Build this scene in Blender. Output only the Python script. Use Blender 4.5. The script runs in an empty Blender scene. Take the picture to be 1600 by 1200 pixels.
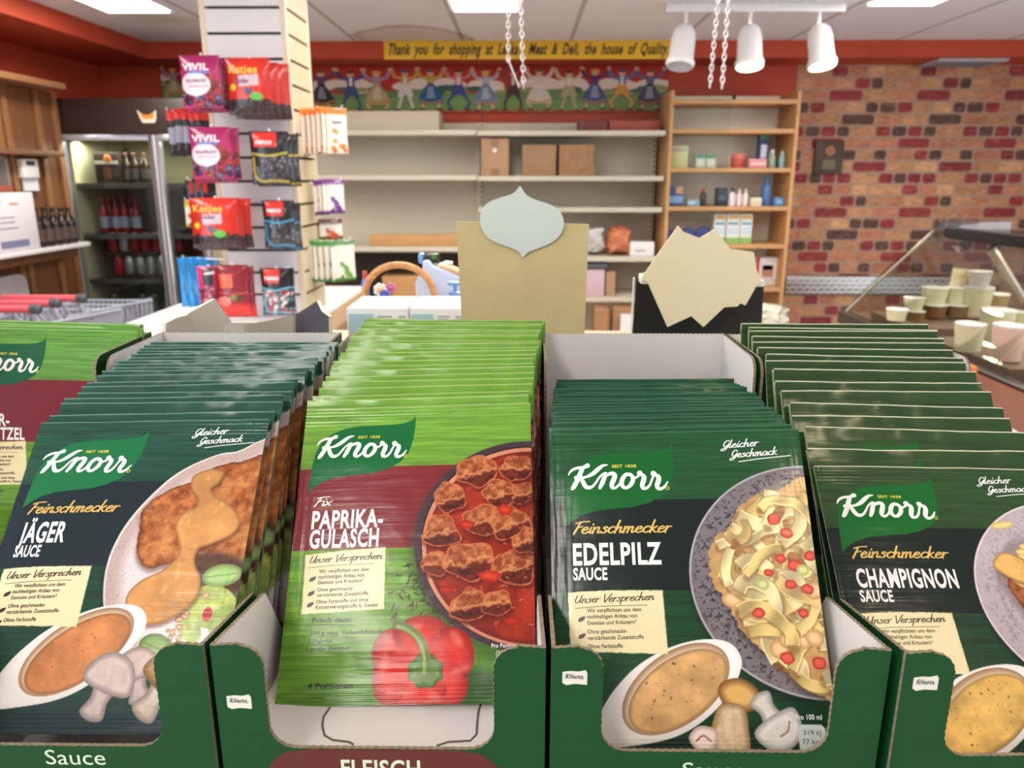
import bpy, bmesh, math, random
import numpy as np
from mathutils import Vector, Matrix

random.seed(7)
SC = bpy.context.scene
COL = SC.collection
H = 1.55                       # eye height
FPX = 1200.0                   # focal length in pixels of the 1600 px wide frame
PITCH, YAW = math.radians(15), math.radians(0.76)

# ------------------------------------------------------------------ camera, world, lights
cam_d = bpy.data.cameras.new('camera')
cam = bpy.data.objects.new('camera', cam_d)
COL.objects.link(cam)
cam.location = (0, 0, H)
cam.rotation_euler = (math.pi / 2 - PITCH, 0, YAW)
cam_d.sensor_width = 36.0
cam_d.lens = 36.0 * FPX / 1600.0
cam_d.clip_start = 0.02
cam_d.clip_end = 60
cam_d.dof.use_dof = True
cam_d.dof.focus_distance = 0.37
cam_d.dof.aperture_fstop = 17.0
SC.camera = cam

SC.view_settings.view_transform = 'Standard'
SC.view_settings.look = 'None'
SC.view_settings.gamma = 1.0
SC.view_settings.use_curve_mapping = False
SC.view_settings.exposure = 0.0
SC.cycles.use_denoising = True
SC.cycles.max_bounces = 8
SC.cycles.transparent_max_bounces = 16
SC.cycles.sample_clamp_indirect = 6.0
SC.cycles.caustics_reflective = False
SC.cycles.caustics_refractive = False

world = bpy.data.worlds.new('daylight')
SC.world = world
world.use_nodes = True
bg = world.node_tree.nodes['Background']
bg.inputs[0].default_value = (0.80, 0.90, 1.0, 1)
bg.inputs[1].default_value = 2.7


def area_light(name, loc, rot, sx, sy, power, col):
    d = bpy.data.lights.new(name, 'AREA')
    d.shape = 'RECTANGLE'
    d.size, d.size_y = sx, sy
    d.energy = power
    d.color = col
    o = bpy.data.objects.new(name, d)
    COL.objects.link(o)
    o.location = loc
    o.rotation_euler = rot
    return o


# daylight through the shop window on the left, behind the photographer
area_light('shop_window_daylight', (-2.75, -1.1, 1.4), (math.radians(90), 0, math.radians(-90)), 2.6, 1.7, 24, (0.78, 0.89, 1.0))

# small warm ceiling spot behind the photographer, over the right-hand trays
warm = area_light('warm_ceiling_spot', (0.52, -0.34, H + 0.70), (0, 0, 0), 0.10, 0.10, 2.2, (1.0, 0.80, 0.52))

TROFFER_EMIT = 20.0
SPOT_POWER = 5.0

# ------------------------------------------------------------------ helpers
_cr = Matrix.Rotation(YAW, 3, 'Z') @ Matrix.Rotation(math.pi / 2 - PITCH, 3, 'X')


def ray(px, py):
    return _cr @ Vector(((px - 800) / FPX, (600 - py) / FPX, -1))


def P(px, py, Y):
    d = ray(px, py)
    t = Y / d.y
    return Vector((d.x * t, Y, H + d.z * t))


def PX(px, py, X):
    d = ray(px, py)
    t = X / d.x
    return Vector((X, d.y * t, H + d.z * t))


def PZ(px, py, z):
    d = ray(px, py)
    t = (z - H) / d.z
    return Vector((d.x * t, d.y * t, z))


def lin(c):
    c = np.asarray(c, float) / 255.0
    return np.where(c <= 0.04045, c / 12.92, ((c + 0.055) / 1.055) ** 2.4)


def rgba(c):
    l = lin(c)
    return (float(l[0]), float(l[1]), float(l[2]), 1.0)


_mats = {}


def M(name, col, rough=0.5, spec=0.5, metal=0.0, var=None, bump=None, emit=0.0, coat=0.0):
    """procedural principled material; var=(scale,amount,(sx,sy,sz)), bump=(scale,dist,(sx,sy,sz))"""
    if name in _mats:
        return _mats[name]
    m = bpy.data.materials.new(name)
    m.use_nodes = True
    nt = m.node_tree
    b = nt.nodes['Principled BSDF']
    b.inputs['Base Color'].default_value = rgba(col)
    b.inputs['Roughness'].default_value = rough
    b.inputs['Specular IOR Level'].default_value = spec
    b.inputs['Metallic'].default_value = metal
    b.inputs['Coat Weight'].default_value = coat
    if emit:
        b.inputs['Emission Color'].default_value = rgba(col)
        b.inputs['Emission Strength'].default_value = emit

    def noise(scale, st, det=4.0):
        tc = nt.nodes.new('ShaderNodeTexCoord')
        mp = nt.nodes.new('ShaderNodeMapping')
        mp.inputs['Scale'].default_value = st
        n = nt.nodes.new('ShaderNodeTexNoise')
        n.inputs['Scale'].default_value = scale
        n.inputs['Detail'].default_value = det
        nt.links.new(tc.outputs['Object'], mp.inputs['Vector'])
        nt.links.new(mp.outputs['Vector'], n.inputs['Vector'])
        return n
    if var:
        n = noise(var[0], var[2] if len(var) > 2 else (1, 1, 1))
        mx = nt.nodes.new('ShaderNodeMix')
        mx.data_type = 'RGBA'
        a = var[1]
        mx.inputs[6].default_value = rgba([max(0, min(255, v * (1 - a))) for v in col])
        mx.inputs[7].default_value = rgba([max(0, min(255, v * (1 + a))) for v in col])
        nt.links.new(n.outputs['Fac'], mx.inputs[0])
        nt.links.new(mx.outputs[2], b.inputs['Base Color'])
    if bump:
        n = noise(bump[0], bump[2] if len(bump) > 2 else (1, 1, 1), 3.0)
        bp = nt.nodes.new('ShaderNodeBump')
        bp.inputs['Strength'].default_value = 1.0
        bp.inputs['Distance'].default_value = bump[1]
        nt.links.new(n.outputs['Fac'], bp.inputs['Height'])
        nt.links.new(bp.outputs['Normal'], b.inputs['Normal'])
    _mats[name] = m
    return m


def MVC(name, rough=0.25, spec=0.5, bump=None, coat=0.0):
    """material that shows the printed colours stored on the mesh"""
    if name in _mats:
        return _mats[name]
    m = M(name, (200, 200, 200), rough, spec, 0, None, bump, 0, coat)
    nt = m.node_tree
    at = nt.nodes.new('ShaderNodeVertexColor')
    at.layer_name = 'print'
    nt.links.new(at.outputs['Color'], nt.nodes['Principled BSDF'].inputs['Base Color'])
    return m


def glass_mat(name, tint=(240, 246, 244), refl=0.9, base=0.03):
    if name in _mats:
        return _mats[name]
    m = bpy.data.materials.new(name)
    m.use_nodes = True
    nt = m.node_tree
    nt.nodes.remove(nt.nodes['Principled BSDF'])
    out = nt.nodes['Material Output']
    tr = nt.nodes.new('ShaderNodeBsdfTransparent')
    tr.inputs[0].default_value = rgba(tint)
    gl = nt.nodes.new('ShaderNodeBsdfGlossy')
    gl.inputs['Roughness'].default_value = 0.02
    gl.inputs['Color'].default_value = (refl, refl, refl, 1)
    fr = nt.nodes.new('ShaderNodeFresnel')
    fr.inputs['IOR'].default_value = 1.45
    ad = nt.nodes.new('ShaderNodeMath')
    ad.operation = 'ADD'
    ad.inputs[1].default_value = base
    ge = nt.nodes.new('ShaderNodeNewGeometry')
    iv = nt.nodes.new('ShaderNodeMath')
    iv.operation = 'SUBTRACT'
    iv.inputs[0].default_value = 1.0
    ml = nt.nodes.new('ShaderNodeMath')
    ml.operation = 'MULTIPLY'
    nt.links.new(ge.outputs['Backfacing'], iv.inputs[1])
    mx = nt.nodes.new('ShaderNodeMixShader')
    nt.links.new(fr.outputs[0], ad.inputs[0])
    nt.links.new(ad.outputs[0], ml.inputs[0])
    nt.links.new(iv.outputs[0], ml.inputs[1])
    nt.links.new(ml.outputs[0], mx.inputs[0])
    nt.links.new(tr.outputs[0], mx.inputs[1])
    nt.links.new(gl.outputs[0], mx.inputs[2])
    nt.links.new(mx.outputs[0], out.inputs['Surface'])
    _mats[name] = m
    return m


ORIG = {}


def tag(o, label, cat, group=None, kind=None):
    if label:
        o['label'] = label
    if cat:
        o['category'] = cat
    if group:
        o['group'] = group
    if kind:
        o['kind'] = kind
    return o


def thing(name, label, cat, loc=(0, 0, 0), group=None):
    o = bpy.data.objects.new(name, None)
    o.empty_display_size = 0.02
    COL.objects.link(o)
    o.location = loc
    ORIG[o.name] = Vector(loc)
    return tag(o, label, cat, group)


def link_mesh(name, me, mats, parent=None, loc=(0, 0, 0)):
    o = bpy.data.objects.new(name, me)
    COL.objects.link(o)
    for m in (mats if isinstance(mats, (list, tuple)) else [mats]):
        me.materials.append(m)
    o.location = loc
    if parent is not None:
        o.parent = parent
    return o


def norm(v):
    v = Vector(v)
    return v.normalized() if v.length > 1e-12 else Vector((0, 0, 1))


class MB:
    def __init__(s):
        s.v, s.f, s.m = [], [], []

    def add(s, vs, fs, mi=0):
        k = len(s.v)
        s.v += [tuple(v) for v in vs]
        for i, f in enumerate(fs):
            s.f.append([k + j for j in f])
            s.m.append(mi[i] if isinstance(mi, (list, tuple)) else mi)
        return s

    def box(s, lo, hi, mi=0, mat=None):
        x0, y0, z0 = lo
        x1, y1, z1 = hi
        vs = [(x0, y0, z0), (x1, y0, z0), (x1, y1, z0), (x0, y1, z0), (x0, y0, z1), (x1, y0, z1), (x1, y1, z1), (x0, y1, z1)]
        if mat is not None:
            vs = [mat @ Vector(v) for v in vs]
        return s.add(vs, [(0, 3, 2, 1), (4, 5, 6, 7), (0, 1, 5, 4), (1, 2, 6, 5), (2, 3, 7, 6), (3, 0, 4, 7)], mi)

    def lathe(s, prof, c=(0, 0, 0), n=20, mi=0, mat=None, cap=True):
        """prof: list of (radius, height) upwards"""
        vs, fs = [], []
        for r, z in prof:
            for i in range(n):
                a = 2 * math.pi * i / n
                v = Vector((r * math.cos(a), r * math.sin(a), z))
                if mat is not None:
                    v = mat @ v
                vs.append(v + Vector(c))
        for k in range(len(prof) - 1):
            for i in range(n):
                j = (i + 1) % n
                fs.append((k * n + i, k * n + j, (k + 1) * n + j, (k + 1) * n + i))
        mis = [mi] * len(fs) if not isinstance(mi, (list, tuple)) else [mi[k] for k in range(len(prof) - 1) for _ in range(n)]
        if cap:
            fs.append(tuple(range(n - 1, -1, -1)))
            fs.append(tuple((len(prof) - 1) * n + i for i in range(n)))
            mis += [mis[0], mis[-1]]
        return s.add(vs, fs, mis)

    def tube(s, pts, r, n=8, mi=0, closed=False):
        pts = [Vector(p) for p in pts]
        vs, fs = [], []
        up = Vector((0, 0, 1))
        N = len(pts)
        prev = None
        for i, p in enumerate(pts):
            a = pts[(i - 1) % N] if (closed or i > 0) else p
            b = pts[(i + 1) % N] if (closed or i < N - 1) else p
            t = norm(b - a)
            if prev is None:
                u = t.cross(up)
                if u.length < 0.1:
                    u = t.cross(Vector((1, 0, 0)))
            else:
                u = prev - t * prev.dot(t)
            u = norm(u)
            prev = u
            w = t.cross(u)
            rr = r[i] if isinstance(r, (list, tuple)) else r
            for k in range(n):
                a_ = 2 * math.pi * k / n
                vs.append(p + (u * math.cos(a_) + w * math.sin(a_)) * rr)
        R = N if closed else N - 1
        for i in range(R):
            for k in range(n):
                k2 = (k + 1) % n
                i2 = (i + 1) % N
                fs.append((i * n + k, i * n + k2, i2 * n + k2, i2 * n + k))
        if not closed:
            fs.append(tuple(range(n - 1, -1, -1)))
            fs.append(tuple((N - 1) * n + k for k in range(n)))
        return s.add(vs, fs, mi)

    def prism(s, poly, t0, t1, mat=None, mf=0, mb=0, ms=0):
        """poly in local x,y (counter-clockwise), extruded along local z from t0 to t1 (front = t1)"""
        n = len(poly)
        area = sum(poly[i][0] * poly[(i + 1) % n][1] - poly[(i + 1) % n][0] * poly[i][1] for i in range(n))
        if area < 0:
            poly = poly[::-1]
        vs = [Vector((x, y, t0)) for x, y in poly] + [Vector((x, y, t1)) for x, y in poly]
        if mat is not None:
            vs = [mat @ v for v in vs]
        fs = [tuple(range(n, 2 * n)), tuple(range(n - 1, -1, -1))] + [(i, (i + 1) % n, n + (i + 1) % n, n + i) for i in range(n)]
        return s.add(vs, fs, [mf, mb] + [ms] * n)

    def build(s, name, mats, parent=None, smooth=35, bevel=0.0, world=True, label=None, base=None):
        me = bpy.data.meshes.new(name)
        vs = np.array(s.v, float)
        if parent is not None:
            org = ORIG.get(parent.name, Vector((0, 0, 0))) if world else Vector((0, 0, 0))
            loc = (0, 0, 0)
        else:
            if base is not None:
                org = Vector(base)
            elif world:
                org = Vector(((vs[:, 0].min() + vs[:, 0].max()) / 2, (vs[:, 1].min() + vs[:, 1].max()) / 2, vs[:, 2].min()))
            else:
                org = Vector((0, 0, 0))
            loc = org
        vs = vs - np.array(org)
        me.from_pydata([tuple(v) for v in vs], [], s.f)
        me.polygons.foreach_set('material_index', s.m)
        if bevel:
            bm = bmesh.new()
            bm.from_mesh(me)
            bmesh.ops.remove_doubles(bm, verts=bm.verts, dist=1e-6)
            es = [e for e in bm.edges if len(e.link_faces) == 2 and e.calc_face_angle(0) > 0.6]
            bmesh.ops.bevel(bm, geom=es, offset=bevel, segments=2, affect='EDGES', profile=0.5, clamp_overlap=True)
            bm.to_mesh(me)
            bm.free()
        if smooth:
            me.polygons.foreach_set('use_smooth', [True] * len(me.polygons))
            me.set_sharp_from_angle(angle=math.radians(smooth))
        me.update()
        o = link_mesh(name, me, mats, parent, loc)
        if parent is not None:
            ORIG[o.name] = Vector(org)
        else:
            ORIG[o.name] = Vector(loc)
        if label:
            o['label'] = label
        return o


def structure(o):
    o['kind'] = 'structure'
    return o


def copy_tree(o, mat, label=None):
    """copy of a thing and its parts"""
    c = o.copy()
    COL.objects.link(c)
    c.matrix_world = mat
    if label:
        c['label'] = label
    for ch in list(o.children):
        d = ch.copy()
        COL.objects.link(d)
        d.parent = c
        for g in list(ch.children):
            e = g.copy()
            COL.objects.link(e)
            e.parent = d
    return c


# ------------------------------------------------------------------ 2-D lettering
_fcache = {}
_CAP = [None]


def font_polys(body, bold=0.0):
    key = (body, bold)
    if key in _fcache:
        return _fcache[key]
    cu = bpy.data.curves.new('t', 'FONT')
    cu.body = body
    cu.size = 1.0
    cu.resolution_u = 3
    cu.offset = bold
    cu.space_character = 1.0 + bold * 2.5
    o = bpy.data.objects.new('t', cu)
    COL.objects.link(o)
    dg = bpy.context.evaluated_depsgraph_get()
    dg.update()
    me = bpy.data.meshes.new_from_object(o.evaluated_get(dg))
    vs = [(v.co.x, v.co.y) for v in me.vertices]
    fs = [list(p.vertices) for p in me.polygons]
    bpy.data.objects.remove(o)
    bpy.data.curves.remove(cu)
    bpy.data.meshes.remove(me)
    _fcache[key] = (vs, fs)
    return vs, fs


def cap_h():
    if _CAP[0] is None:
        vs, _ = font_polys('H')
        _CAP[0] = max(v[1] for v in vs)
    return _CAP[0]


def text2d(body, cap, width=None, sx=1.0, shear=0.0, bold=0.0, align='l'):
    """(verts, faces): baseline at y=0, y up, capital height = cap; width fixes the overall width"""
    vs, fs = font_polys(body, bold)
    k = cap / cap_h()
    x0 = min(v[0] for v in vs)
    x1 = max(v[0] for v in vs)
    w = (x1 - x0) * k * sx
    if width:
        sx = sx * width / w
        w = width
    off = {'l': 0, 'c': -w / 2, 'r': -w}[align]
    return [((x - x0) * k * sx + y * k * shear + off, y * k) for x, y in vs], fs


def catmull(pts, n=6, closed=False):
    pts = [np.array(p, float) for p in pts]
    N = len(pts)
    out = []
    R = N if closed else N - 1
    for i in range(R):
        p0 = pts[(i - 1) % N] if closed or i > 0 else 2 * pts[0] - pts[1]
        p1, p2 = pts[i], pts[(i + 1) % N]
        p3 = pts[(i + 2) % N] if closed or i < N - 2 else 2 * pts[-1] - pts[-2]
        for k in range(n):
            t = k / n
            out.append(0.5 * (2 * p1 + (p2 - p0) * t + (2 * p0 - 5 * p1 + 4 * p2 - p3) * t * t + (3 * p1 - p0 - 3 * p2 + p3) * t ** 3))
    if not closed:
        out.append(pts[-1])
    return out


def ribbon(path, w, caps=True):
    """stroke polygon strip along 2-D path; path rows (x,y) or (x,y,w)"""
    p = np.array(path, float)
    if p.shape[1] == 2:
        p = np.hstack([p, np.full((len(p), 1), w)])
    xy, ww = p[:, :2], p[:, 2] / 2
    d = np.gradient(xy, axis=0)
    d /= np.maximum(np.linalg.norm(d, axis=1, keepdims=True), 1e-9)
    nrm = np.stack([-d[:, 1], d[:, 0]], 1)
    vs, fs = [], []
    for i in range(len(p)):
        vs.append(tuple(xy[i] + nrm[i] * ww[i]))
        vs.append(tuple(xy[i] - nrm[i] * ww[i]))
    for i in range(len(p) - 1):
        fs.append([2 * i + 1, 2 * i + 3, 2 * i + 2, 2 * i])
    if caps:
        for e in (0, len(p) - 1):
            k = len(vs)
            m = 9
            for j in range(m):
                a = 2 * math.pi * j / m
                vs.append((xy[e][0] + ww[e] * math.cos(a), xy[e][1] + ww[e] * math.sin(a)))
            fs.append([k + j for j in range(m)])
    return vs, fs


def merge2d(lst):
    V, F = [], []
    for vs, fs in lst:
        k = len(V)
        V += list(vs)
        F += [[k + j for j in f] for f in fs]
    return V, F


GLYPH = {
    'a': ([[(.75, .9), (.4, 1), (.1, .6), (.15, .1), (.45, .05), (.72, .6), (.8, .95), (.72, .3), (.85, .03), (1.02, .3)]], .95),
    'c': ([[(.7, .85), (.45, 1), (.15, .7), (.1, .3), (.35, 0), (.75, .25)]], .72),
    'e': ([[(.1, .45), (.5, .6), (.6, .85), (.4, 1), (.12, .65), (.15, .15), (.45, 0), (.8, .3)]], .75),
    'h': ([[(.25, 2), (.15, 1), (.08, 0)], [(.12, .5), (.4, .95), (.6, .85), (.55, .3), (.65, .03), (.9, .25)]], .87),
    'i': ([[(.2, .95), (.12, .3), (.22, .02), (.42, .25)], [(.27, 1.4), (.3, 1.48)]], .4),
    'k': ([[(.25, 2), (.1, 0)], [(.65, 1), (.2, .5), (.35, .4), (.6, .05), (.85, .05)]], .8),
    'l': ([[(.25, 2), (.1, .5), (.2, .02), (.4, .25)]], .42),
    'm': ([[(.1, .95), (.08, 0)], [(.1, .5), (.35, .97), (.5, .85), (.45, 0)], [(.47, .5), (.75, .97), (.92, .85), (.88, .2), (1, .02), (1.2, .25)]], 1.2),
    'n': ([[(.1, .95), (.08, 0)], [(.1, .5), (.4, .97), (.6, .85), (.56, .2), (.68, .02), (.9, .25)]], .88),
    'p': ([[(.15, 1), (.05, -.8)], [(.12, .6), (.4, 1), (.7, .8), (.6, .2), (.3, .03), (.1, .25)]], .8),
    'r': ([[(.12, .98), (.08, 0)], [(.1, .5), (.35, .95), (.6, .9)]], .6),
    's': ([[(.6, .85), (.4, 1), (.2, .8), (.5, .45), (.45, .1), (.15, .02), (.02, .15)]], .66),
    'x': ([[(.05, .95), (.3, .5), (.65, 0)], [(.65, 1), (.05, 0)]], .7),
    'F': ([[(.4, 1.8), (.25, 1), (.05, -.1)], [(-.05, 1.65), (.5, 1.9), (1.3, 1.95)], [(.2, .95), (.75, 1.1)]], .75),
    'G': ([[(1, 1.6), (.7, 1.95), (.3, 1.5), (.2, .7), (.45, .3), (.85, .8), (.98, 1.15), (.85, .2), (.45, -.55), (.1, -.65), (-.05, -.35), (.4, -.05), (1, .3)]], 1.05),
    'U': ([[(.2, 1.9), (.1, .6), (.35, 0), (.75, .4), (1, 1.9)], [(1, 1.9), (.92, .3), (1.1, .05), (1.25, .2)]], 1.2),
    'V': ([[(.1, 1.9), (.35, 0.05), (.5, .1), (1.2, 2.0)]], .95),
    ' ': ([], .5),
}


def script2d(body, xh, width, pen, shear=0.22):
    x = 0
    strokes = []
    for ch in body:
        st, adv = GLYPH[ch]
        for s_ in st:
            strokes.append([(x + a + b * shear, b) for a, b in s_])
        x += adv
    k = width / max(x, 1e-6)
    out = []
    for s_ in strokes:
        c = catmull([(a * k, b * xh) for a, b in s_], 5)
        c = np.array(c)
        d = np.gradient(c, axis=0)
        ang = np.abs(d[:, 1]) / np.maximum(np.hypot(d[:, 0], d[:, 1]), 1e-9)
        w = pen * (0.7 + 0.55 * ang)
        out.append(ribbon(np.hstack([c, w[:, None]]), pen))
    return merge2d(out)


def brand_script(px=1 / 23.0):
    """the white brush-script word of the leaf emblem, in mm measured from the emblem's (55,70) reference point"""
    S = [
        [(112, 402, 12), (128, 372, 22), (160, 345, 28), (210, 328, 30), (265, 326, 34), (300, 312, 42), (318, 305, 50)],
        [(262, 335, 46), (232, 400, 50), (200, 470, 50), (165, 530, 48), (148, 552, 34)],
        [(188, 435, 40), (225, 425, 40)],
        [(528, 301, 12), (480, 310, 30), (430, 345, 44), (370, 395, 44), (310, 425, 30), (255, 436, 22)],
        [(245, 425, 36), (262, 480, 46), (290, 530, 46), (325, 545, 38), (365, 530, 28), (400, 490, 24), (435, 440, 22), (475, 402, 22), (505, 392, 28)],
        [(508, 395, 34), (490, 440, 46), (465, 500, 48), (438, 550, 34)],
        [(462, 480, 22), (500, 430, 26), (550, 400, 38), (590, 402, 46), (600, 430, 50), (580, 480, 52), (562, 525, 46), (575, 553, 36), (605, 550, 28), (640, 520, 24), (675, 465, 24)],
        [(765, 415, 36), (725, 410, 40), (685, 450, 46), (668, 510, 48), (690, 550, 36), (730, 550, 36), (775, 505, 46), (790, 450, 44), (765, 412, 36)],
        [(775, 440, 24), (810, 450, 24), (845, 432, 24), (868, 408, 28)],
        [(864, 400, 60), (868, 404, 56)],
        [(870, 410, 34), (905, 435, 46), (900, 475, 52), (882, 530, 48), (890, 562, 38), (925, 562, 30), (960, 530, 26), (985, 475, 24), (1008, 425, 26)],
        [(1006, 406, 60), (1012, 408, 56)],
        [(1015, 415, 34), (1055, 440, 46), (1055, 480, 52), (1035, 535, 48), (1045, 568, 38), (1080, 570, 30), (1115, 545, 24), (1148, 498, 14)],
    ]
    out = []
    for s_ in S:
        c = catmull([(a * px, b * px, w * px) for a, b, w in s_], 5) if len(s_) > 2 else np.array(s_) * px
        out.append(ribbon(np.array(c), 1))
    vs, fs = merge2d(out)
    return [(x - 55 * px, y - 70 * px) for x, y in vs], fs     # y still points down


# ------------------------------------------------------------------ painted prints
def vnoise(x, y, seed):
    xi, yi = np.floor(x).astype(np.int64), np.floor(y).astype(np.int64)
    fx, fy = x - xi, y - yi
    fx = fx * fx * (3 - 2 * fx)
    fy = fy * fy * (3 - 2 * fy)

    def h(a, b):
        n = (a * 374761393 + b * 668265263 + seed * 1442695041) & 0x7fffffff
        n = ((n ^ (n >> 13)) * 1274126177) & 0x7fffffff
        n = n ^ (n >> 16)
        return (n & 0xffff) / 65535.0
    return (h(xi, yi) * (1 - fx) + h(xi + 1, yi) * fx) * (1 - fy) + (h(xi, yi + 1) * (1 - fx) + h(xi + 1, yi + 1) * fx) * fy


def fbm(x, y, seed, o=4):
    a, s_, t = 0.5, 0.0, 0.0
    for k in range(o):
        s_ = s_ + a * vnoise(x * 2 ** k, y * 2 ** k, seed + k)
        t += a
        a *= 0.55
    return s_ / t


class Canvas:
    """a print of w x h mm sampled on a grid; x to the right, y downwards"""

    def __init__(s, w, h, step):
        s.nx, s.ny = int(round(w / step)) + 1, int(round(h / step)) + 1
        s.w, s.h = w, h
        s.X, s.Y = np.meshgrid(np.linspace(0, w, s.nx), np.linspace(0, h, s.ny))
        s.rgb = np.zeros((s.ny, s.nx, 3))
        s.lay = np.zeros((s.ny, s.nx), int)
        s.aa = step * 0.8

    def win(s, x0, y0, x1, y1):
        st = s.w / (s.nx - 1)
        a, b = max(0, int(x0 / st) - 2), min(s.nx, int(x1 / st) + 3)
        c, d = max(0, int(y0 / st) - 2), min(s.ny, int(y1 / st) + 3)
        return slice(c, max(c, d)), slice(a, max(a, b))

    def put(s, sl, sd, col, layer=None, alpha=1.0, soft=None):
        """sd: signed distance (negative inside) in the window"""
        aa = soft or s.aa
        m = np.clip(0.5 - sd / aa, 0, 1)
        m = m * m * (3 - 2 * m) if soft else m
        mm = (m * alpha)[..., None] if np.isscalar(alpha) else (m * alpha)[..., None]
        col = np.asarray(col, float)
        s.rgb[sl] = s.rgb[sl] * (1 - mm) + col * mm
        if layer is not None:
            L = s.lay[sl]
            L[sd < 0] = layer

    def sd_poly(s, sl, poly):
        x, y = s.X[sl], s.Y[sl]
        p = np.array(poly, float)
        d = np.full(x.shape, 1e18)
        ins = np.zeros(x.shape, bool)
        n = len(p)
        for i in range(n):
            a, b = p[i], p[(i + 1) % n]
            e = b - a
            wx, wy = x - a[0], y - a[1]
            t = np.clip((wx * e[0] + wy * e[1]) / max(e @ e, 1e-12), 0, 1)
            d = np.minimum(d, (wx - e[0] * t) ** 2 + (wy - e[1] * t) ** 2)
            c = (a[1] > y) != (b[1] > y)
            with np.errstate(divide='ignore', invalid='ignore'):
                xc = (b[0] - a[0]) * (y - a[1]) / (b[1] - a[1] if b[1] != a[1] else 1e-12) + a[0]
            ins ^= c & (x < xc)
        d = np.sqrt(d)
        return np.where(ins, -d, d)

    def poly(s, poly, col, layer=None, alpha=1.0, smooth=False, soft=None, rough=0.0, seed=1):
        if smooth:
            poly = catmull(poly, 5, True)
        p = np.array(poly, float)
        pad = (soft or 0) + rough + 1
        sl = s.win(p[:, 0].min() - pad, p[:, 1].min() - pad, p[:, 0].max() + pad, p[:, 1].max() + pad)
        if s.X[sl].size == 0:
            return None
        sd = s.sd_poly(sl, p)
        if rough:
            sd = sd + rough * (fbm(s.X[sl] * .5, s.Y[sl] * .5, seed) - .5) * 2
        c = col(s.X[sl], s.Y[sl], sd) if callable(col) else col
        s.put(sl, sd, c, layer, alpha, soft)
        return sl, sd

    def ell(s, cx, cy, rx, ry, col, layer=None, ang=0.0, alpha=1.0, soft=None):
        R = max(rx, ry) + (soft or 0) + 1
        sl = s.win(cx - R, cy - R, cx + R, cy + R)
        if s.X[sl].size == 0:
            return None
        x, y = s.X[sl] - cx, s.Y[sl] - cy
        c_, s_ = math.cos(ang), math.sin(ang)
        u, v = x * c_ + y * s_, -x * s_ + y * c_
        k = np.sqrt((u / rx) ** 2 + (v / ry) ** 2)
        g = np.sqrt((u / rx ** 2) ** 2 + (v / ry ** 2) ** 2)
        sd = np.where(k < 1e-6, -min(rx, ry), k * (k - 1) / np.maximum(g, 1e-9))
        c = col(s.X[sl], s.Y[sl], sd) if callable(col) else col
        s.put(sl, sd, c, layer, alpha, soft)
        return sl, sd

    def stroke(s, path, w, col, layer=None, alpha=1.0, soft=None, smooth=True):
        p = np.array(catmull(path, 6) if smooth and len(path) > 2 else path, float)
        R = w + (soft or 0) + 1
        sl = s.win(p[:, 0].min() - R, p[:, 1].min() - R, p[:, 0].max() + R, p[:, 1].max() + R)
        if s.X[sl].size == 0:
            return
        x, y = s.X[sl], s.Y[sl]
        d = np.full(x.shape, 1e18)
        for i in range(len(p) - 1):
            a, e = p[i], p[i + 1] - p[i]
            t = np.clip(((x - a[0]) * e[0] + (y - a[1]) * e[1]) / max(e @ e, 1e-12), 0, 1)
            d = np.minimum(d, np.hypot(x - a[0] - e[0] * t, y - a[1] - e[1] * t))
        sd = d - w / 2
        c = col(x, y, sd) if callable(col) else col
        s.put(sl, sd, c, layer, alpha, soft)


def mixc(a, b, t):
    t = np.clip(t, 0, 1)[..., None]
    return np.asarray(a, float) * (1 - t) + np.asarray(b, float) * t


def canvas_meshes(cv, surf, names, mats, parent, back=None):
    """turn a painted canvas into one mesh per layer; surf maps (x,y) arrays to local xyz"""
    nx, ny = cv.nx, cv.ny
    xyz = np.stack(surf(cv.X, cv.Y), -1).reshape(-1, 3)
    col = np.concatenate([lin(np.clip(cv.rgb, 0, 255)).reshape(-1, 3), np.ones((nx * ny, 1))], 1)
    idx = np.arange(nx * ny).reshape(ny, nx)
    q = np.stack([idx[1:, :-1], idx[1:, 1:], idx[:-1, 1:], idx[:-1, :-1]], -1).reshape(-1, 4)
    ql = cv.lay[:-1, :-1].reshape(-1)
    out = []
    for layer, name in names.items():
        qq = q[ql == layer]
        if len(qq) == 0:
            continue
        used, inv = np.unique(qq, return_inverse=True)
        inv = inv.reshape(-1, 4)
        vs, cs, fs = xyz[used], col[used], inv
        if layer == 0 and back is not None:
            bv, bf, bc = back
            fs_list = [tuple(int(i) for i in f) for f in fs]
            k = len(vs)
            vs = np.concatenate([vs, np.array(bv)])
            cs = np.concatenate([cs, np.tile(np.append(lin(bc), 1.0), (len(bv), 1))])
            fs_list += [tuple(k + i for i in f) for f in bf]
        else:
            fs_list = [tuple(int(i) for i in f) for f in fs]
        me = bpy.data.meshes.new(name)
        me.from_pydata([tuple(v) for v in vs], [], fs_list)
        at = me.color_attributes.new('print', 'FLOAT_COLOR', 'POINT')
        at.data.foreach_set('color', cs.astype(np.float32).ravel())
        me.polygons.foreach_set('use_smooth', [True] * len(me.polygons))
        if layer == 0 and back is not None:
            me.set_sharp_from_angle(angle=math.radians(50))
        me.update()
        m = mats[layer] if isinstance(mats, dict) else mats
        if layer == 0 and parent is None:
            parent = link_mesh(name, me, m)
            out.append(parent)
        else:
            out.append(link_mesh(name, me, m, parent))
    return out


def flat_mesh(name, geo, mapf, mat, parent, label=None):
    """2-D lettering / marks laid on a surface by mapf(x,y)->xyz"""
    me = bpy.data.meshes.new(name)
    me.from_pydata([tuple(mapf(x, y)) for x, y in geo[0]], [], geo[1])
    me.update()
    o = link_mesh(name, me, mat, parent)
    if label:
        o['label'] = label
    return o

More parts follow.
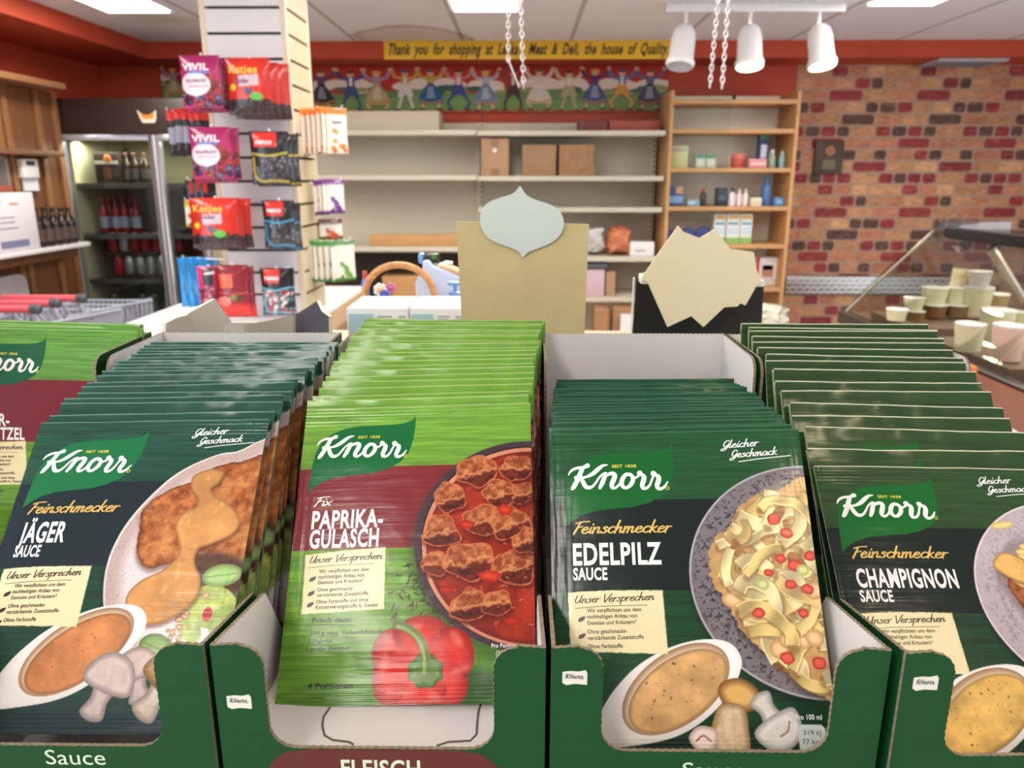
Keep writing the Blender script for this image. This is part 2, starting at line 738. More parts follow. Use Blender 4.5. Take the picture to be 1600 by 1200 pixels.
# ------------------------------------------------------------------ sachet prints
SW, SH = 114.0, 140.0
LEAF = [(56, 5.3), (54.5, 7.6), (51, 9), (45, 9.8), (36, 10), (28, 10.2), (21, 11.3), (14.5, 14), (9.5, 18.5), (7, 24), (6, 31), (5, 44.5), (8.5, 41.5), (13, 39),
        (19, 37.2), (27, 36.4), (36, 35.8), (44, 33.8), (50, 30.4), (53.8, 25.5), (55.5, 18.5), (56.2, 11)]
rng = random.Random(3)


def streaks(base, amp, seed):
    def f(x, y, sd=None):
        n = fbm(x * .05, y * .8, seed) - .5
        n2 = fbm(x * .03, y * 2.2, seed + 9) - .5
        return np.asarray(base, float) * (1 + amp * (n * 1.6 + n2))[..., None]
    return f


def note(c, pts):
    c.poly(pts, (238, 222, 176), 2, rough=.25, seed=4)


def boat(c, dx, dy, k, sauce, specks=True, seed=1, spk=(90, 60, 40)):
    T = lambda L: [(dx + x * k, dy + y * k) for x, y in L]
    out = T([(13, 134), (15.5, 126), (20, 118), (25, 111.5), (33, 104), (43, 98), (54, 94), (65, 92.5), (73, 94), (77, 99), (76.5, 105), (71, 114), (63, 122), (53, 128.5), (43, 132), (31, 134), (20, 135)])
    c.poly(out, lambda x, y, sd: mixc((246, 242, 238), (196, 188, 182), np.clip((y - dy) / k / 45 - 2.2, 0, 1) * .7 + np.clip(sd / 4 + .7, 0, 1) * .25), 4, smooth=True)
    cx, cy = dx + 49.5 * k, dy + 112 * k
    c.ell(cx, cy, 25.5 * k, 13.8 * k, lambda x, y, sd: mixc((150, 110, 75), (225, 205, 180), np.clip(-sd / 3, 0, 1)), 4, math.radians(-33))

    def sc(x, y, sd):
        n = fbm(x * .12, y * .12, seed)
        return mixc(mixc(np.array(sauce) * .86, np.array(sauce) * 1.1, (n - .25) * 2), np.array(sauce) * .72, np.clip(1 + sd / 1.6, 0, 1))
    c.ell(cx + .8 * k, cy + .8 * k, 23.6 * k, 12.2 * k, sc, 4, math.radians(-33))
    if specks:
        r = random.Random(seed)
        for _ in range(26):
            a, q = r.uniform(0, 6.28), math.sqrt(r.random()) * .9
            u, v = 22 * q * math.cos(a) * k, 11 * q * math.sin(a) * k
            an = math.radians(-33)
            s_ = r.choice([.25, .3, .35, .6])
            c.ell(cx + u * math.cos(an) - v * math.sin(an), cy + u * math.sin(an) + v * math.cos(an), s_, s_ * .6, spk, None, r.uniform(0, 3), .8)


def leaf_green(c, cx, cy, rx, ry, ang, col=(150, 175, 105)):
    c.ell(cx, cy, rx, ry, lambda x, y, sd: mixc(np.array(col) * .75, np.array(col) * 1.12, np.clip(-sd / 2.5, 0, 1)), 3, ang)
    c.stroke([(cx - rx * math.cos(ang), cy - rx * math.sin(ang)), (cx + rx * .8 * math.cos(ang), cy + rx * .8 * math.sin(ang))], .4, np.array(col) * .8)


def crust(seed, a=(196, 118, 62), b=(128, 62, 30), d=(222, 160, 92)):
    def f(x, y, sd):
        n = fbm(x * .35, y * .35, seed, 5)
        n2 = fbm(x * .12, y * .12, seed + 5)
        cc = mixc(b, a, (n - .25) * 2.2)
        cc = mixc(cc, d, np.clip((n2 - .5) * 3, 0, 1) * .6)
        return mixc(cc, np.array(b) * .7, np.clip(1 + sd / 2.0, 0, 1) * .7)
    return f


def sauce_pool(c, pts, col, layer=3, seed=3):
    c.poly([(x + .8, y + 1.4) for x, y in pts], (90, 50, 30), layer, .55, True, soft=2.0)

    def f(x, y, sd):
        n = fbm(x * .1, y * .1, seed)
        cc = mixc(np.array(col) * .86, np.array(col) * 1.08, (n - .2) * 1.7)
        cc = mixc(cc, np.minimum(np.array(col) * 1.22, 255), np.clip((fbm(x * .22, y * .22, seed + 4) - .62) * 6, 0, 1) * .8)
        return mixc(cc, np.array(col) * .72, np.clip(1 + sd / 1.4, 0, 1))
    c.poly(pts, f, layer, 1, True)


def mushroom(c, cx, cy, s, ang, cap=(222, 200, 190), stem=(235, 222, 210), layer=5):
    ca, sa = math.cos(ang), math.sin(ang)
    T = lambda L: [(cx + (x * ca - y * sa) * s, cy + (x * sa + y * ca) * s) for x, y in L]
    sh = lambda col: (lambda x, y, sd: mixc(np.array(col) * .62, np.array(col) * 1.05, np.clip(-sd / (2.2 * s / 4), 0, 1) * (.55 + .45 * fbm(x * .3, y * .3, 5))))
    c.poly(T([(-.9, .3), (.9, .3), (.8, 1.6), (1.1, 2.8), (0, 3.2), (-1.1, 2.8), (-.8, 1.6)]), sh(stem), layer, 1, True)
    c.poly(T([(-2.2, .5), (-2.1, -.8), (-1.2, -1.9), (0, -2.2), (1.2, -1.9), (2.1, -.8), (2.2, .5), (1, .9), (-1, .9)]), sh(cap), layer, 1, True)


def plate_base(c, cx, cy, rx, ry, rim, inner, flav, speck=0.0, seed=2):
    c.ell(cx + 1, cy + 2.5, rx + 1, ry + 1, (8, 18, 14), None, 0, .55, soft=6)
    c.ell(cx, cy, rx, ry, rim, 3)

    def f(x, y, sd):
        n = fbm(x * .9, y * .9, seed, 3)
        n2 = fbm(x * .07, y * .07, seed + 3)
        cc = np.asarray(inner, float) * (1 + .14 * (n2 - .5))[..., None]
        if speck:
            cc = mixc(cc, np.array(inner) * .45, np.clip((n - .56) * 9, 0, 1) * speck * np.clip(1.6 - np.abs(sd + 9) / 7, 0.15, 1))
        return mixc(cc, np.array(inner) * .72, np.clip(1 - np.abs(sd + 10) / 1.5, 0, 1) * .35)
    c.ell(cx, cy, rx - .8, ry - .8, f, 3)


def art(flav, step):
    c = Canvas(SW, SH, step)
    X, Y = c.X, c.Y
    fix = flav in ('goulash', 'escalope')
    if fix:
        green, band = (110, 158, 54), (122, 32, 38)
        if flav == 'escalope':
            green, band = (94, 148, 58), (118, 30, 46)
        lo = (98, 144, 40)
    else:
        green = {'hunter': (28, 73, 56), 'porcini': (25, 76, 41), 'button': (42, 72, 33)}[flav]
        band = {'hunter': (18, 35, 42), 'porcini': (8, 25, 22), 'button': (14, 28, 25)}[flav]
        lo = {'hunter': (20, 60, 42), 'porcini': (13, 62, 28), 'button': (24, 60, 30)}[flav]
    c.rgb[:] = streaks(green, .24, 11)(X, Y)
    m = Y > 70
    c.rgb[m] = streaks(lo, .28, 15)(X, Y)[m]
    if fix:
        t = np.clip((Y - 104) / 36, 0, 1) * .5 * np.clip((X - 20) / 90 + .3, 0, 1)
        c.rgb[:] = mixc(c.rgb, (30, 84, 24), t)
    else:
        t = np.clip((Y - 118) / 18, 0, 1) * .75
        c.rgb[:] = mixc(c.rgb, np.array(band) * .95, t)
    # the broad dark band
    sl = (slice(0, c.ny), slice(0, c.nx))
    sd = np.maximum(32.5 - Y, Y - 72.5)
    c.put(sl, sd, np.array(band, float), None)
    if flav == 'goulash':
        r = random.Random(5)
        for k in range(95):
            if k < 55:
                t = r.random()
                x, y = 60 + 16 * t + r.gauss(0, 1.8), 86 + 24 * t + r.gauss(0, 2.4)
            else:
                x, y = r.uniform(49, 66), r.uniform(79, 108)
            a = r.uniform(0, 3.14)
            l = r.uniform(.8, 1.3)
            c.stroke([(x - l * math.cos(a), y - l * math.sin(a)), (x + .2, y + .2), (x + l * math.cos(a), y + l * math.sin(a))], .65, r.choice([(70, 50, 45), (92, 66, 52), (58, 44, 40)]), 5)
        cx, cy, rx, ry = 113, 70, 54.5, 49.5
        c.ell(cx - 1, cy + 3, rx + 1, ry + 1, (40, 60, 20), None, 0, .5, soft=6)
        c.ell(cx, cy, rx, ry, lambda x, y, sd: np.array((66, 46, 56)) * (1 + .5 * (fbm(x, y, 4) - .5))[..., None], 3)
        c.ell(cx + .6, cy + .4, rx - 2.4, ry - 2.4, (20, 14, 16), 3)
        c.ell(cx + .8, cy + .6, rx - 2.8, ry - 2.8, lambda x, y, sd: mixc((190, 116, 88), (222, 150, 118), fbm(x * .2, y * .2, 8)), 3)

        def sauce(x, y, sd):
            n, n2 = fbm(x * .09, y * .09, 21), fbm(x * .3, y * .25, 29)
            cc = mixc((112, 24, 12), (176, 52, 24), (n - .22) * 1.9)
            cc = mixc(cc, (216, 104, 66), np.clip((n2 - .64) * 7, 0, 1) * .55)
            return mixc(cc, (98, 26, 20), np.clip(1 + sd / 3, 0, 1) * .8)
        c.ell(cx + 1.2, cy + 1, rx - 4.4, ry - 4.4, sauce, 3)
        chunks = [(88, 36, 10), (107, 34, 8), (75, 49, 8.5), (99, 47.5, 8), (71, 65, 9), (91, 60, 9), (104, 62, 9.5), (69, 80, 6.5), (84, 79, 11), (105, 82, 9.5), (84, 99, 8), (97, 98, 7), (110, 47, 6), (111, 70, 7)]
        r = random.Random(12)
        for (x, y, s_) in chunks:
            s_ *= 1.25
            a0 = r.uniform(0, 1)
            n = r.choice([5, 6])
            pts = []
            for k in range(n):
                a = a0 + 2 * math.pi * k / n + r.uniform(-.25, .25)
                q = s_ * r.uniform(.78, 1.05)
                pts.append((x + q * math.cos(a), y + q * .86 * math.sin(a)))
            sp = []
            for i in range(n):
                p, q = np.array(pts[i]), np.array(pts[(i + 1) % n])
                sp += [tuple(p * .85 + q * .15), tuple(p * .5 + q * .5 + np.array([r.uniform(-.6, .6), r.uniform(-.6, .6)])), tuple(p * .15 + q * .85)]
            c.poly([(a + .6, b + 1.8) for a, b in sp], (84, 18, 10), 3, .7, True, soft=2.4)
            c.poly(sp, (216, 118, 74), 3, .8, True, rough=.4, seed=int(x))
            sh = [(x + (a - x) * .93, y + (b - y) * .93) for a, b in sp]
            dx, dy = math.cos(a0), math.sin(a0)

            def meat(X_, Y_, sd, x=x, y=y, s_=s_, a0=a0):
                n1 = fbm(X_ * .45, Y_ * .45, int(x * 7), 5)
                e = ((X_ - x) * math.sin(a0) * .5 + (Y_ - y)) / s_ - .05 + .5 * (n1 - .5)
                top = mixc((134, 60, 30), (200, 124, 74), (n1 - .3) * 2.4)
                side = mixc((66, 20, 12), (122, 42, 24), (n1 - .3) * 2.2)
                cc = mixc(top, side, np.clip(e * 7, 0, 1))
                edge = np.clip(1 - np.abs(e) * 9, 0, 1)
                return mixc(cc, (224, 158, 104), edge * .7)
            c.poly(sh, meat, 3, 1, True, rough=.35, seed=int(y))
        for k in range(46):
            a, q = r.uniform(0, 6.28), math.sqrt(r.random()) * .88
            x, y = cx + (rx - 6) * q * math.cos(a), cy + (ry - 6) * q * math.sin(a)
            c.stroke([(x, y), (x + r.uniform(.6, 2.2), y + r.uniform(-.6, .6))], .45, (232, 150, 112), None, .7)
        for (x, y, w, h, a) in [(83, 62, 4, 2.5, .2), (101, 55, 4.2, 3, .6), (94, 86, 6, 3, -.5), (74, 92, 3.5, 1.6, -.3), (104, 106, 4, 1.6, .1)]:
            c.poly([(x - w, y - h * .3), (x - w * .2, y - h), (x + w, y - h * .2), (x + w * .4, y + h), (x - w * .6, y + h * .7)], lambda X_, Y_, sd: mixc((160, 28, 16), (206, 66, 36), -sd / 2), 3)
        # bell pepper
        c.ell(84, 133, 13, 8, (18, 50, 14), None, 0, .6, soft=7)
        lobes = [(52, 119, 10.5, 11), (64, 112.5, 12.5, 9.5), (76.5, 120, 10.5, 12), (75, 132, 9.5, 9.5), (59, 134, 16, 9), (50, 129, 8, 11)]
        for (x, y, a, b) in lobes:
            c.ell(x, y, a, b, lambda X_, Y_, sd, x=x, y=y: mixc((150, 20, 14), (218, 52, 38), np.clip(-sd / 7, 0, 1) * (.8 + .4 * fbm(X_ * .1, Y_ * .1, 3))), 5)
        c.ell(64, 124, 15, 12, (206, 42, 32), 5, 0, .85, soft=7)
        for (x, y, a, b, an) in [(47, 123, 2, 5, .2), (60, 108, 4, 1.6, -.2), (79, 113, 4, 2, .9), (81, 126, 4.5, 1.6, -.3), (54, 135, 6, 1.8, .1), (70, 137, 3, 2, .5)]:
            c.ell(x, y, a, b, (240, 150, 138), 5, an, .45, soft=3)
        cal = []
        for k in range(16):
            a = 2 * math.pi * k / 16
            q = 8.6 if k % 2 else 7.4
            cal.append((65.5 + q * math.cos(a), 126.5 + q * .88 * math.sin(a)))
        c.poly(cal, lambda x, y, sd: mixc((46, 84, 20), (116, 158, 56), np.clip(-sd / 3, 0, 1) * fbm(x * .7, y * .7, 6) * 1.6), 5)
        c.ell(65.5, 126.5, 5, 4.6, (84, 118, 34), 5, soft=2)
        c.stroke([(66, 129), (65.5, 120), (62.5, 113), (57, 108.5), (52, 107)], 3.8, (88, 112, 50), 5)
        c.stroke([(65, 127), (64.6, 119.5), (61.6, 113), (56.5, 109), (52.5, 107.6)], 1.4, (150, 168, 92), 5, soft=1)
    elif flav == 'hunter':
        pl = [(122, 18), (101, 17.5), (90, 20), (76, 28.5), (65, 41), (57.5, 54), (54, 68), (55, 82), (60, 96), (70, 108), (84, 117), (100, 121), (122, 122)]
        c.poly([(x, y + 2) for x, y in pl], (8, 20, 16), None, .6, True, soft=6)
        c.poly(pl, (226, 214, 206), 3, 1, True)

        def plate(x, y, sd):
            n = fbm(x * 1.4, y * 1.4, 31, 2)
            cc = mixc((190, 166, 160), (220, 208, 208), np.clip((-sd - 4) / 5, 0, 1))
            return mixc(cc, (120, 104, 100), np.clip((n - .72) * 8, 0, 1) * .5)
        c.poly([(x + .9, y + .5) if x < 85 else (x, y + .8) for x, y in pl], plate, 3, 1, True)
        sch = [(64.5, 53), (63.5, 47), (69, 40.5), (76, 36), (83, 33.5), (88.5, 28.5), (96, 24.5), (105, 22.5), (122, 22), (122, 86), (104, 82), (92, 72), (80, 72), (73, 73.5), (66, 67)]
        c.poly([(x, y + 2) for x, y in sch], (96, 70, 60), 3, .6, True, soft=3)
        c.poly(sch, crust(8), 3, 1, True, rough=.7, seed=3)
        c.poly([(88, 72), (99, 66), (114, 70), (122, 84), (108, 92), (96, 86)], (58, 42, 40), 3, .75, True, soft=5)
        for (x, y, w, h, a, cl) in [(104, 90, 11, 9, .3, (172, 186, 96)), (97, 100, 6, 4, .8, (160, 178, 92)), (112, 97, 8, 8, 0, (150, 170, 84))]:
            c.ell(x, y, w, h, lambda X_, Y_, sd, cl=cl: mixc(np.array(cl) * .7, np.array(cl) * 1.15, fbm(X_ * .2, Y_ * .2, 9) * 1.3), 3, a)
        r = random.Random(9)
        for k in range(26):
            x, y = r.choice([(91, 92), (93, 99), (88, 103), (92, 107), (97, 84)])
            x, y = x + r.gauss(0, 2.6), y + r.gauss(0, 2.2)
            s_ = r.uniform(1, 2)
            c.ell(x, y, s_, s_ * .7, lambda X_, Y_, sd: mixc((150, 100, 66), (226, 186, 146), np.clip(-sd / 1.0, 0, 1)), 3, r.uniform(0, 3))
        c.poly([(101, 92), (103, 90), (105, 92.5), (104, 96), (101.5, 95.5)], (176, 34, 40), 3, 1, True)
        leaf_green(c, 106, 76.5, 8.5, 5, -.15, (148, 178, 108))
        leaf_green(c, 84, 107, 7.5, 5.4, .35, (118, 146, 82))
        sauce_pool(c, [(83.5, 31), (87, 28), (93, 26.5), (98, 28.5), (96.5, 33.5), (93.5, 37), (98, 41), (105, 45.5), (109.5, 52), (107, 58), (99, 62.5), (93.5, 65), (93, 71), (97, 78), (97, 86), (91, 93), (82, 97.5), (73, 97), (67.5, 91), (66.5, 85), (71, 79), (80, 74), (85, 67), (83, 60), (80.5, 54), (83, 48), (88, 45.5), (88, 41), (84.5, 37)], (206, 146, 84))
        boat(c, 2, -1.5, .98, (202, 130, 78), True, 5, (170, 100, 60))
        mushroom(c, 78, 116, 4.2, -.3, (206, 180, 172), (196, 176, 168))
        mushroom(c, 92, 120, 5.4, .6, (170, 124, 70), (206, 186, 168))
        mushroom(c, 67, 120, 5, .35, (208, 186, 180), (196, 176, 168))
    elif flav == 'porcini':
        cx, cy, rx, ry = 113.5, 67, 54.5, 49.5
        plate_base(c, cx, cy, rx, ry, (176, 170, 176), (118, 110, 116), flav, 1.0)
        reg = [(68, 60), (71, 50), (78, 45), (84, 36), (92, 31), (101, 29), (122, 28), (122, 112), (106, 113), (98, 108), (92, 101), (86, 96), (79, 89), (74, 77), (69, 70)]
        c.poly([(x + .5, y + 2.5) for x, y in reg], (50, 42, 42), 3, .6, True, soft=4)
        c.poly(reg, lambda x, y, sd: mixc((168, 124, 74), (214, 176, 116), fbm(x * .15, y * .15, 41)), 3, 1, True, rough=1.5, seed=8)
        r = random.Random(44)
        poly_in = np.array(reg)

        def inside(x, y, m=0):
            k = False
            n = len(reg)
            for i in range(n):
                a, b = reg[i], reg[(i + 1) % n]
                if (a[1] > y) != (b[1] > y) and x < (b[0] - a[0]) * (y - a[1]) / (b[1] - a[1]) + a[0]:
                    k = not k
            return k
        tries = 0
        nn = 0
        while nn < 82 and tries < 4000:
            tries += 1
            x, y = r.uniform(66, 120), r.uniform(28, 113)
            if not inside(x, y):
                continue
            kind = r.random()
            if nn % 9 == 4:
                c.ell(x, y, r.uniform(3, 5.5), r.uniform(2, 3.2), lambda X_, Y_, sd: mixc((110, 74, 44), (190, 140, 92), fbm(X_ * .4, Y_ * .4, 3)), 3, r.uniform(0, 3))
            elif nn % 9 == 8:
                c.ell(x, y, r.uniform(3.5, 6), r.uniform(3, 4.5), lambda X_, Y_, sd: mixc((186, 138, 88), (232, 196, 146), np.clip(-sd / 2.5, 0, 1)), 3, r.uniform(0, 3))
            else:
                a, bend = r.uniform(0, 6.28), r.uniform(-.75, .75)
                p = [(x, y)]
                for _ in range(r.choice([4, 5, 6, 7])):
                    a += bend + r.uniform(-.35, .35)
                    q = (p[-1][0] + 4.2 * math.cos(a), p[-1][1] + 4.2 * math.sin(a))
                    if not inside(*q):
                        break
                    p.append(q)
                if len(p) < 3:
                    continue
                w = r.uniform(3.8, 6.4)
                cl = np.array(r.choice([(226, 200, 132), (236, 214, 156), (220, 192, 122), (232, 210, 160), (214, 184, 122)]))
                c.stroke([(u + .5, v + 1.1) for u, v in p], w * .9, (120, 82, 42), 3, .5, soft=1.8)
                q = np.array(catmull(p, 5))
                d = np.gradient(q, axis=0)
                d /= np.maximum(np.linalg.norm(d, axis=1, keepdims=True), 1e-9)
                nr = np.stack([-d[:, 1], d[:, 0]], 1)
                tw = w / 2 * (.78 + .22 * np.abs(np.cos(np.linspace(r.uniform(0, 3), r.uniform(3, 6), len(q)))))[:, None]
                L_, R_ = q + nr * tw, q - nr * tw
                ph, fr = r.uniform(0, 6), r.uniform(.25, .5)
                c.poly([tuple(v) for v in L_] + [tuple(v) for v in R_[::-1]], lambda X_, Y_, sd, cl=cl, ph=ph, fr=fr: mixc(cl * .76, np.minimum(cl * 1.06, 250), .5 + .5 * np.sin(X_ * fr + Y_ * fr * .7 + ph) + .5 * (fbm(X_ * .2, Y_ * .2, 6) - .5)), 3)
                c.stroke([tuple(v) for v in R_], .45, cl * .62, 3, .8, smooth=False)
                c.stroke([tuple(v) for v in L_], .6, np.minimum(cl * 1.08, 252), 3, .9, smooth=False)
            nn += 1
        for (x, y, s_) in [(98, 42, 3.4), (103, 48, 3.2), (99, 59, 2.8), (105, 62, 3.6), (102, 70, 2.8), (109, 72, 3), (87, 82, 3), (97, 100, 3.4), (110, 102, 3.4), (93, 65, 2.2), (112, 58, 3), (106, 82, 2.6)]:
            a = r.uniform(0, 3)
            c.poly([(x + s_ * math.cos(a + t) * q, y + s_ * .8 * math.sin(a + t) * q) for t, q in [(0, 1), (1.2, .9), (2.2, 1), (3.5, .95), (5, .9)]], lambda X_, Y_, sd: mixc((168, 44, 36), (218, 92, 74), np.clip(-sd / 1.4, 0, 1)), 3, 1, True)
        for (x, y) in [(90, 70), (108, 64)]:
            c.ell(x, y, 2.8, 2.4, (176, 182, 108), 3)
            c.ell(x, y, 1.6, 1.3, (214, 208, 150), 3)
        boat(c, .5, 0, 1.0, (210, 164, 106), True, 6)
        c.poly([(67, 113), (70, 109), (77, 108), (83, 112), (84, 118), (78, 121), (70, 119)], lambda x, y, sd: mixc((112, 70, 30), (214, 170, 96), np.clip(-sd / 3.5, 0, 1)), 5, 1, True)
        c.poly([(68, 118), (77, 119), (78.5, 128), (78, 136), (72, 139), (65, 137), (63, 131), (64, 125)], lambda x, y, sd: mixc((140, 104, 66), (226, 204, 168), np.clip(-sd / 3, 0, 1) * (.5 + .7 * fbm(x * .4, y * .4, 3))), 5, 1, True)
        mushroom(c, 90, 126, 4.4, 2.6, (232, 226, 218), (226, 216, 204))
        c.stroke([(91, 130), (94, 128), (95, 124.5)], .8, (170, 120, 100), 5)
        c.poly([(54, 131), (58, 126.5), (64, 127), (66, 130), (64, 135), (58, 136)], lambda x, y, sd: mixc((180, 150, 138), (236, 220, 210), np.clip(-sd / 2, 0, 1)), 5, 1, True)
        c.stroke([(57, 132), (60, 130), (63, 132)], .8, (170, 110, 90), 5)
        c.poly([(98, 127), (99.5, 125.5), (107.5, 125.5), (109, 127), (109, 137), (107.5, 138.5), (99.5, 138.5), (98, 137)], (196, 204, 196), 5)
    elif flav == 'button':
        plate_base(c, 115, 64, 54, 47, (226, 212, 212), (186, 172, 178), flav, .25, 6)
        reg = [(72, 52), (80, 40), (92, 34), (106, 30), (122, 30), (122, 98), (100, 94), (84, 82), (76, 66)]
        c.poly([(x, y + 2) for x, y in reg], (110, 90, 90), 3, .5, True, soft=4)
        c.poly([(76, 60), (82, 52), (96, 50), (122, 60), (122, 86), (96, 84), (84, 76)], crust(14, (186, 110, 64), (122, 62, 34)), 3, 1, True, rough=.6)
        r = random.Random(3)
        for k in range(34):
            x, y = r.uniform(80, 120), r.uniform(30, 60)
            c.ell(x, y, r.uniform(4, 6), r.uniform(1.6, 2.6), lambda X_, Y_, sd: mixc((206, 164, 84), (244, 214, 140), np.clip(-sd / 1.3, 0, 1)), 3, r.uniform(-.6, 1.2))
        sauce_pool(c, [(72, 50), (78, 44), (86, 46), (96, 54), (110, 58), (122, 62), (122, 72), (106, 68), (96, 66), (88, 60), (78, 56)], (222, 172, 98))
        sauce_pool(c, [(90, 84), (100, 82), (122, 86), (122, 98), (104, 95)], (218, 160, 84))
        boat(c, -.5, 1.5, 1.0, (232, 186, 100), True, 8)
        mushroom(c, 78, 116, 5, .3)
    else:
        c.ell(116, 73, 48.5, 47.5, (206, 190, 182), 3)
        c.ell(116, 73, 47.7, 46.7, (84, 30, 36), 3)
        c.ell(116, 73, 47.0, 46.0, (222, 206, 196), 3)
        c.poly([(84, 62), (94, 50), (104, 52), (106, 66), (98, 78), (86, 80), (78, 76)], crust(4, (206, 148, 96), (150, 86, 50)), 3, 1, True, rough=.8)
        c.poly([(98, 40), (110, 36), (122, 40), (122, 70), (106, 66), (101, 54)], lambda x, y, sd: mixc((176, 120, 86), (228, 184, 140), fbm(x * .25, y * .25, 9)), 3, 1, True, rough=.8)
        for (x, y, a, b, an) in [(100, 48, 5, 2.2, 1.2), (102, 58, 3, 5, .2), (93, 52, 3, 4, .5), (112, 56, 5, 2, .4), (105, 40, 2, 4, .1)]:
            c.ell(x, y, a, b, lambda X_, Y_, sd: mixc((130, 56, 46), (196, 110, 88), np.clip(-sd / 1.5, 0, 1)), 3, an)
        c.poly([(100, 90), (112, 84), (122, 90), (122, 110), (106, 104)], (120, 150, 70), 3, 1, True)
    leafc = {'goulash': (6, 100, 48), 'escalope': (2, 88, 52), 'hunter': (14, 108, 58), 'porcini': (2, 92, 32), 'button': (8, 98, 32)}[flav]
    c.poly(LEAF, np.array(leafc, float), 1)
    if fix:
        note(c, [(7, 74.5), (45, 72), (46, 100), (8, 101.5)])
    else:
        note(c, [(6, 73), (20, 72.3), (47, 72.3), (47.6, 98.5), (6.5, 97.5)])
    if flav == 'goulash':
        c.poly([(98, 126), (99, 124.5), (108, 124.5), (109, 126), (109, 136), (98, 136)], (214, 218, 206), 5)
    return c


WR = {'goulash': 1, 'hunter': 2, 'porcini': 3, 'button': 4, 'escalope': 5}


def sachet_surface(seed, amp=1.0, ridges=True, curl=1.0):
    def S(x, y):
        x, y = np.asarray(x, float), np.asarray(y, float)
        ex = np.clip(1 - np.abs(2 * x / SW - 1) ** 2.4, 0, 1) ** .9
        ey = np.clip(np.minimum((y - 7) / 26, (133 - y) / 22), 0, 1)
        ey = ey * ey * (3 - 2 * ey)
        z = 2.5 * ex * ey
        edge = np.clip(1 - np.minimum(y, 140 - y) / 30, 0, 1)
        z = z + amp * (.34 * (fbm(x * .018, y * .28, seed) - .5) * (.35 + edge) + .55 * (fbm(x * .04, y * .035, seed + 3) - .5))
        top = np.exp(-y / 16.0)
        z = z + curl * top * fbm(x * .028 + seed, y * 0, seed + 11, 3)
        z = z + amp * .55 * np.clip(1 - y / 16, 0, 1) * (fbm(x * .035, y * .5, seed + 13, 3) - .5)
        side = np.clip(1 - np.minimum(x, SW - x) / 14, 0, 1)
        z = z + amp * .30 * side * (fbm(x * .5, y * .03, seed + 7) - .5)
        if ridges:
            seal = np.clip((10 - np.minimum(y, 140 - y)) / 2, 0, 1)
            z = z + .07 * np.sin(2 * np.pi * y / 1.7) * seal
        z = np.maximum(z, -.3)
        return (x - SW / 2) / 1000, (SH - y) / 1000, z / 1000
    return S


def sachet_back(nx=None):
    """flat back panel of the sachet, just behind the front"""
    t = -0.0009
    x, y = SW / 2000, SH / 1000
    v = [(-x, 0, t), (x, 0, t), (x, y, t), (-x, y, t), (-x, 0, 0), (x, 0, 0), (x, y, 0), (-x, y, 0)]
    return v, [(0, 3, 2, 1), (0, 1, 5, 4), (1, 2, 6, 5), (2, 3, 7, 6), (3, 0, 4, 7)]


EDGE = {'goulash': (116, 152, 64), 'escalope': (116, 160, 76), 'hunter': (84, 124, 108), 'porcini': (40, 92, 62), 'button': (196, 200, 168)}
CURL = {'goulash': 1.2, 'escalope': 1.6, 'hunter': 1.2, 'porcini': 1.0, 'button': 3.0}
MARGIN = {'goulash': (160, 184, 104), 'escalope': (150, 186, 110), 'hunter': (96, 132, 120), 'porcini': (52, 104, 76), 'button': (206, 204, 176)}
FOIL = dict(rough=.22, spec=.36, bump=(1.0, .00009, (26, 420, 1)))
m_print = MVC('printed_foil', **FOIL)
m_white = M('print_white', (236, 234, 228), .3)
m_yellow = M('print_yellow', (222, 208, 70), .3)
m_gold = M('print_gold', (212, 172, 88), .3, var=(160, .22))
m_black = M('print_black', (34, 32, 28), .3)
PARTS = {0: 'sachet_front', 1: 'leaf_emblem', 2: 'promise_note', 3: 'dish_picture', 4: 'sauce_boat_picture', 5: 'ingredient_picture'}


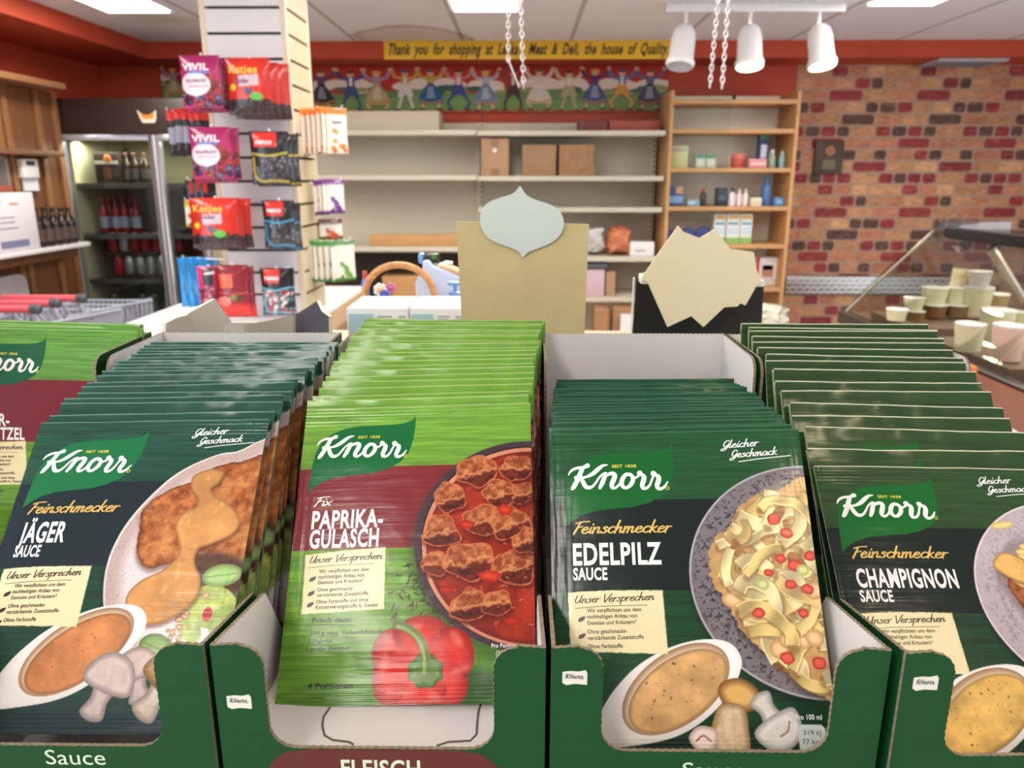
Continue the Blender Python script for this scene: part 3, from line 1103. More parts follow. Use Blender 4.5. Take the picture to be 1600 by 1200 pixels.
def lettering(flav):
    """{part name: (material, geometry in mm, y down)}"""
    out = {}

    def put(key, mat, geo, x, y, rot=0.0):
        ca, sa = math.cos(rot), math.sin(rot)
        vs = [(x + a * ca + b * sa, y + a * sa - b * ca) for a, b in geo[0]]
        out.setdefault(key, [mat, []])[1].append((vs, [f[::1] for f in geo[1]]))
    vs, fs = brand_script()
    tilt = {'goulash': -.035, 'hunter': 0, 'porcini': 0, 'button': 0, 'escalope': 0}[flav]
    out['brand_word'] = [m_white, [([(5 + a, 5.3 + b * 1.02 + tilt * a * 0) for a, b in vs], fs)]]
    put('founding_line', m_yellow, text2d('SEIT 1838', 1.35, 11.2, bold=.02), 27.6, 17.0)
    circ = [(52.2 + .75 * math.cos(a * .5), 27.3 + .75 * math.sin(a * .5)) for a in range(13)]
    out['founding_line'][1].append(ribbon(circ, .3))
    nl = ['Wir verpflichten uns dem', 'nachhaltigen Anbau von', 'Gemüse und Kräutern²', 'Ohne geschmacks-', 'verstärkende Zusatzstoffe', 'Ohne Farbstoffe und ohne', 'Konservierungsstoffe lt. Gesetz']
    if flav == 'goulash':
        put('title', m_white, script2d('Fix', 2.2, 8, .55), 9, 51.2)
        put('title', m_white, text2d('PAPRIKA-', 8.2, 34.5, bold=.03), 8.6, 62.2)
        put('title', m_white, text2d('GULASCH', 8.2, 33.2, bold=.03), 8.4, 71.4)
        ny, nx, tl = [83.3, 85.8, 88.3, 91.6, 94, 97, 99.4], 14.5, 78.6
        put('ingredient_list', m_black, text2d('Frisch dazu:', 1.9, 18, shear=.12, bold=.02), 13.4, 105.2)
        out['ingredient_list'][1].append(ribbon([(10.5, 106.6), (20, 106.3), (33, 106.8)], .25))
        put('ingredient_list', m_black, text2d('500 g mag. Gulaschfleisch', 1.7, 33), 12.6, 110.6)
        put('ingredient_list', m_black, text2d('2 Paprika', 1.7, 11), 12.4, 114.1)
        put('ingredient_list', m_black, text2d('1 große Zwiebel', 1.7, 19), 12.0, 117.4)
        put('portion_line', m_black, text2d('4 Portionen', 2.2, 20, bold=.025), 13.6, 133.0)
        put('nutrition_line', m_white, text2d('Pro Portion', 1.7, 10.6, bold=.01), 94.5, 117.2)
        put('nutrition_line', m_white, text2d('(272 g):', 1.6, 7, bold=.01), 96.5, 120.2)
        put('nutrition_numbers', m_black, text2d('1514', 1.6, 6), 99.5, 128.5)
    elif flav == 'escalope':
        put('title', m_white, script2d('Fix', 2.2, 8, .55), 10, 51)
        put('title', m_white, text2d('JÄGER-', 7.4, 25, bold=.03), 10.0, 62.4)
        put('title', m_white, text2d('SCHNITZEL', 7.4, 35, bold=.03), 9.5, 71.2)
        ny, nx, tl = [83.3, 85.8, 88.3, 91.6, 94, 97, 99.4], 14.5, 78.6
        put('ingredient_list', m_black, text2d('Frisch dazu:', 1.9, 18, shear=.12, bold=.02), 13.4, 105.2)
        put('ingredient_list', m_black, text2d('4 Schnitzel', 1.7, 14), 12.6, 110.6)
    else:
        t, w, ww = {'hunter': ('JÄGER', 22, 12.5), 'porcini': ('EDELPILZ', 39, 15), 'button': ('CHAMPIGNON', 45, 14.5)}[flav]
        put('gourmet_script', m_gold, script2d('Feinschmecker', 2.7, 43, .72), 9, 47.2)
        put('title', m_white, text2d(t, 9.0 if flav != 'button' else 8.2, w, bold=.03), 8.6, 61.0)
        put('title', m_white, text2d('SAUCE', 5.0, ww, bold=.03), 8.5, 67.6)
        put('slogan', m_white, script2d('Gleicher', 1.8, 16.5, .45), 78.5, 8.6, -.06)
        put('slogan', m_white, script2d('Geschmack', 1.8, 21, .45), 82, 13.2, -.06)
        out['slogan'][1].append(ribbon([(85.5, 15.2), (94, 14.0), (109, 12.6)], .4))
        ny, nx, tl = [81.5, 84, 86.6, 90.2, 92.8, 96.2], 14, 77.6
        if flav == 'porcini':
            put('nutrition_line', m_white, text2d('Pro 100 ml', 1.9, 10.6, bold=.01), 97.5, 123.6)
            put('nutrition_numbers', m_black, text2d('319 kJ', 1.9, 7), 100, 129.4)
            put('nutrition_numbers', m_black, text2d('77 kcal', 1.9, 8.4), 99.2, 132.8)
            put('nutrition_numbers', m_black, text2d('4%', 2.0, 4, bold=.02), 101.8, 137)
            put('nutrition_line', m_white, text2d('Serviervorschlag', 1.6, 15), 111.6, 139, -math.pi / 2)
    put('note_lettering', m_black, script2d('Unser Versprechen', 1.65, 34.5, .38), 9.2 if flav == 'goulash' else 8.6, tl - .1, -.035)
    out['note_lettering'][1].append(ribbon([(9, tl + 2.1), (20, tl + 1.3), (40, tl + .9)], .22))
    for i, y in enumerate(ny):
        L = nl[i]
        if i == 5 and flav in ('hunter', 'porcini'):
            L = 'Ohne Farbstoffe'
        put('note_lettering', m_black, text2d(L, 1.62, None, sx=.92, bold=.012), nx, y, -.02)
    for yy in (ny[2] - 2.4, ny[4] - 1.6, ny[5] + 0.4):
        lf = [(10, yy + 1), (10.6, yy - .5), (12.2, yy - 1.1), (13.3, yy - 1.2), (13, yy), (12, yy + .9), (10.8, yy + 1.1)]
        out['note_lettering'][1].append((lf, [list(range(len(lf)))[::-1]]))
    return {k: (m, merge2d(g)) for k, (m, g) in out.items()}


def fine_sachet(flav, name, label, group, dist_seed, step=.34, part_label=None):
    S = sachet_surface(WR[flav] * 10 + dist_seed, curl=CURL[flav] * .6)
    cv = art(flav, step)
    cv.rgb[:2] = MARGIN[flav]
    bv, bf = sachet_back()
    edge = EDGE[flav]
    names = dict(PARTS)
    names[0] = name
    objs = canvas_meshes(cv, S, names, m_print, None, (bv, bf, edge))
    root = objs[0]
    tag(root, label, 'packet', group)

    def mp(x, y):
        a, b, z = S(x, y)
        return float(a), float(b), float(z) + .00016
    for key, (m, geo) in lettering(flav).items():
        V = np.array(geo[0])
        a, b, z = S(V[:, 0], V[:, 1])
        me = bpy.data.meshes.new(key)
        me.from_pydata([(float(p), float(q), float(r_) + .00016) for p, q, r_ in zip(a, b, z)], [], geo[1])
        me.update()
        link_mesh(key, me, m, root)
    return root


def plain_sachet(flav, name, label, group, seed):
    """one of the sachets behind the first: only its top and edges show"""
    S = sachet_surface(WR[flav] * 10 + seed, 1.5, False, CURL[flav])
    cv = art(flav, 1.5)
    cv.Y[1], cv.Y[2] = .55, .7
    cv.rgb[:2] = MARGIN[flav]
    cv.lay[:] = 0
    bv, bf = sachet_back()
    edge = EDGE[flav]
    o = canvas_meshes(cv, S, {0: name}, m_print, None, (bv, bf, edge))[0]
    tag(o, label, 'packet', group)
    return o


def sachet_matrix(X, Y, Z, lean, yaw, roll):
    R = Matrix.Rotation(yaw, 3, 'Z') @ Matrix.Rotation(math.pi / 2 - lean, 3, 'X') @ Matrix.Rotation(roll, 3, 'Z')
    return Matrix.Translation((X, Y, H + Z)) @ R.to_4x4()

# ------------------------------------------------------------------ the room
CEIL = H + 0.75
SOFF = H + 0.66
RED = (176, 46, 32)
m_red = M('red_paint', (180, 70, 46), .6, .3, var=(2.0, .05))
m_cream = M('cream_metal', (208, 200, 184), .45)
m_white_lam = M('white_laminate', (232, 230, 232), .35)
m_floor = M('floor_vinyl', (196, 186, 176), .5, var=(3, .12))
m_birch = M('birch_wood', (198, 150, 98), .5, var=(6, .10, (1, 1, 12)))
m_brownwood = M('brown_stained_wood', (118, 76, 48), .5, var=(4, .18, (12, 12, 1)))
m_darkbrown = M('dark_brown_panel', (58, 40, 32), .5)
m_chrome = M('chrome', (200, 202, 206), .25, .5, .9)
m_grey_metal = M('grey_metal', (150, 152, 156), .4, .5, .6)
m_black_pl = M('black_plastic', (24, 24, 28), .4)
m_kraft = M('kraft_board', (200, 180, 134), .8, .2, var=(40, .05))
m_greyback = M('gondola_back', (198, 191, 176), .6, .3, var=(1.2, .06))
m_carton = M('brown_carton', (176, 142, 112), .75, .2, var=(10, .06))
m_paperbag = M('brown_paper', (164, 124, 92), .8, .2, var=(14, .14), bump=(12, .03))


def tile_mat():
    m = M('ceiling_tiles', (226, 222, 222), .9, .1)
    nt = m.node_tree
    tc = nt.nodes.new('ShaderNodeTexCoord')
    br = nt.nodes.new('ShaderNodeTexBrick')
    br.offset = 0
    br.inputs['Color1'].default_value = rgba((230, 227, 234))
    br.inputs['Color2'].default_value = rgba((224, 221, 228))
    br.inputs['Mortar'].default_value = rgba((184, 178, 178))
    br.inputs['Scale'].default_value = 1.0
    br.inputs['Mortar Size'].default_value = .012
    br.inputs['Brick Width'].default_value = .61
    br.inputs['Row Height'].default_value = 1.22
    mp = nt.nodes.new('ShaderNodeMapping')
    mp.inputs['Location'].default_value = (.34, .1, 0)
    nt.links.new(tc.outputs['Object'], mp.inputs['Vector'])
    nt.links.new(mp.outputs['Vector'], br.inputs['Vector'])
    nz = nt.nodes.new('ShaderNodeTexNoise')
    nz.inputs['Scale'].default_value = .9
    nz.inputs['Detail'].default_value = 3
    nt.links.new(tc.outputs['Object'], nz.inputs['Vector'])
    rp = nt.nodes.new('ShaderNodeValToRGB')
    rp.color_ramp.elements[0].position = .62
    rp.color_ramp.elements[0].color = (1, 1, 1, 1)
    rp.color_ramp.elements[1].position = .70
    rp.color_ramp.elements[1].color = rgba((232, 224, 212))
    nt.links.new(nz.outputs['Fac'], rp.inputs['Fac'])
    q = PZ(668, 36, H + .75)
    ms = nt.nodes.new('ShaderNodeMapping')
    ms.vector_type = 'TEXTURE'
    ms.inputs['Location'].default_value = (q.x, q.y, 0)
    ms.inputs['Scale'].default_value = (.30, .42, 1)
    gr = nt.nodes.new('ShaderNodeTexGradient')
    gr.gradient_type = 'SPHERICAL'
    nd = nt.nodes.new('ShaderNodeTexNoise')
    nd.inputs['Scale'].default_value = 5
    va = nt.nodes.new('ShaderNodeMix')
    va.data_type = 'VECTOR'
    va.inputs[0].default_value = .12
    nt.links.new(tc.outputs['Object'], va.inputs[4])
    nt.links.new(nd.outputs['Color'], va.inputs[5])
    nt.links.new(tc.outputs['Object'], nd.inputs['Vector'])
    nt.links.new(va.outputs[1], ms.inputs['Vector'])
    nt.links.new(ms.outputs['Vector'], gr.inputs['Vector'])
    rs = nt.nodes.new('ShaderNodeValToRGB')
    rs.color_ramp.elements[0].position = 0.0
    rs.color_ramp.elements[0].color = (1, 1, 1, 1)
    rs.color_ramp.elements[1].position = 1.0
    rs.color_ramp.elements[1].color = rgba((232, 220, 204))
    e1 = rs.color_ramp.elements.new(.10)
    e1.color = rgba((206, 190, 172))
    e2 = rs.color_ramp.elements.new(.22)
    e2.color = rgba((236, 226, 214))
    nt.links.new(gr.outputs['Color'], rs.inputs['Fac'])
    m2 = nt.nodes.new('ShaderNodeMix')
    m2.data_type = 'RGBA'
    m2.blend_type = 'MULTIPLY'
    m2.inputs[0].default_value = 1
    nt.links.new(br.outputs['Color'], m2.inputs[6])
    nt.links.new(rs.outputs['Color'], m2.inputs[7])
    mx = nt.nodes.new('ShaderNodeMix')
    mx.data_type = 'RGBA'
    mx.blend_type = 'MULTIPLY'
    mx.inputs[0].default_value = 1
    nt.links.new(m2.outputs[2], mx.inputs[6])
    nt.links.new(rp.outputs['Color'], mx.inputs[7])
    nt.links.new(mx.outputs[2], nt.nodes['Principled BSDF'].inputs['Base Color'])
    return m


XL, XR, YB = -2.6, 3.8, 5.0
structure(MB().box((XL - .1, -3.2, -.1), (XR + .1, YB + .1, 0)).build('floor', m_floor, smooth=0, base=(0, 0, 0)))
structure(MB().box((XL - .1, -3.2, CEIL), (XR + .1, YB + .1, CEIL + .05)).build('ceiling', tile_mat(), smooth=0, base=(0, 0, CEIL)))
structure(MB().box((XL - .1, .5, 0), (XL, YB, CEIL)).build('wall_left', m_red, smooth=0))
structure(MB().box((XR, 3.2, 0), (XR + .1, YB, CEIL)).build('wall_right', M('cream_paint', (206, 194, 176), .7), smooth=0))
structure(MB().box((XL - .1, -3.3, 0), (XR + .1, -3.2, CEIL)).build('wall_front', M('cream_paint', (206, 194, 176), .7), smooth=0))
bx = P(1229, 300, YB).x
structure(MB().box((XL - .1, YB, 0), (XR + .1, YB + .1, CEIL)).build('wall_back', m_red, smooth=0))
# dropped red soffit along the left and the back
structure(MB().box((XL, .5, SOFF), (-2.15, YB, CEIL)).build('trim_1', m_red, smooth=0, label=None))
structure(MB().box((-2.15, 4.69, SOFF), (XR, YB, CEIL)).build('trim_2', m_red, smooth=0))


def printed_panel(name, cv, org, ux, uy, thick, mat, back=None):
    """flat printed board: org = top-left corner, ux/uy unit vectors to the right and down; canvas unit = mm"""
    org, ux, uy = Vector(org), Vector(ux), Vector(uy)
    n = ux.cross(uy)                      # points away from the viewer
    c0 = org + ux * (cv.w / 2000) + uy * (cv.h / 1000)

    def S(x, y):
        p = np.array(org - c0)[:, None, None] + np.array(ux)[:, None, None] * x / 1000 + np.array(uy)[:, None, None] * y / 1000
        return p[0], p[1], p[2]
    w, h = cv.w / 1000, cv.h / 1000
    q = [org - c0, org + ux * w - c0, org + ux * w + uy * h - c0, org + uy * h - c0]
    e = n * .0002
    bv = [tuple(v + e) for v in q] + [tuple(v + n * thick) for v in q]
    bf = [(4, 5, 6, 7), (0, 4, 7, 3), (1, 2, 6, 5), (0, 1, 5, 4), (3, 7, 6, 2)]
    o = canvas_meshes(cv, S, {0: name}, mat, None, (bv, bf, back or (200, 190, 170)))[0]
    o.location = c0
    ORIG[o.name] = c0
    return o


# brick patterned wallpaper on the right of the back wall
def brick_canvas(w, h):
    c = Canvas(w, h, 7.0)
    c.rgb[:] = (168, 138, 120)
    c.rgb *= (1 + .12 * (fbm(c.X * .02, c.Y * .02, 4) - .5))[..., None]
    r = random.Random(21)
    rh = 69.5
    T, S_, R_, D_ = (188, 138, 102), (182, 122, 94), (140, 60, 60), (94, 70, 62)
    T2 = (198, 150, 112)
    # one repeat of the wallpaper: rows of (length, colour)
    rows_ = [
        [(205, T), (104, R_), (112, S_), (109, T2)],
        [(100, R_), (78, D_), (112, T), (120, S_), (120, T)],
        [(212, R_), (160, T), (158, S_)],
        [(84, D_), (108, D_), (100, R_), (120, T), (118, T2)],
        [(208, D_), (166, S_), (156, T)],
        [(96, R_), (98, D_), (96, R_), (84, D_), (156, T)],
        [(204, R_), (170, S_), (156, S_)],
        [(92, R_), (86, D_), (104, T), (86, D_), (162, S_)],
        [(214, R_), (158, T), (158, T2)],
        [(96, R_), (84, D_), (90, R_), (92, R_), (168, T)],
    ]
    offs = [0, 180, 330, 100, 240, 20, 410, 300, 140, 500]
    for k in range(int(h / rh) + 1):
        y = k * rh
        row = rows_[k % 10]
        x = -offs[k % 10] - 20 * (k // 10)
        i = 0
        while x < w:
            l, col = row[i % len(row)]
            col = np.array(col, float) * r.uniform(.93, 1.06)
            x0, y0, x1, y1 = x + 6, y + 6, x + l - 6, y + rh - 6
            sd_ = int(r.random() * 999)
            q = 11

            def f(X_, Y_, sd, col=col, sd_=sd_):
                n = fbm(X_ * .03, Y_ * .06, sd_)
                cc = col * (1 + .34 * (n - .5))[..., None]
                return mixc(cc, np.array((206, 150, 122)), np.clip((n - .6) * 4, 0, 1) * .3)
            if x1 > 0:
                c.poly([(x0 + q, y0), (x1 - q, y0), (x1, y0 + q), (x1, y1 - q), (x1 - q, y1), (x0 + q, y1), (x0, y1 - q), (x0, y0 + q)], f)
            x += l
            i += 1
    return c


bc = brick_canvas((XR - bx) * 1000, (SOFF - .02) * 1000)
o = printed_panel('brick_wallpaper', bc, (bx, YB - .004, SOFF), (1, 0, 0), (0, 0, -1), .0035, MVC('wallpaper_print', .7, .2, (40, .004)), (150, 110, 90))
o['kind'] = 'structure'
o.name = 'trim_3'
ORIG[o.name] = Vector(o.location)

# ------------------------------------------------------------------ ceiling fittings
m_diff = M('lamp_diffuser', (255, 250, 240), .5, emit=TROFFER_EMIT)
for i, (x, lab) in enumerate([(-1.76, 'lit ceiling light panel at the upper left, above the slatted pillar'), (-.17, 'lit ceiling light panel at the top centre, in front of the yellow banner'), (1.66, 'lit ceiling light panel at the upper right, above the track light')]):
    for j, y in enumerate((3.22, 1.62, -1.15)):  # middle row is out of view, added to brighten the back of the shop
        if j == 2 and i != 1:
            continue
        if j == 2:
            x, y = -.54, -.98
        lb = lab if j == 0 else lab.split(',')[0].replace('lit ceiling light panel', ['', 'added unseen ceiling light panel nearer the viewer', 'lit ceiling light panel behind the viewer'][j])
        t = thing('ceiling_light', lb, 'light', (x, y, CEIL), 'ceiling light panels')
        yy = y if j or i < 2 else y - .1
        MB().box((x - .16, yy - .62, CEIL - .012), (x + .16, yy + .62, CEIL - .001)).build('light_frame', m_white_lam, t, smooth=0)
        MB().box((x - .14, yy - .6, CEIL - .016), (x + .14, yy + .6, CEIL - .0121)).build('diffuser', m_diff, t, smooth=0)

# track light with three heads
a, b = P(1040, 20, 3.75), P(1320, 18, 3.75)
t = thing('track_light', 'white track light bar with three bell-shaped spot heads under the ceiling', 'light', ((a.x + b.x) / 2, 3.75, CEIL))
MB().box((a.x, 3.735, CEIL - .035), (b.x, 3.765, CEIL - .0005)).build('track', m_white_lam, t, bevel=.003)
for (px, lean) in [(1070, .14), (1170, 0.0), (1277, -.10)]:
    x = P(px, 60, 3.75).x
    top = Vector((x, 3.75, CEIL - .035))
    MB().tube([top, top - Vector((0, 0, .055))], .008).build('head_stem', m_white_lam, t)
    R = Matrix.Rotation(lean, 3, 'Y') @ Matrix.Rotation(-.25, 3, 'X')
    prof = [(.058, -.19), (.064, -.18), (.064, -.168), (.056, -.155), (.053, -.06), (.046, -.028), (.03, -.008), (.012, 0)]
    MB().lathe(prof, c=top - Vector((0, 0, .05)), n=24, mat=R, cap=False).build('spot_head', m_white_lam, t)
    if px != 1070:
        MB().lathe([(.001, -.178), (.05, -.172), (.053, -.155)], c=top - Vector((0, 0, .05)), n=24, mat=R).build('bulb', M('lit_bulb', (255, 232, 190), .4, emit=40), t)
        L = bpy.data.lights.new('spot', 'SPOT')
        L.energy = SPOT_POWER * 6
        L.color = (1, .82, .58)
        L.spot_size = math.radians(95)
        L.spot_blend = .6
        L.shadow_soft_size = .04
        lo = bpy.data.objects.new('spot_beam', L)
        COL.objects.link(lo)
        lo.matrix_world = Matrix.Translation(top - Vector((0, 0, .05)) + R @ Vector((0, 0, -.2))) @ R.to_4x4()

# vent plate under the soffit
c0 = P(1503, 93, 4.85)
v = thing('ceiling_vent', 'flat grey metal vent plate fixed under the red soffit', 'vent', (c0.x, 4.85, SOFF))
MB().box((c0.x - .2, 4.72, SOFF - .018), (c0.x + .2, 4.97, SOFF - .0005)).build('vent_plate', M('vent_grey', (178, 172, 176), .5), v, bevel=.004)
mbv = MB()
for k in range(7):
    mbv.box((c0.x - .17, 4.745 + k * .032, SOFF - .0205), (c0.x + .17, 4.757 + k * .032, SOFF - .0175))
mbv.build('vent_slats', M('vent_dark', (120, 116, 120), .5), v, smooth=0)

# yellow banner on the soffit face
p0, p1 = P(599, 64, 4.684), P(1049, 92, 4.684)
t = thing('shop_banner', 'long yellow banner with black slanted thank-you lettering on the red soffit', 'banner', ((p0.x + p1.x) / 2, 4.684, p1.z))
MB().box((p0.x, 4.684, p1.z), (p1.x, 4.6895, p0.z)).build('banner_board', M('banner_yellow', (226, 178, 30), .5), t, smooth=0)
hh, ww = p0.z - p1.z, p1.x - p0.x
geo = text2d("Thank  you  for  shopping  at  Lecka's  Meat  &  Deli,  the  house  of  Quality.", hh * .58, ww * .975, shear=.22, bold=.03)
flat_mesh('banner_lettering', geo, lambda x, y: (x - ww / 2 + ww * .012, -.0006, y + hh * .27), M('banner_ink', (38, 24, 14), .5), t)


# paper frieze with dancing couples
def dancer_canvas(w, h):
    c = Canvas(w, h, 4.0)
    k = h / 290.0
    c.rgb[:] = (168, 40, 30)
    r = random.Random(8)
    for i in range(9):
        x = 60 + i * w / 8.6 + r.uniform(-20, 20)
        for j in range(5):
            c.ell(x + r.uniform(-60, 60), 120 * k + r.uniform(-15, 25), r.uniform(35, 60), r.uniform(22, 36), (214, 196, 186))
    c.poly([(-10, 300 * k), (-10, 165 * k)] + [(x, (158 + 14 * math.sin(x * .011)) * k) for x in range(0, int(w) + 20, 40)] + [(w + 10, 300 * k)], lambda x, y, sd: mixc((66, 104, 70), (110, 134, 78), fbm(x * .012, y * .03, 2) * 1.2))
    for i in range(30):
        c.ell(r.uniform(0, w), r.uniform(135, 165) * k, r.uniform(18, 45), r.uniform(10, 20), r.choice([(52, 84, 74), (66, 100, 84), (140, 140, 80)]))
    c.poly([(-10, 300 * k), (-10, 205 * k)] + [(x, (196 + 10 * math.sin(x * .007 + 1)) * k) for x in range(0, int(w) + 20, 40)] + [(w + 10, 300 * k)], lambda x, y, sd: mixc((92, 126, 66), (122, 152, 84), fbm(x * .01, y * .02, 6)))
    skin = (206, 160, 130)
    n = 13
    tops = [(96, 60, 96), (44, 66, 116), (150, 130, 150), (196, 140, 60), (176, 150, 60), (186, 110, 110), (170, 170, 176), (120, 60, 56), (206, 190, 180), (196, 186, 150), (86, 44, 84), (78, 110, 150), (90, 90, 120)]
    bots = [(40, 36, 44), (50, 74, 120), (172, 150, 106), (206, 196, 190), (36, 82, 136), (52, 66, 130), (110, 122, 150), (70, 50, 50), (212, 196, 180), (170, 160, 130), (64, 78, 130), (206, 146, 70), (60, 60, 90)]
    for i in range(n):
        x = (i + .35) * w / n + r.uniform(-8, 8)
        lady = i % 2 == 0
        y0 = 26 * k + r.uniform(-5, 5)
        s_ = k * 1.1
        t, b = tops[i], bots[i]
        for sx in (-1, 1):
            c.stroke([(x + sx * 12 * s_, y0 + 48 * s_), (x + sx * 38 * s_, y0 + 38 * s_), (x + sx * 52 * s_, y0 + 6 * s_)], 15 * s_, t)
            c.ell(x + sx * 54 * s_, y0 - 6 * s_, 8 * s_, 11 * s_, skin)
            c.stroke([(x + sx * 10 * s_, y0 + 130 * s_), (x + sx * (22 + 10 * (i % 3)) * s_, y0 + 180 * s_), (x + sx * 30 * s_, y0 + 218 * s_)], 11 * s_, skin if lady else b)
            c.ell(x + sx * 34 * s_, y0 + 222 * s_, 14 * s_, 6 * s_, (60, 40, 34))
        c.poly([(x - 17 * s_, y0 + 36 * s_), (x + 17 * s_, y0 + 36 * s_), (x + 14 * s_, y0 + 90 * s_), (x - 14 * s_, y0 + 90 * s_)], t)
        if lady:
            c.poly([(x - 14 * s_, y0 + 84 * s_), (x + 14 * s_, y0 + 84 * s_), (x + 52 * s_, y0 + 176 * s_), (x + 20 * s_, y0 + 190 * s_), (x - 24 * s_, y0 + 190 * s_), (x - 50 * s_, y0 + 172 * s_)], b, smooth=True)
            c.stroke([(x - 44 * s_, y0 + 172 * s_), (x, y0 + 186 * s_), (x + 46 * s_, y0 + 172 * s_)], 8 * s_, (190, 120, 50))
            c.poly([(x - 9 * s_, y0 + 94 * s_), (x + 9 * s_, y0 + 94 * s_), (x + 18 * s_, y0 + 160 * s_), (x - 18 * s_, y0 + 160 * s_)], np.array(b) * .5 + 105)
        else:
            c.poly([(x - 16 * s_, y0 + 84 * s_), (x + 16 * s_, y0 + 84 * s_), (x + 30 * s_, y0 + 150 * s_), (x, y0 + 138 * s_), (x - 30 * s_, y0 + 150 * s_)], b, smooth=True)
            c.poly([(x - 6 * s_, y0 + 38 * s_), (x + 6 * s_, y0 + 38 * s_), (x + 6 * s_, y0 + 84 * s_), (x - 6 * s_, y0 + 84 * s_)], (222, 212, 200))
        c.ell(x, y0 + 20 * s_, 14 * s_, 16 * s_, skin)
        c.ell(x, y0 + 8 * s_, 18 * s_, 8 * s_, [(70, 90, 60), (60, 40, 34), (200, 160, 60), (50, 70, 120)][i % 4])
    # scalloped red hem
    sl = (slice(0, c.ny), slice(0, c.nx))
    c.put(sl, (h - 16) + 6 * np.abs(np.sin(c.X * .06)) - c.Y, (168, 44, 30))
    return c


q0, q1 = P(488, 103, 4.985), P(1042, 176, 4.985)


def stretched(w, h, k):
    """the same print with broader figures"""
    a = dancer_canvas(w / k, h)
    b = Canvas(w, h, 4.0)
    ix = np.clip((np.arange(b.nx) * (a.nx - 1) / (b.nx - 1)).round().astype(int), 0, a.nx - 1)
    b.rgb[:] = a.rgb[:b.ny][:, ix]
    return b


fz = printed_panel('paper_frieze', stretched((q1.x - q0.x) * 1000, (q0.z - q1.z) * 1000, 1.5), (q0.x, 4.985, q0.z), (1, 0, 0), (0, 0, -1), .002, MVC('frieze_print', .6, .3))
tag(fz, 'long painted paper frieze of dancing couples in folk dress on green', 'frieze')
# a second shorter piece to the left of the pillar
q2, q3 = P(249, 100, 4.985), P(300, 158, 4.985)
cv = stretched(2200, (q2.z - q3.z) * 1000, 1.5)
kx = int((q3.x - q2.x) * 1000 / 2200 * (cv.nx - 1))
sub = Canvas((q3.x - q2.x) * 1000, cv.h, 4.0)
sub.rgb[:, :] = cv.rgb[:sub.ny, 80:80 + sub.nx]
fz2 = printed_panel('paper_frieze', sub, (q2.x, 4.985, q2.z), (1, 0, 0), (0, 0, -1), .002, MVC('frieze_print', .6, .3))
tag(fz2, 'short scrap of the painted frieze on the dark red wall, left of the slatted pillar', 'frieze')

# dark plaque on the brick
a, b = P(1275, 220, 4.98), P(1314, 272, 4.98)
t = thing('wall_plaque', 'small dark brown wooden plaque with a round medallion on the brick wall', 'plaque', ((a.x + b.x) / 2, 4.975, b.z))
MB().box((a.x, 4.97, b.z), (b.x, 4.9955, a.z)).build('plaque_board', M('plaque_wood', (70, 50, 34), .5), t, bevel=.003)
cx, cz = (a.x + b.x) / 2, a.z - (a.z - b.z) * .3
MB().lathe([(.034, 0), (.03, .006), (.02, .007)], c=(cx, 4.97, cz), mat=Matrix.Rotation(math.pi / 2, 3, 'X')).build('medallion', M('copper', (150, 92, 66), .4, .5, .4), t)
MB().box((cx - .04, 4.966, b.z + .03), (cx + .04, 4.9705, b.z + .085)).build('engraved_plate', M('plaque_plate', (112, 100, 70), .5), t, smooth=0)

# ------------------------------------------------------------------ gondola shelving on the back wall
YG, YS = 4.93, 4.60
xa, xm, xb = P(470, 300, YS).x, P(746, 300, YS).x, P(1037, 300, YS).x


def shelf_z(py, Y=YS):
    return P(780, py, Y).z


def shelf(mb, x0, x1, z, y0=YS, y1=YG, th=.028):
    mb.box((x0, y0, z - th / 2), (x1, y1, z + th / 2))


tg = thing('gondola_shelving', 'empty cream metal wall shelving behind the pillar and the basket', 'shelving', ((xa + xm) / 2, YG, 0))
MB().box((xa, YG, .0005), (xm, YG + .03, shelf_z(186))).build('back_panel', m_greyback, tg, smooth=0)
zs_left = [shelf_z(207), shelf_z(278), shelf_z(390)]
for z in zs_left:
    mb = MB()
    shelf(mb, xa, xm - .003, z)
    mb.build('shelf', m_cream, tg, bevel=.003)
for x in (xa + .012, xm - .012):
    MB().box((x - .008, YG - .02, .0006), (x + .008, YG, shelf_z(186))).build('upright', m_cream, tg, smooth=0)
MB().box((xa, YS + .05, .001), (xm - .003, YG - .021, shelf_z(480))).build('base_plinth', m_darkbrown, tg, smooth=0)
MB().box((xa, YG - .012, shelf_z(480)), (xm - .02, YG - .001, shelf_z(396, YG))).build('kick_panel', m_darkbrown, tg, smooth=0, label='dark brown back panel')

tg2 = thing('gondola_shelving', 'cream metal wall shelving with three brown cartons below the frieze', 'shelving', ((xb + xm) / 2, YG, 0))
MB().box((xm, YG, .0005), (xb, YG + .03, shelf_z(186))).build('back_panel', m_greyback, tg2, smooth=0)
zs_right = [shelf_z(208), shelf_z(279), shelf_z(328), shelf_z(405), shelf_z(466)]
for z in zs_right:
    mb = MB()
    shelf(mb, xm + .003, xb - .003, z, y0=YS if z > zs_right[-1] + .01 else YS - .06)
    mb.build('shelf', m_cream, tg2, bevel=.003)
for x in (xm + .016, xb - .016):
    u = MB()
    u.box((x - .012, YG - .022, .0006), (x + .012, YG, shelf_z(186)))
    u.build('upright', m_cream, tg2, smooth=0)
    s_ = MB()
    for k in range(40):
        z = .8 + k * .03
        s_.box((x - .004, YG - .0225, z), (x + .004, YG - .0215, z + .018))
    s_.build('slot_strip', m_black_pl, tg2, smooth=0)

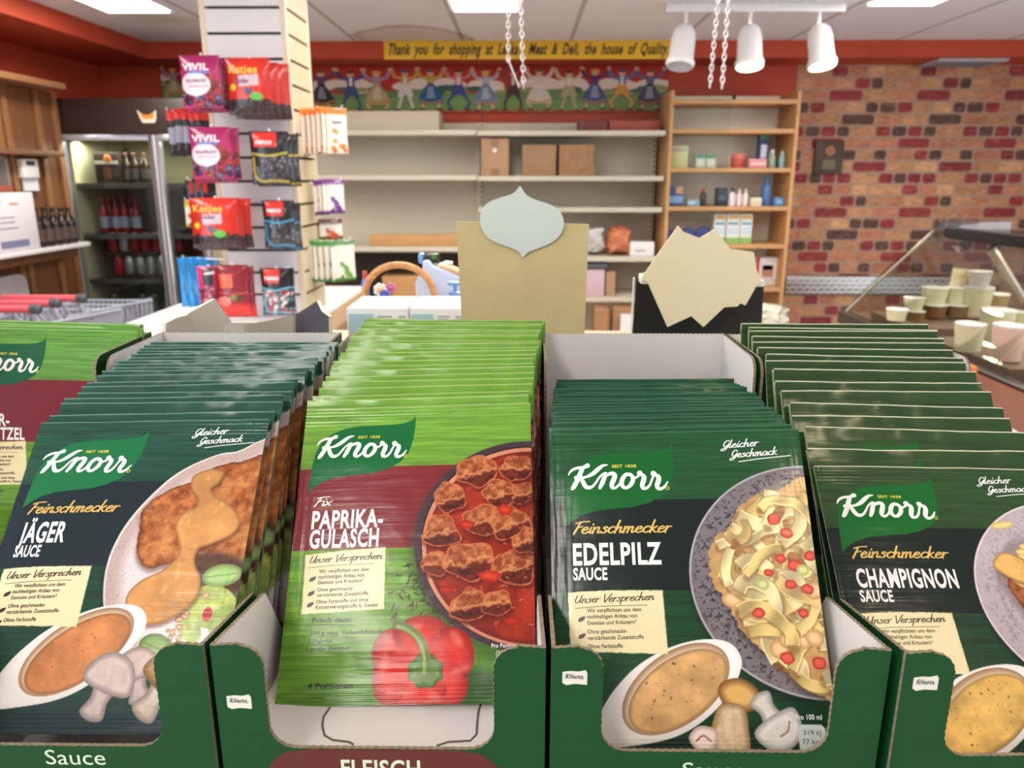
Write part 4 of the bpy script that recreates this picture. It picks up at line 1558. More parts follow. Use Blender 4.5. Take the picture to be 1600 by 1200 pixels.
# long cream carton and the red boxes lying on the top
a, b = P(490, 205, 4.7), P(692, 174, 4.7)
zt = zs_left[0] + .0145
tag(MB().box((a.x, 4.66, zt), (b.x - .02, 4.92, b.z)).build('flat_carton', M('cream_card', (196, 184, 162), .7), bevel=.004), 'long cream flat carton lying on the top shelf under the frieze', 'carton')
a, b = P(905, 200, 4.7), P(950, 184, 4.7)
tag(MB().box((a.x, 4.7, zs_right[0] + .0145), (b.x, 4.9, zs_right[0] + .075)).build('gift_box', M('maroon_card', (112, 30, 30), .5), bevel=.003), 'dark maroon flat box on the top shelf, left of the orange-red one', 'box')
a, b = P(952, 200, 4.7), P(1032, 184, 4.7)
tag(MB().box((a.x, 4.7, zs_right[0] + .0145), (b.x, 4.9, zs_right[0] + .075)).build('gift_box', M('orange_red_card', (150, 62, 42), .5, var=(8, .2)), bevel=.003), 'long orange-red patterned flat box at the right end of the top shelf', 'box')


def carton(px0, px1, py0, z, Y, depth, lab, mat, tape=True, name='brown_carton'):
    a, b = P(px0, py0, Y), P(px1, py0, Y)
    t = thing(name, lab, 'carton', ((a.x + b.x) / 2, Y, z))
    MB().box((a.x, Y, z), (b.x, Y + depth, a.z)).build('carton_body', mat, t, bevel=.004)
    if tape:
        w = b.x - a.x
        m = (a.x + b.x) / 2
        tp = MB().box((m - w * .14, Y - .0008, a.z - (a.z - z) * .22), (m + w * .14, Y + .0005, a.z - .003))
        tp.box((m - w * .14, Y - .0008, z + .002), (m + w * .14, Y + .0005, z + (a.z - z) * .2))
        tp.build('packing_tape', M('tape', (150, 104, 70), .35), t, smooth=0)
    return t


zt = zs_right[1] + .0145
t = carton(752, 795, 216, zt, 4.63, .2, 'tall brown carton sealed with tape, leftmost of three on the shelf', m_carton)
p = P(773, 235, 4.63)
MB().lathe([(.012, 0), (.011, .001)], c=(p.x, 4.6285, p.z), mat=Matrix.Rotation(math.pi / 2, 3, 'X')).build('round_sticker', m_white_lam, t)
carton(816, 869, 226, zt, 4.63, .2, 'brown paper parcel in the middle of the three on the shelf', M('parcel_paper', (168, 130, 100), .8, .2, var=(9, .10), bump=(14, .01)), False, 'paper_parcel')
carton(874, 929, 226, zt, 4.64, .2, 'crumpled brown paper parcel, rightmost of three on the shelf', m_paperbag, False, 'paper_parcel')
# wooden board on the lower left shelf
a, b = P(578, 385, 4.66), P(722, 366, 4.66)
tag(MB().box((a.x, 4.66, zs_left[2] + .0145), (b.x, 4.70, b.z)).build('wooden_board', m_birch, bevel=.003), 'orange-brown wooden board standing on the lower empty shelf', 'board')
# low wooden crate seen under the basket handle
a, b = P(592, 462, 4.55), P(660, 436, 4.55)
tag(MB().box((a.x, 4.68, shelf_z(480) + .0005), (b.x + .04, 4.84, b.z)).build('wooden_crate', m_birch, bevel=.004), 'low brown wooden crate seen through the basket handle', 'crate')
MBx = MB()

# things on the right-hand lower shelves
z4 = zs_right[3] + .0145


def crinkle(name, lab, cat, px, z, Y, w, h, d, mat, group=None, seed=1):
    x = P(px, 300, Y).x
    bm = bmesh.new()
    bmesh.ops.create_icosphere(bm, subdivisions=4, radius=1)
    r = random.Random(seed)
    for v in bm.verts:
        n = float(fbm(np.array(v.co.x * 2.6 + v.co.y * 1.3 + seed), np.array(v.co.y * 2 + v.co.z * 3), seed, 5))
        k = .50 + .95 * n
        c_ = [math.copysign(abs(q) ** .62, q) for q in v.co]
        v.co = Vector((c_[0] * w / 2 * k, c_[1] * d / 2 * k, c_[2] * h / 2 * k))
    zm = min(v.co.z for v in bm.verts)
    for v in bm.verts:
        v.co.z -= zm
        v.co.z = max(v.co.z, .0)
    me = bpy.data.meshes.new(name)
    bm.to_mesh(me)
    bm.free()
    me.polygons.foreach_set('use_smooth', [True] * len(me.polygons))
    o = link_mesh(name, me, mat, None, (x, Y, z))
    ORIG[o.name] = Vector((x, Y, z))
    return tag(o, lab, cat, group)


m_film = M('clear_film_bag', (196, 190, 196), .15, .6, var=(14, .35), bump=(30, .01))
m_orange_sweets = M('orange_sweets_bag', (206, 110, 78), .2, .6, var=(16, .4), bump=(30, .01))
crinkle('sweets_bag', 'clear film bag of pale sweets on the shelf beside the kraft card', 'bag', 930, z4, 4.74, .13, .15, .12, m_film, None, 3)
crinkle('sweets_bag', 'clear film bag of orange-red sweets on the shelf beside a small white box', 'bag', 968, z4, 4.70, .14, .16, .13, m_orange_sweets, None, 6)
a, b = P(984, 403, 4.62), P(1023, 378, 4.62)
t = thing('white_box', 'small white box on the shelf, right of the orange sweets bag', 'box', ((a.x + b.x) / 2, 4.62, z4))
MB().box((a.x, 4.62, z4), (b.x, 4.74, b.z)).build('box_body', m_white_lam, t, bevel=.006)
MB().box((a.x + .03, 4.619, z4 + .03), (a.x + .09, 4.6205, z4 + .04)).build('printed_strip', M('lilac_print', (170, 160, 176), .5), t, smooth=0)
z5 = zs_right[4] + .0145
a, b = P(921, 460, 4.6), P(945, 420, 4.6)
t = thing('storage_tub', 'pale pink plastic tub with dark grey lid on the lowest shelf', 'tub', ((a.x + b.x) / 2 - .06, 4.6, z5))
MB().box((a.x - .14, 4.58, z5), (b.x, 4.75, b.z)).build('tub_body', M('pale_pink_plastic', (206, 180, 190), .4), t, bevel=.008)
MB().box((a.x - .15, 4.57, b.z + .0004), (b.x + .012, 4.76, b.z + .03)).build('tub_lid', M('slate_plastic', (84, 84, 96), .4), t, bevel=.006)
a, b = P(946, 460, 4.6), P(962, 425, 4.6)
tag(MB().box((a.x, 4.6, z5), (b.x, 4.72, b.z)).build('brown_carton', m_carton, bevel=.003), 'narrow brown carton beside the pale pink tub on the lowest shelf', 'carton')
for (p0_, p1_, top, lab, sd_) in [(925, 951, 478, 'brown paper bag under the lowest shelf, left one with rounded shoulder', 1), (954, 994, 478, 'wide brown paper bag under the lowest shelf, next to the black stand', 2)]:
    a, b = P(p0_, 520, 4.5), P(p1_, top, 4.5)
    mb = MB()
    mb.box((a.x, 4.42, a.z - .25), (b.x, 4.54, b.z))
    tag(mb.build('paper_bag', m_paperbag, bevel=.02), lab, 'bag')
a = P(968, 520, 4.40)
tag(MB().box((a.x, 4.36, a.z - .2), (a.x + .12, 4.4, P(968, 490, 4.4).z)).build('white_card_sheet', m_white_lam, smooth=0), 'white card leaning in front of the wide paper bag', 'card')

# ------------------------------------------------------------------ birch bookcase with drugstore goods
YF, YK = 4.58, 4.90
xl, xr = P(1041, 300, YF).x, P(1239, 300, YF).x
tb = thing('birch_bookcase', 'tall birch-edged bookcase with white back beside the brick wall', 'bookcase', ((xl + xr) / 2, YK, 0))
m_whiteback = M('bookcase_white', (240, 232, 216), .6)
ztop = P(1140, 141, YF).z
MB().box((xl + .0205, YK - .001, .0005), (xr - .0205, YK + .015, ztop)).build('back_panel', m_whiteback, tb, smooth=0)
for x0, nm in ((xl, 'side_panel'), (xr - .02, 'side_panel')):
    MB().box((x0, YF, .0005), (x0 + .02, YK + .015, ztop)).build(nm, m_birch, tb, bevel=.002)
bz = [shelf_z(y, YF) for y in (159, 205, 266, 326, 385, 452)]
for z in bz:
    mb = MB().box((xl + .0205, YF + .004, z - .012), (xr - .0205, YK - .0015, z + .012))
    mb.build('shelf', m_birch, tb, bevel=.002)


def goods(px0, px1, top, row, Y, d, lab, cat, name, col, shape='box', group=None, parts=()):
    z = bz[row] + .0124
    a, b = P(px0, top, Y), P(px1, top, Y)
    w = b.x - a.x
    hgt = max(a.z - z, .02)
    cx = (a.x + b.x) / 2
    if shape == 'box':
        t = thing(name, lab, cat, (cx, Y, z), group)
        MB().box((a.x, Y, z), (b.x, Y + d, z + hgt)).build('pack_body', M('pack_%d_%d_%d' % col, col, .45), t, bevel=.003)
        for (u0, v0, u1, v1, pc) in parts:
            MB().box((a.x + w * u0, Y - .0012, z + hgt * v0), (a.x + w * u1, Y + .001, z + hgt * v1)).build('printed_patch', M('pack_%d_%d_%d' % pc, pc, .45), t, smooth=0)
    elif shape == 'bottle':
        t = thing(name, lab, cat, (cx, Y + d / 2, z), group)
        r = w / 2
        MB().lathe([(r * .92, 0), (r, .01), (r, hgt * .62), (r * .8, hgt * .72), (r * .45, hgt * .80)], c=(cx, Y + d / 2, z), n=20).build('bottle_body', M('pack_%d_%d_%d' % col, col, .3), t)
        pc = parts[0]
        MB().lathe([(r * .46, hgt * .80), (r * .46, hgt * .97), (r * .4, hgt)], c=(cx, Y + d / 2, z), n=20).build('bottle_cap', M('pack_%d_%d_%d' % pc, pc, .3), t)
    else:
        t = thing(name, lab, cat, (cx, Y + d / 2, z), group)
        r = min(w / 2, hgt / 2)
        MB().lathe([(r * .9, 0), (r, .006), (r, hgt * .7)], c=(cx, Y + d / 2, z), n=24).build('jar_body', M('pack_%d_%d_%d' % col, col, .35), t)
        pc = parts[0]
        MB().lathe([(r * 1.02, hgt * .7), (r * 1.02, hgt * .98), (r * .9, hgt)], c=(cx, Y + d / 2, z), n=24).build('jar_lid', M('pack_%d_%d_%d' % pc, pc, .35), t)
    return t


goods(1046, 1076, 228, 2, 4.66, .1, 'pale yellow-green box at the left end of the second bookcase shelf', 'box', 'paper_box', (206, 208, 150), parts=((.1, .75, .9, .9, (170, 170, 160)),))
goods(1088, 1103, 242, 2, 4.66, .08, 'left one of two small mint and white boxes on the bookcase', 'box', 'soap_box', (186, 214, 196), parts=((0, .75, 1, 1, (84, 150, 120)), (.15, .2, .85, .6, (230, 226, 214))))
goods(1104, 1119, 242, 2, 4.66, .08, 'right one of two small mint and white boxes on the bookcase', 'box', 'soap_box', (186, 214, 196), parts=((0, .75, 1, 1, (84, 150, 120)), (.15, .2, .85, .6, (230, 226, 214))))
goods(1146, 1169, 240, 2, 4.66, .1, 'coral-red tub with lid on the second bookcase shelf', 'tub', 'plastic_tub', (206, 96, 84), 'jar', parts=((226, 120, 110),))
goods(1171, 1199, 248, 2, 4.64, .08, 'low pink box lying beside the coral tub', 'box', 'soap_box', (222, 150, 150), parts=((.1, .3, .9, .6, (240, 200, 200)),))
goods(1188, 1203, 210, 2, 4.72, .06, 'tall navy blue box with green top standing on the bookcase', 'box', 'toothpaste_box', (44, 62, 122), parts=((0, .85, 1, 1, (70, 130, 80)), (.2, .3, .8, .7, (210, 214, 226))))
goods(1204, 1215, 234, 2, 4.66, .05, 'small clear greenish bottle beside the tall navy box', 'bottle', 'glass_bottle', (150, 176, 160), 'bottle', parts=((220, 224, 220),))
goods(1220, 1230, 236, 2, 4.66, .05, 'small pale blue bottle, last on the second bookcase shelf', 'bottle', 'glass_bottle', (140, 180, 190), 'bottle', parts=((200, 220, 226),))
goods(1042, 1069, 290, 3, 4.64, .1, 'blue box with a wave picture at the left end of the third shelf', 'box', 'soap_box', (36, 72, 128), parts=((.05, .15, .95, .5, (120, 160, 206)), (.55, .6, .95, .95, (196, 140, 90))))
goods(1074, 1094, 312, 3, 4.62, .06, 'low pale blue box beside the blue wave box', 'box', 'soap_box', (128, 166, 190), parts=((.1, .3, .6, .7, (200, 214, 220)),))
goods(1096, 1106, 294, 3, 4.66, .05, 'slim dark stick with bright red cap on the third shelf', 'tube', 'roll_on_stick', (60, 44, 40), 'bottle', parts=((204, 40, 36),))
goods(1121, 1138, 293, 3, 4.66, .06, 'dark navy box on the third shelf, left of the white bottles', 'box', 'soap_box', (36, 44, 66), parts=((.15, .3, .85, .6, (80, 90, 120)),))
goods(1140, 1152, 294, 3, 4.66, .05, 'white bottle with navy cap on the third shelf', 'bottle', 'lotion_bottle', (228, 224, 228), 'bottle', parts=((40, 48, 88),))
goods(1153, 1162, 296, 3, 4.66, .05, 'white and pink bottle, middle of the white ones', 'bottle', 'lotion_bottle', (232, 214, 214), 'bottle', parts=((226, 222, 220),))
goods(1163, 1172, 296, 3, 4.66, .05, 'plain white bottle, rightmost of the white ones', 'bottle', 'lotion_bottle', (236, 232, 224), 'bottle', parts=((226, 222, 210),))
goods(1174, 1191, 309, 3, 4.64, .05, 'low cream box between the white bottles and the blue shampoo', 'box', 'soap_box', (226, 218, 190), parts=((.1, .3, .9, .6, (206, 200, 160)),))
goods(1194, 1210, 276, 3, 4.66, .07, 'tall blue shampoo bottle on the third bookcase shelf', 'bottle', 'shampoo_bottle', (72, 112, 168), 'bottle', parts=((84, 124, 180),))
goods(1211, 1226, 309, 3, 4.64, .06, 'low bright blue box at the right end of the third shelf', 'box', 'soap_box', (84, 140, 200), parts=((.2, .3, .8, .7, (150, 190, 226)),))
for (px0, px1, lab) in ((1037, 1054, 'round dark blue cream tin at the left end of the fourth shelf'), (1064, 1085, 'round dark blue cream tin behind the left spike of the cream card'), (1087, 1109, 'round dark blue cream tin between the two spikes of the cream card')):
    a, b = P(px0, 364, 4.7), P(px1, 364, 4.7)
    r = (b.x - a.x) / 2
    cx = (a.x + b.x) / 2
    z = bz[4] + .0124
    t = thing('cream_tin', lab, 'tin', (cx, 4.7, z), 'blue cream tins')
    RX = Matrix.Rotation(math.pi / 2 - .12, 3, 'X')
    MB().lathe([(r, 0), (r * 1.02, .004), (r * 1.02, .028)], c=(cx, 4.73, z + r + .006), mat=RX, n=28).build('tin_body', M('tin_blue', (30, 44, 110), .3), t)
    MB().lathe([(r * 1.04, .0285), (r * 1.04, .04), (r * .95, .043)], c=(cx, 4.73, z + r + .006), mat=RX, n=28).build('tin_lid', M('tin_blue_lid', (38, 54, 126), .3), t)
for i, (px0, px1) in enumerate(((1117, 1135), (1137, 1157), (1158, 1177))):
    goods(px0, px1, 334, 4, 4.66, .06, ['white and blue tea carton with green foot, left of the three', 'white and blue tea carton with green foot, middle of the three', 'white and blue tea carton with green foot, right of the three'][i], 'carton', 'tea_carton', (226, 226, 220), 'box', 'tea cartons', parts=((0, 0, 1, .2, (140, 186, 96)), (.1, .3, .9, .55, (196, 214, 226)), (.1, .82, .9, .96, (220, 180, 110)), (.1, .62, .9, .72, (110, 160, 190))))
goods(1183, 1219, 402, 5, 4.68, .06, 'white carton with a sleeping child picture on the lower bookcase shelf', 'carton', 'picture_carton', (226, 220, 222), parts=((0, 0, .14, 1, (190, 60, 70)), (.25, .3, .75, .72, (176, 130, 106)), (.3, .55, .7, .72, (60, 44, 38)), (.2, .1, .9, .28, (206, 200, 206))))
# small dark clip on the top shelf
goods(1146, 1152, 146, 0, 4.7, .04, 'small dark figurine on the top bookcase shelf', 'ornament', 'small_figurine', (56, 46, 44), 'bottle', parts=((70, 60, 56),))

# ------------------------------------------------------------------ embossed metal strip on the brick
a, b = P(1229, 432, 4.96), P(1482, 460, 4.96)
t = thing('metal_strip', 'horizontal embossed steel strip fixed across the brick wall', 'metal strip', ((a.x + b.x) / 2, 4.96, b.z))
MB().box((a.x, 4.965, b.z), (b.x, 4.9945, a.z)).build('strip_plate', M('strip_steel', (170, 164, 160), .35, .5, .7), t, bevel=.003)
mb = MB()
for i in range(46):
    for j in range(4):
        x = a.x + .015 + i * (b.x - a.x - .03) / 45
        z = b.z + (a.z - b.z) * (j + .5) / 4
        s_ = 1 if (i + j) % 2 else -1
        mb.box((-.011, -.0035, -.0035), (.011, .0025, .0035), mat=Matrix.Translation((x, 4.965, z)) @ Matrix.Rotation(s_ * .7, 4, 'Y'))
mb.build('raised_studs', M('stud_steel', (214, 208, 204), .3, .5, .7), t, smooth=0)

# ------------------------------------------------------------------ drinks cooler
YC = 4.2
cl, cr = P(103, 300, YC).x, P(318, 300, YC).x
ztop, zhead = P(200, 153, YC).z, P(200, 210, YC).z
t = thing('drinks_cooler', 'tall two-door glass drinks cooler with dark brown header in the corner', 'cooler', ((cl + cr) / 2, YC, 0))
m_cool_in = M('cooler_liner', (214, 208, 176), .5)
yb_ = 4.86
cb = MB()
cb.box((cl, YC + .05, .001), (cl + .03, yb_, zhead))
cb.box((cr - .03, YC + .05, .001), (cr, yb_, zhead))
cb.box((cl + .03, yb_ - .03, .001), (cr - .03, yb_, zhead))
cb.box((cl + .03, YC + .05, .001), (cr - .03, yb_ - .03, .12))
cb.build('cabinet_shell', m_cool_in, t, smooth=0)
MB().box((cl, YC, zhead + .001), (cr, yb_, ztop)).build('header_panel', M('header_brown', (54, 38, 34), .4), t, bevel=.004)
# crown shaped emblem on the header
e0, e1 = P(214, 172, YC), P(246, 192, YC)
ew, eh = e1.x - e0.x, e0.z - e1.z
crown = [(0, eh), (ew * .12, eh * .86), (ew * .3, eh * .62), (ew * .5, eh * .55), (ew * .7, eh * .62), (ew * .88, eh * .86), (ew, eh), (ew * .97, eh * .3), (ew * .86, 0), (ew * .24, 0), (ew * .12, eh * .4)]
XZ = Matrix(((1, 0, 0, 0), (0, 0, -1, 0), (0, 1, 0, 0), (0, 0, 0, 1)))     # local (x,y,z) -> world (x,-z,y)
MB().prism(crown, 0, .004, Matrix.Translation((e0.x, YC - .0005, e1.z)) @ XZ).build('crown_emblem', M('emblem_cream', (232, 220, 206), .4), t, smooth=0)
MB().prism([(x * .76 + ew * .13, y * .55 + eh * .3) for x, y in crown], .0041, .006, Matrix.Translation((e0.x, YC - .0005, e1.z)) @ XZ).build('emblem_centre', M('emblem_orange', (226, 140, 60), .4), t, smooth=0)
xmid = P(246, 300, YC).x
m_alu = M('aluminium', (196, 194, 206), .3, .5, .5)
for x0, x1 in ((cl, xmid + .015), (xmid + .02, cr)):
    fr = MB()
    w = .032
    fr.box((x0, YC, .14), (x0 + w * .6, YC + .04, zhead - .002))
    fr.box((x1 - w, YC, .14), (x1, YC + .04, zhead - .002))
    fr.box((x0 + w * .6, YC, zhead - .03), (x1 - w, YC + .04, zhead - .002))
    fr.box((x0 + w * .6, YC, .14), (x1 - w, YC + .04, .2))
    d = fr.build('cooler_door', m_alu, t, bevel=.003)
    MB().box((x0 + w * .6, YC + .018, .2), (x1 - w, YC + .023, zhead - .03)).build('door_glass', glass_mat('cooler_glass', (226, 230, 228), .6, .02), d, smooth=0)
m_wire = M('wire_shelf', (120, 122, 120), .4, .5, .6)
czs = [P(180, y, YC + .12).z for y in (288, 366, 435)]
for z in czs:
    mb = MB().box((cl + .0305, YC + .06, z - .008), (cr - .0305, yb_ - .0305, z))
    mb.box((cl + .0305, YC + .052, z - .02), (cr - .0305, YC + .06, z + .006))
    mb.build('shelf', m_wire, t, smooth=0)
for x in (cl + .04, P(204, 300, yb_).x, P(276, 300, YC + .3).x):
    MB().box((x - .008, yb_ - .045, .15), (x + .008, yb_ - .031, zhead - .05)).build('shelf_rail', m_wire, t, smooth=0)
L = bpy.data.lights.new('cooler_lamp', 'AREA')
L.shape = 'RECTANGLE'
L.size, L.size_y, L.energy, L.color = .9, .06, 9, (1, .95, .75)
lo = bpy.data.objects.new('cooler_lamp', L)
COL.objects.link(lo)
lo.location = ((cl + cr) / 2, YC + .12, zhead - .035)


def bottle(name, lab, group, x, y, z, r, h, body, cap, label_c=None, neck=.3):
    t = thing(name, lab, 'bottle', (x, y, z), group)
    MB().lathe([(r * .9, 0), (r, .008), (r, h * .55), (r * .85, h * .66), (r * .4, h * .80), (r * .34, h * .93)], c=(x, y, z), n=18).build('bottle_glass', body, t)
    MB().lathe([(r * .42, h * .931), (r * .45, h * .95), (r * .40, h)], c=(x, y, z), n=16).build('bottle_cap', cap, t)
    if label_c is not None:
        MB().lathe([(r * 1.01, h * .14), (r * 1.012, h * .15), (r * 1.012, h * .45), (r * 1.01, h * .46)], c=(x, y, z), n=18, cap=False).build('paper_label', label_c, t)
    return t


m_dkglass = M('dark_beer_glass', (36, 22, 16), .12, .6)
m_dklabel = M('dark_label', (66, 58, 62), .5)
m_red_drink = M('red_drink', (168, 40, 50), .15, .6)
m_bl_label = M('blue_white_label', (170, 176, 206), .5)
m_redcap = M('red_cap', (190, 50, 50), .4)
# beer carton and bottles on the top cooler shelf
z = czs[0] + .0065
yy = YC + .12
a, b = P(150, 283, yy), P(183, 238, yy)
bt = thing('beer_carton', 'dark carrier carton of beer with a white script band in the cooler', 'carton', ((a.x + b.x) / 2, yy, z))
MB().box((a.x, yy, z), (b.x, yy + .16, b.z)).build('carrier_body', M('carrier_black', (40, 28, 26), .5), bt, bevel=.008)
MB().box((a.x + .005, yy - .002, z + .1), (b.x - .004, yy, z + .118)).build('script_band', M('white_print_soft', (214, 206, 198), .5), bt, smooth=0)
MB().lathe([(.022, 0), (.018, .003)], c=((a.x + b.x) / 2 + .01, yy - .0002, b.z - .035), mat=Matrix.Rotation(math.pi / 2, 3, 'X')).build('round_emblem', M('orange_emblem', (206, 120, 60), .5), bt)
MB().box((a.x + .05, yy - .002, z + .02), (b.x - .045, yy, z + .085)).build('brown_panel', M('brown_print', (112, 62, 40), .5), bt, smooth=0)
for i, px in enumerate((187, 198, 211, 227)):
    x = P(px, 260, yy + .05).x
    bottle('beer_bottle', ['first', 'second', 'third', 'fourth'][i] + ' dark beer bottle to the right of the beer carton in the cooler', 'dark beer bottles in the cooler', x, yy + .05, z, .026, P(px, 238, yy).z - z, m_dkglass, M('brown_cap', (96, 64, 50), .4), m_dklabel)
z = czs[1] + .0065
for i, (px, dy) in enumerate(((163, .05), (173, .12), (182, .05), (195, .08), (206, .14), (214, .06))):
    x = P(px, 340, yy + dy).x
    bottle('red_soda_bottle', ['first', 'second', 'third', 'fourth', 'fifth', 'sixth'][i] + ' red soda bottle from the left on the middle cooler shelf', 'red soda bottles in the cooler', x, yy + dy, z, .023, .19, m_red_drink, m_redcap, m_bl_label)
z = czs[2] + .0065
m_can_s, m_can_r = M('silver_can', (186, 188, 196), .3, .5, .6), M('red_can', (176, 44, 52), .3, .5, .2)


def can(x, y, z, lab, mat, group):
    t = thing('drink_can', lab, 'can', (x, y, z), group)
    MB().lathe([(.024, 0), (.028, .008), (.028, .088), (.023, .098)], c=(x, y, z), n=18).build('can_body', mat, t)
    MB().lathe([(.0228, .0985), (.0225, .102), (.018, .100)], c=(x, y, z), n=18).build('can_top', M('can_top', (190, 190, 192), .3, .5, .8), t)


ordn = ['first', 'second', 'third', 'fourth', 'fifth', 'sixth', 'seventh', 'eighth', 'ninth']
tr = tag(MB().box((cl + .14, YC + .07, z), (xmid - .07, YC + .2, z + .02)).build('can_tray', m_darkbrown, smooth=0), 'lower dark tray under the row of silver cans in the cooler', 'tray')
for i in range(7):
    x = cl + .18 + i * .0605
    can(x, YC + .11, z + .0205, ordn[i] + ' can from the left in the lower silver row of the cooler', m_can_s if i != 0 else m_can_r, 'cans in the lower cooler row')
zz = z + .126
tr = tag(MB().box((cl + .12, YC + .075, zz), (xmid - .07, YC + .2, zz + .02)).build('can_tray', m_darkbrown, smooth=0), 'upper dark tray under the row of red cans in the cooler', 'tray')
for i in range(7):
    x = cl + .16 + i * .0605
    can(x, YC + .115, zz + .0205, ordn[i] + ' can from the left in the upper red row of the cooler', m_can_s if i == 1 else m_can_r, 'cans in the upper cooler row')
zf = .1205
m_clear_b = M('clear_bottle', (120, 132, 142), .12, .6)
for i, px in enumerate((164, 182, 226, 244, 262)):
    x = P(px, 480, yy + .1).x
    bottle('water_bottle', ordn[i] + ' pale water bottle from the left on the cooler floor', 'water bottles on the cooler floor', x, yy + .1, P(px, 505, yy + .1).z, .03, .17, m_clear_b, m_white_lam)
MB().box((cl + .0305, YC + .055, P(200, 505, yy).z - .01), (cr - .0305, yb_ - .0305, P(200, 505, yy).z - .001)).build('shelf', m_wire, t, smooth=0)

# ------------------------------------------------------------------ wood-panelled shelf unit on the left wall
YE = 4.06
zt_, zw, zm_ = P(99, 130, YE).z, P(140, 378, YE).z, P(100, 237, YE).z
t = thing('wooden_shelf_unit', 'brown wood-panelled shelf unit along the left wall with a white shelf board', 'shelving', (XL + .1, 3.0, 0))
xp = XL + .17
MB().box((XL + .001, .6, .001), (xp, YC - .012, zt_ - .03)).build('panel_back', m_brownwood, t, smooth=0)
mb = MB()
for y in (YC - .035, YE - .045, YE - .30, YE - .36, YE - 1.0, YE - 1.5, YE - 2.1):
    mb.box((xp, y - .02, .001), (xp + .02, y + .02, zt_ - .03))
mb.build('panel_battens', M('batten_wood', (138, 94, 58), .5, var=(5, .15, (10, 10, 1))), t, bevel=.002)
MB().box((XL + .001, .6, zt_ - .0299), (P(99, 130, YE).x, YE + .02, zt_)).build('top_board', M('top_board_wood', (160, 112, 78), .5), t, bevel=.003)
MB().box((xp + .0205, .6, zw - .02), (P(140, 378, YE).x, YE + .01, zw)).build('shelf', m_white_lam, t, bevel=.003, label='white shelf board')
MB().box((xp + .0205, .6, zm_ - .025), (xp + .10, YE - .01, zm_)).build('shelf', m_brownwood, t, bevel=.002, label='narrow brown ledge')
mb = MB().box((xp + .0205, .6, zw - .07), (P(140, 378, YE).x - .06, YE - .02, zw - .0205))
mb.build('shelf_rail', m_brownwood, t, bevel=.002)
# things on the white shelf
ybx = 3.55
a, b = PX(0, 388, -2.24), P(62, 305, ybx)
fx = -2.285
bo = thing('printed_carton', 'large white printed carton standing on the white shelf at the far left', 'carton', (fx - .05, ybx - .2, zw))
MB().box((-2.40, 3.12, zw + .0004), (fx, 3.66, P(30, 302, 3.4).z)).build('carton_body', M('carton_white', (222, 218, 224), .5), bo, bevel=.004)
cz = P(30, 302, 3.4).z
m_blueprint, m_redprint = M('blue_grey_print', (120, 124, 156), .5), M('red_print', (206, 110, 110), .5)
YZ = lambda u, v: (fx + .0006, 3.12 + u, zw + v)


def on_side(name, rects, mat):
    mb = MB()
    for (u0, v0, u1, v1) in rects:
        mb.box((fx - .0005, 3.12 + u0, zw + v0), (fx + .0008, 3.12 + u1, zw + v1))
    mb.build(name, mat, bo, smooth=0)


bh = cz - zw
me = bpy.data.meshes.new('carton_heading')
on_side('carton_lettering', [(.16, bh * .82, .30, bh * .90), (.08, bh * .34, .24, bh * .36), (.1, bh * .28, .22, bh * .30), (.06, bh * .1, .2, bh * .13), (.26, bh * .4, .40, bh * .42), (.28, bh * .5, .38, bh * .52), (.28, bh * .58, .38, bh * .60)], m_blueprint)
on_side('price_panel', [(.26, bh * .08, .46, bh * .2)], m_blueprint)
on_side('red_mark', [(.17, bh * .52, .21, bh * .56), (.175, bh * .6, .205, bh * .63), (.165, bh * .66, .215, bh * .69), (.36, bh * .80, .42, bh * .83)], m_redprint)
for i, (px, dy) in enumerate(((60, 3.72), (73, 3.79), (85, 3.86), (96, 3.93), (103, 3.99))):
    bottle('dark_bottle', ordn[i] + ' dark bottle to the right of the white printed carton on the shelf', 'dark bottles on the white shelf', -2.325, dy, zw + .0004, .03, P(px, 324, dy).z - zw, m_dkglass, M('black_cap', (30, 28, 30), .4), M('copper_label', (78, 60, 54), .5))
# price scanner hung on the wall panel
a, b = PX(27, 248, xp + .03), PX(60, 298, xp + .03)
ps = thing('price_scanner', 'white wall-mounted terminal with small dark display and hanging paper strip', 'terminal', (xp + .0205, (a.y + b.y) / 2, b.z))
MB().box((xp + .0205, a.y, b.z + (a.z - b.z) * .4), (xp + .05, b.y, a.z)).build('scanner_body', m_white_lam, ps, bevel=.006)
MB().box((xp + .0501, a.y + .03, a.z - .03), (xp + .052, b.y - .03, a.z - .008)).build('display', m_black_pl, ps, smooth=0)
MB().box((xp + .022, a.y + .02, b.z), (xp + .03, b.y + .01, b.z + (a.z - b.z) * .39)).build('paper_strip', M('paper_white', (226, 224, 230), .6), ps, smooth=0)
a, b = PX(-12, 242, xp + .03), PX(19, 300, xp + .03)
pp = thing('grey_poster', 'grey plastic pocket with leaflets on the panel at the far left edge', 'leaflet holder', (xp + .0205, (a.y + b.y) / 2, b.z))
MB().box((xp + .0205, a.y, b.z), (xp + .03, b.y, a.z)).build('pocket', M('pocket_grey', (150, 140, 140), .4), pp, bevel=.003)
MB().box((xp + .0301, a.y + .01, b.z + .03), (xp + .032, b.y - .02, a.z - .02)).build('leaflet', M('leaflet_dark', (104, 92, 92), .5), pp, smooth=0)
MB().box((xp + .0301, a.y, b.z + .002), (xp + .036, b.y, b.z + .028)).build('pocket_lip', M('pocket_red', (160, 80, 66), .4), pp, smooth=0)
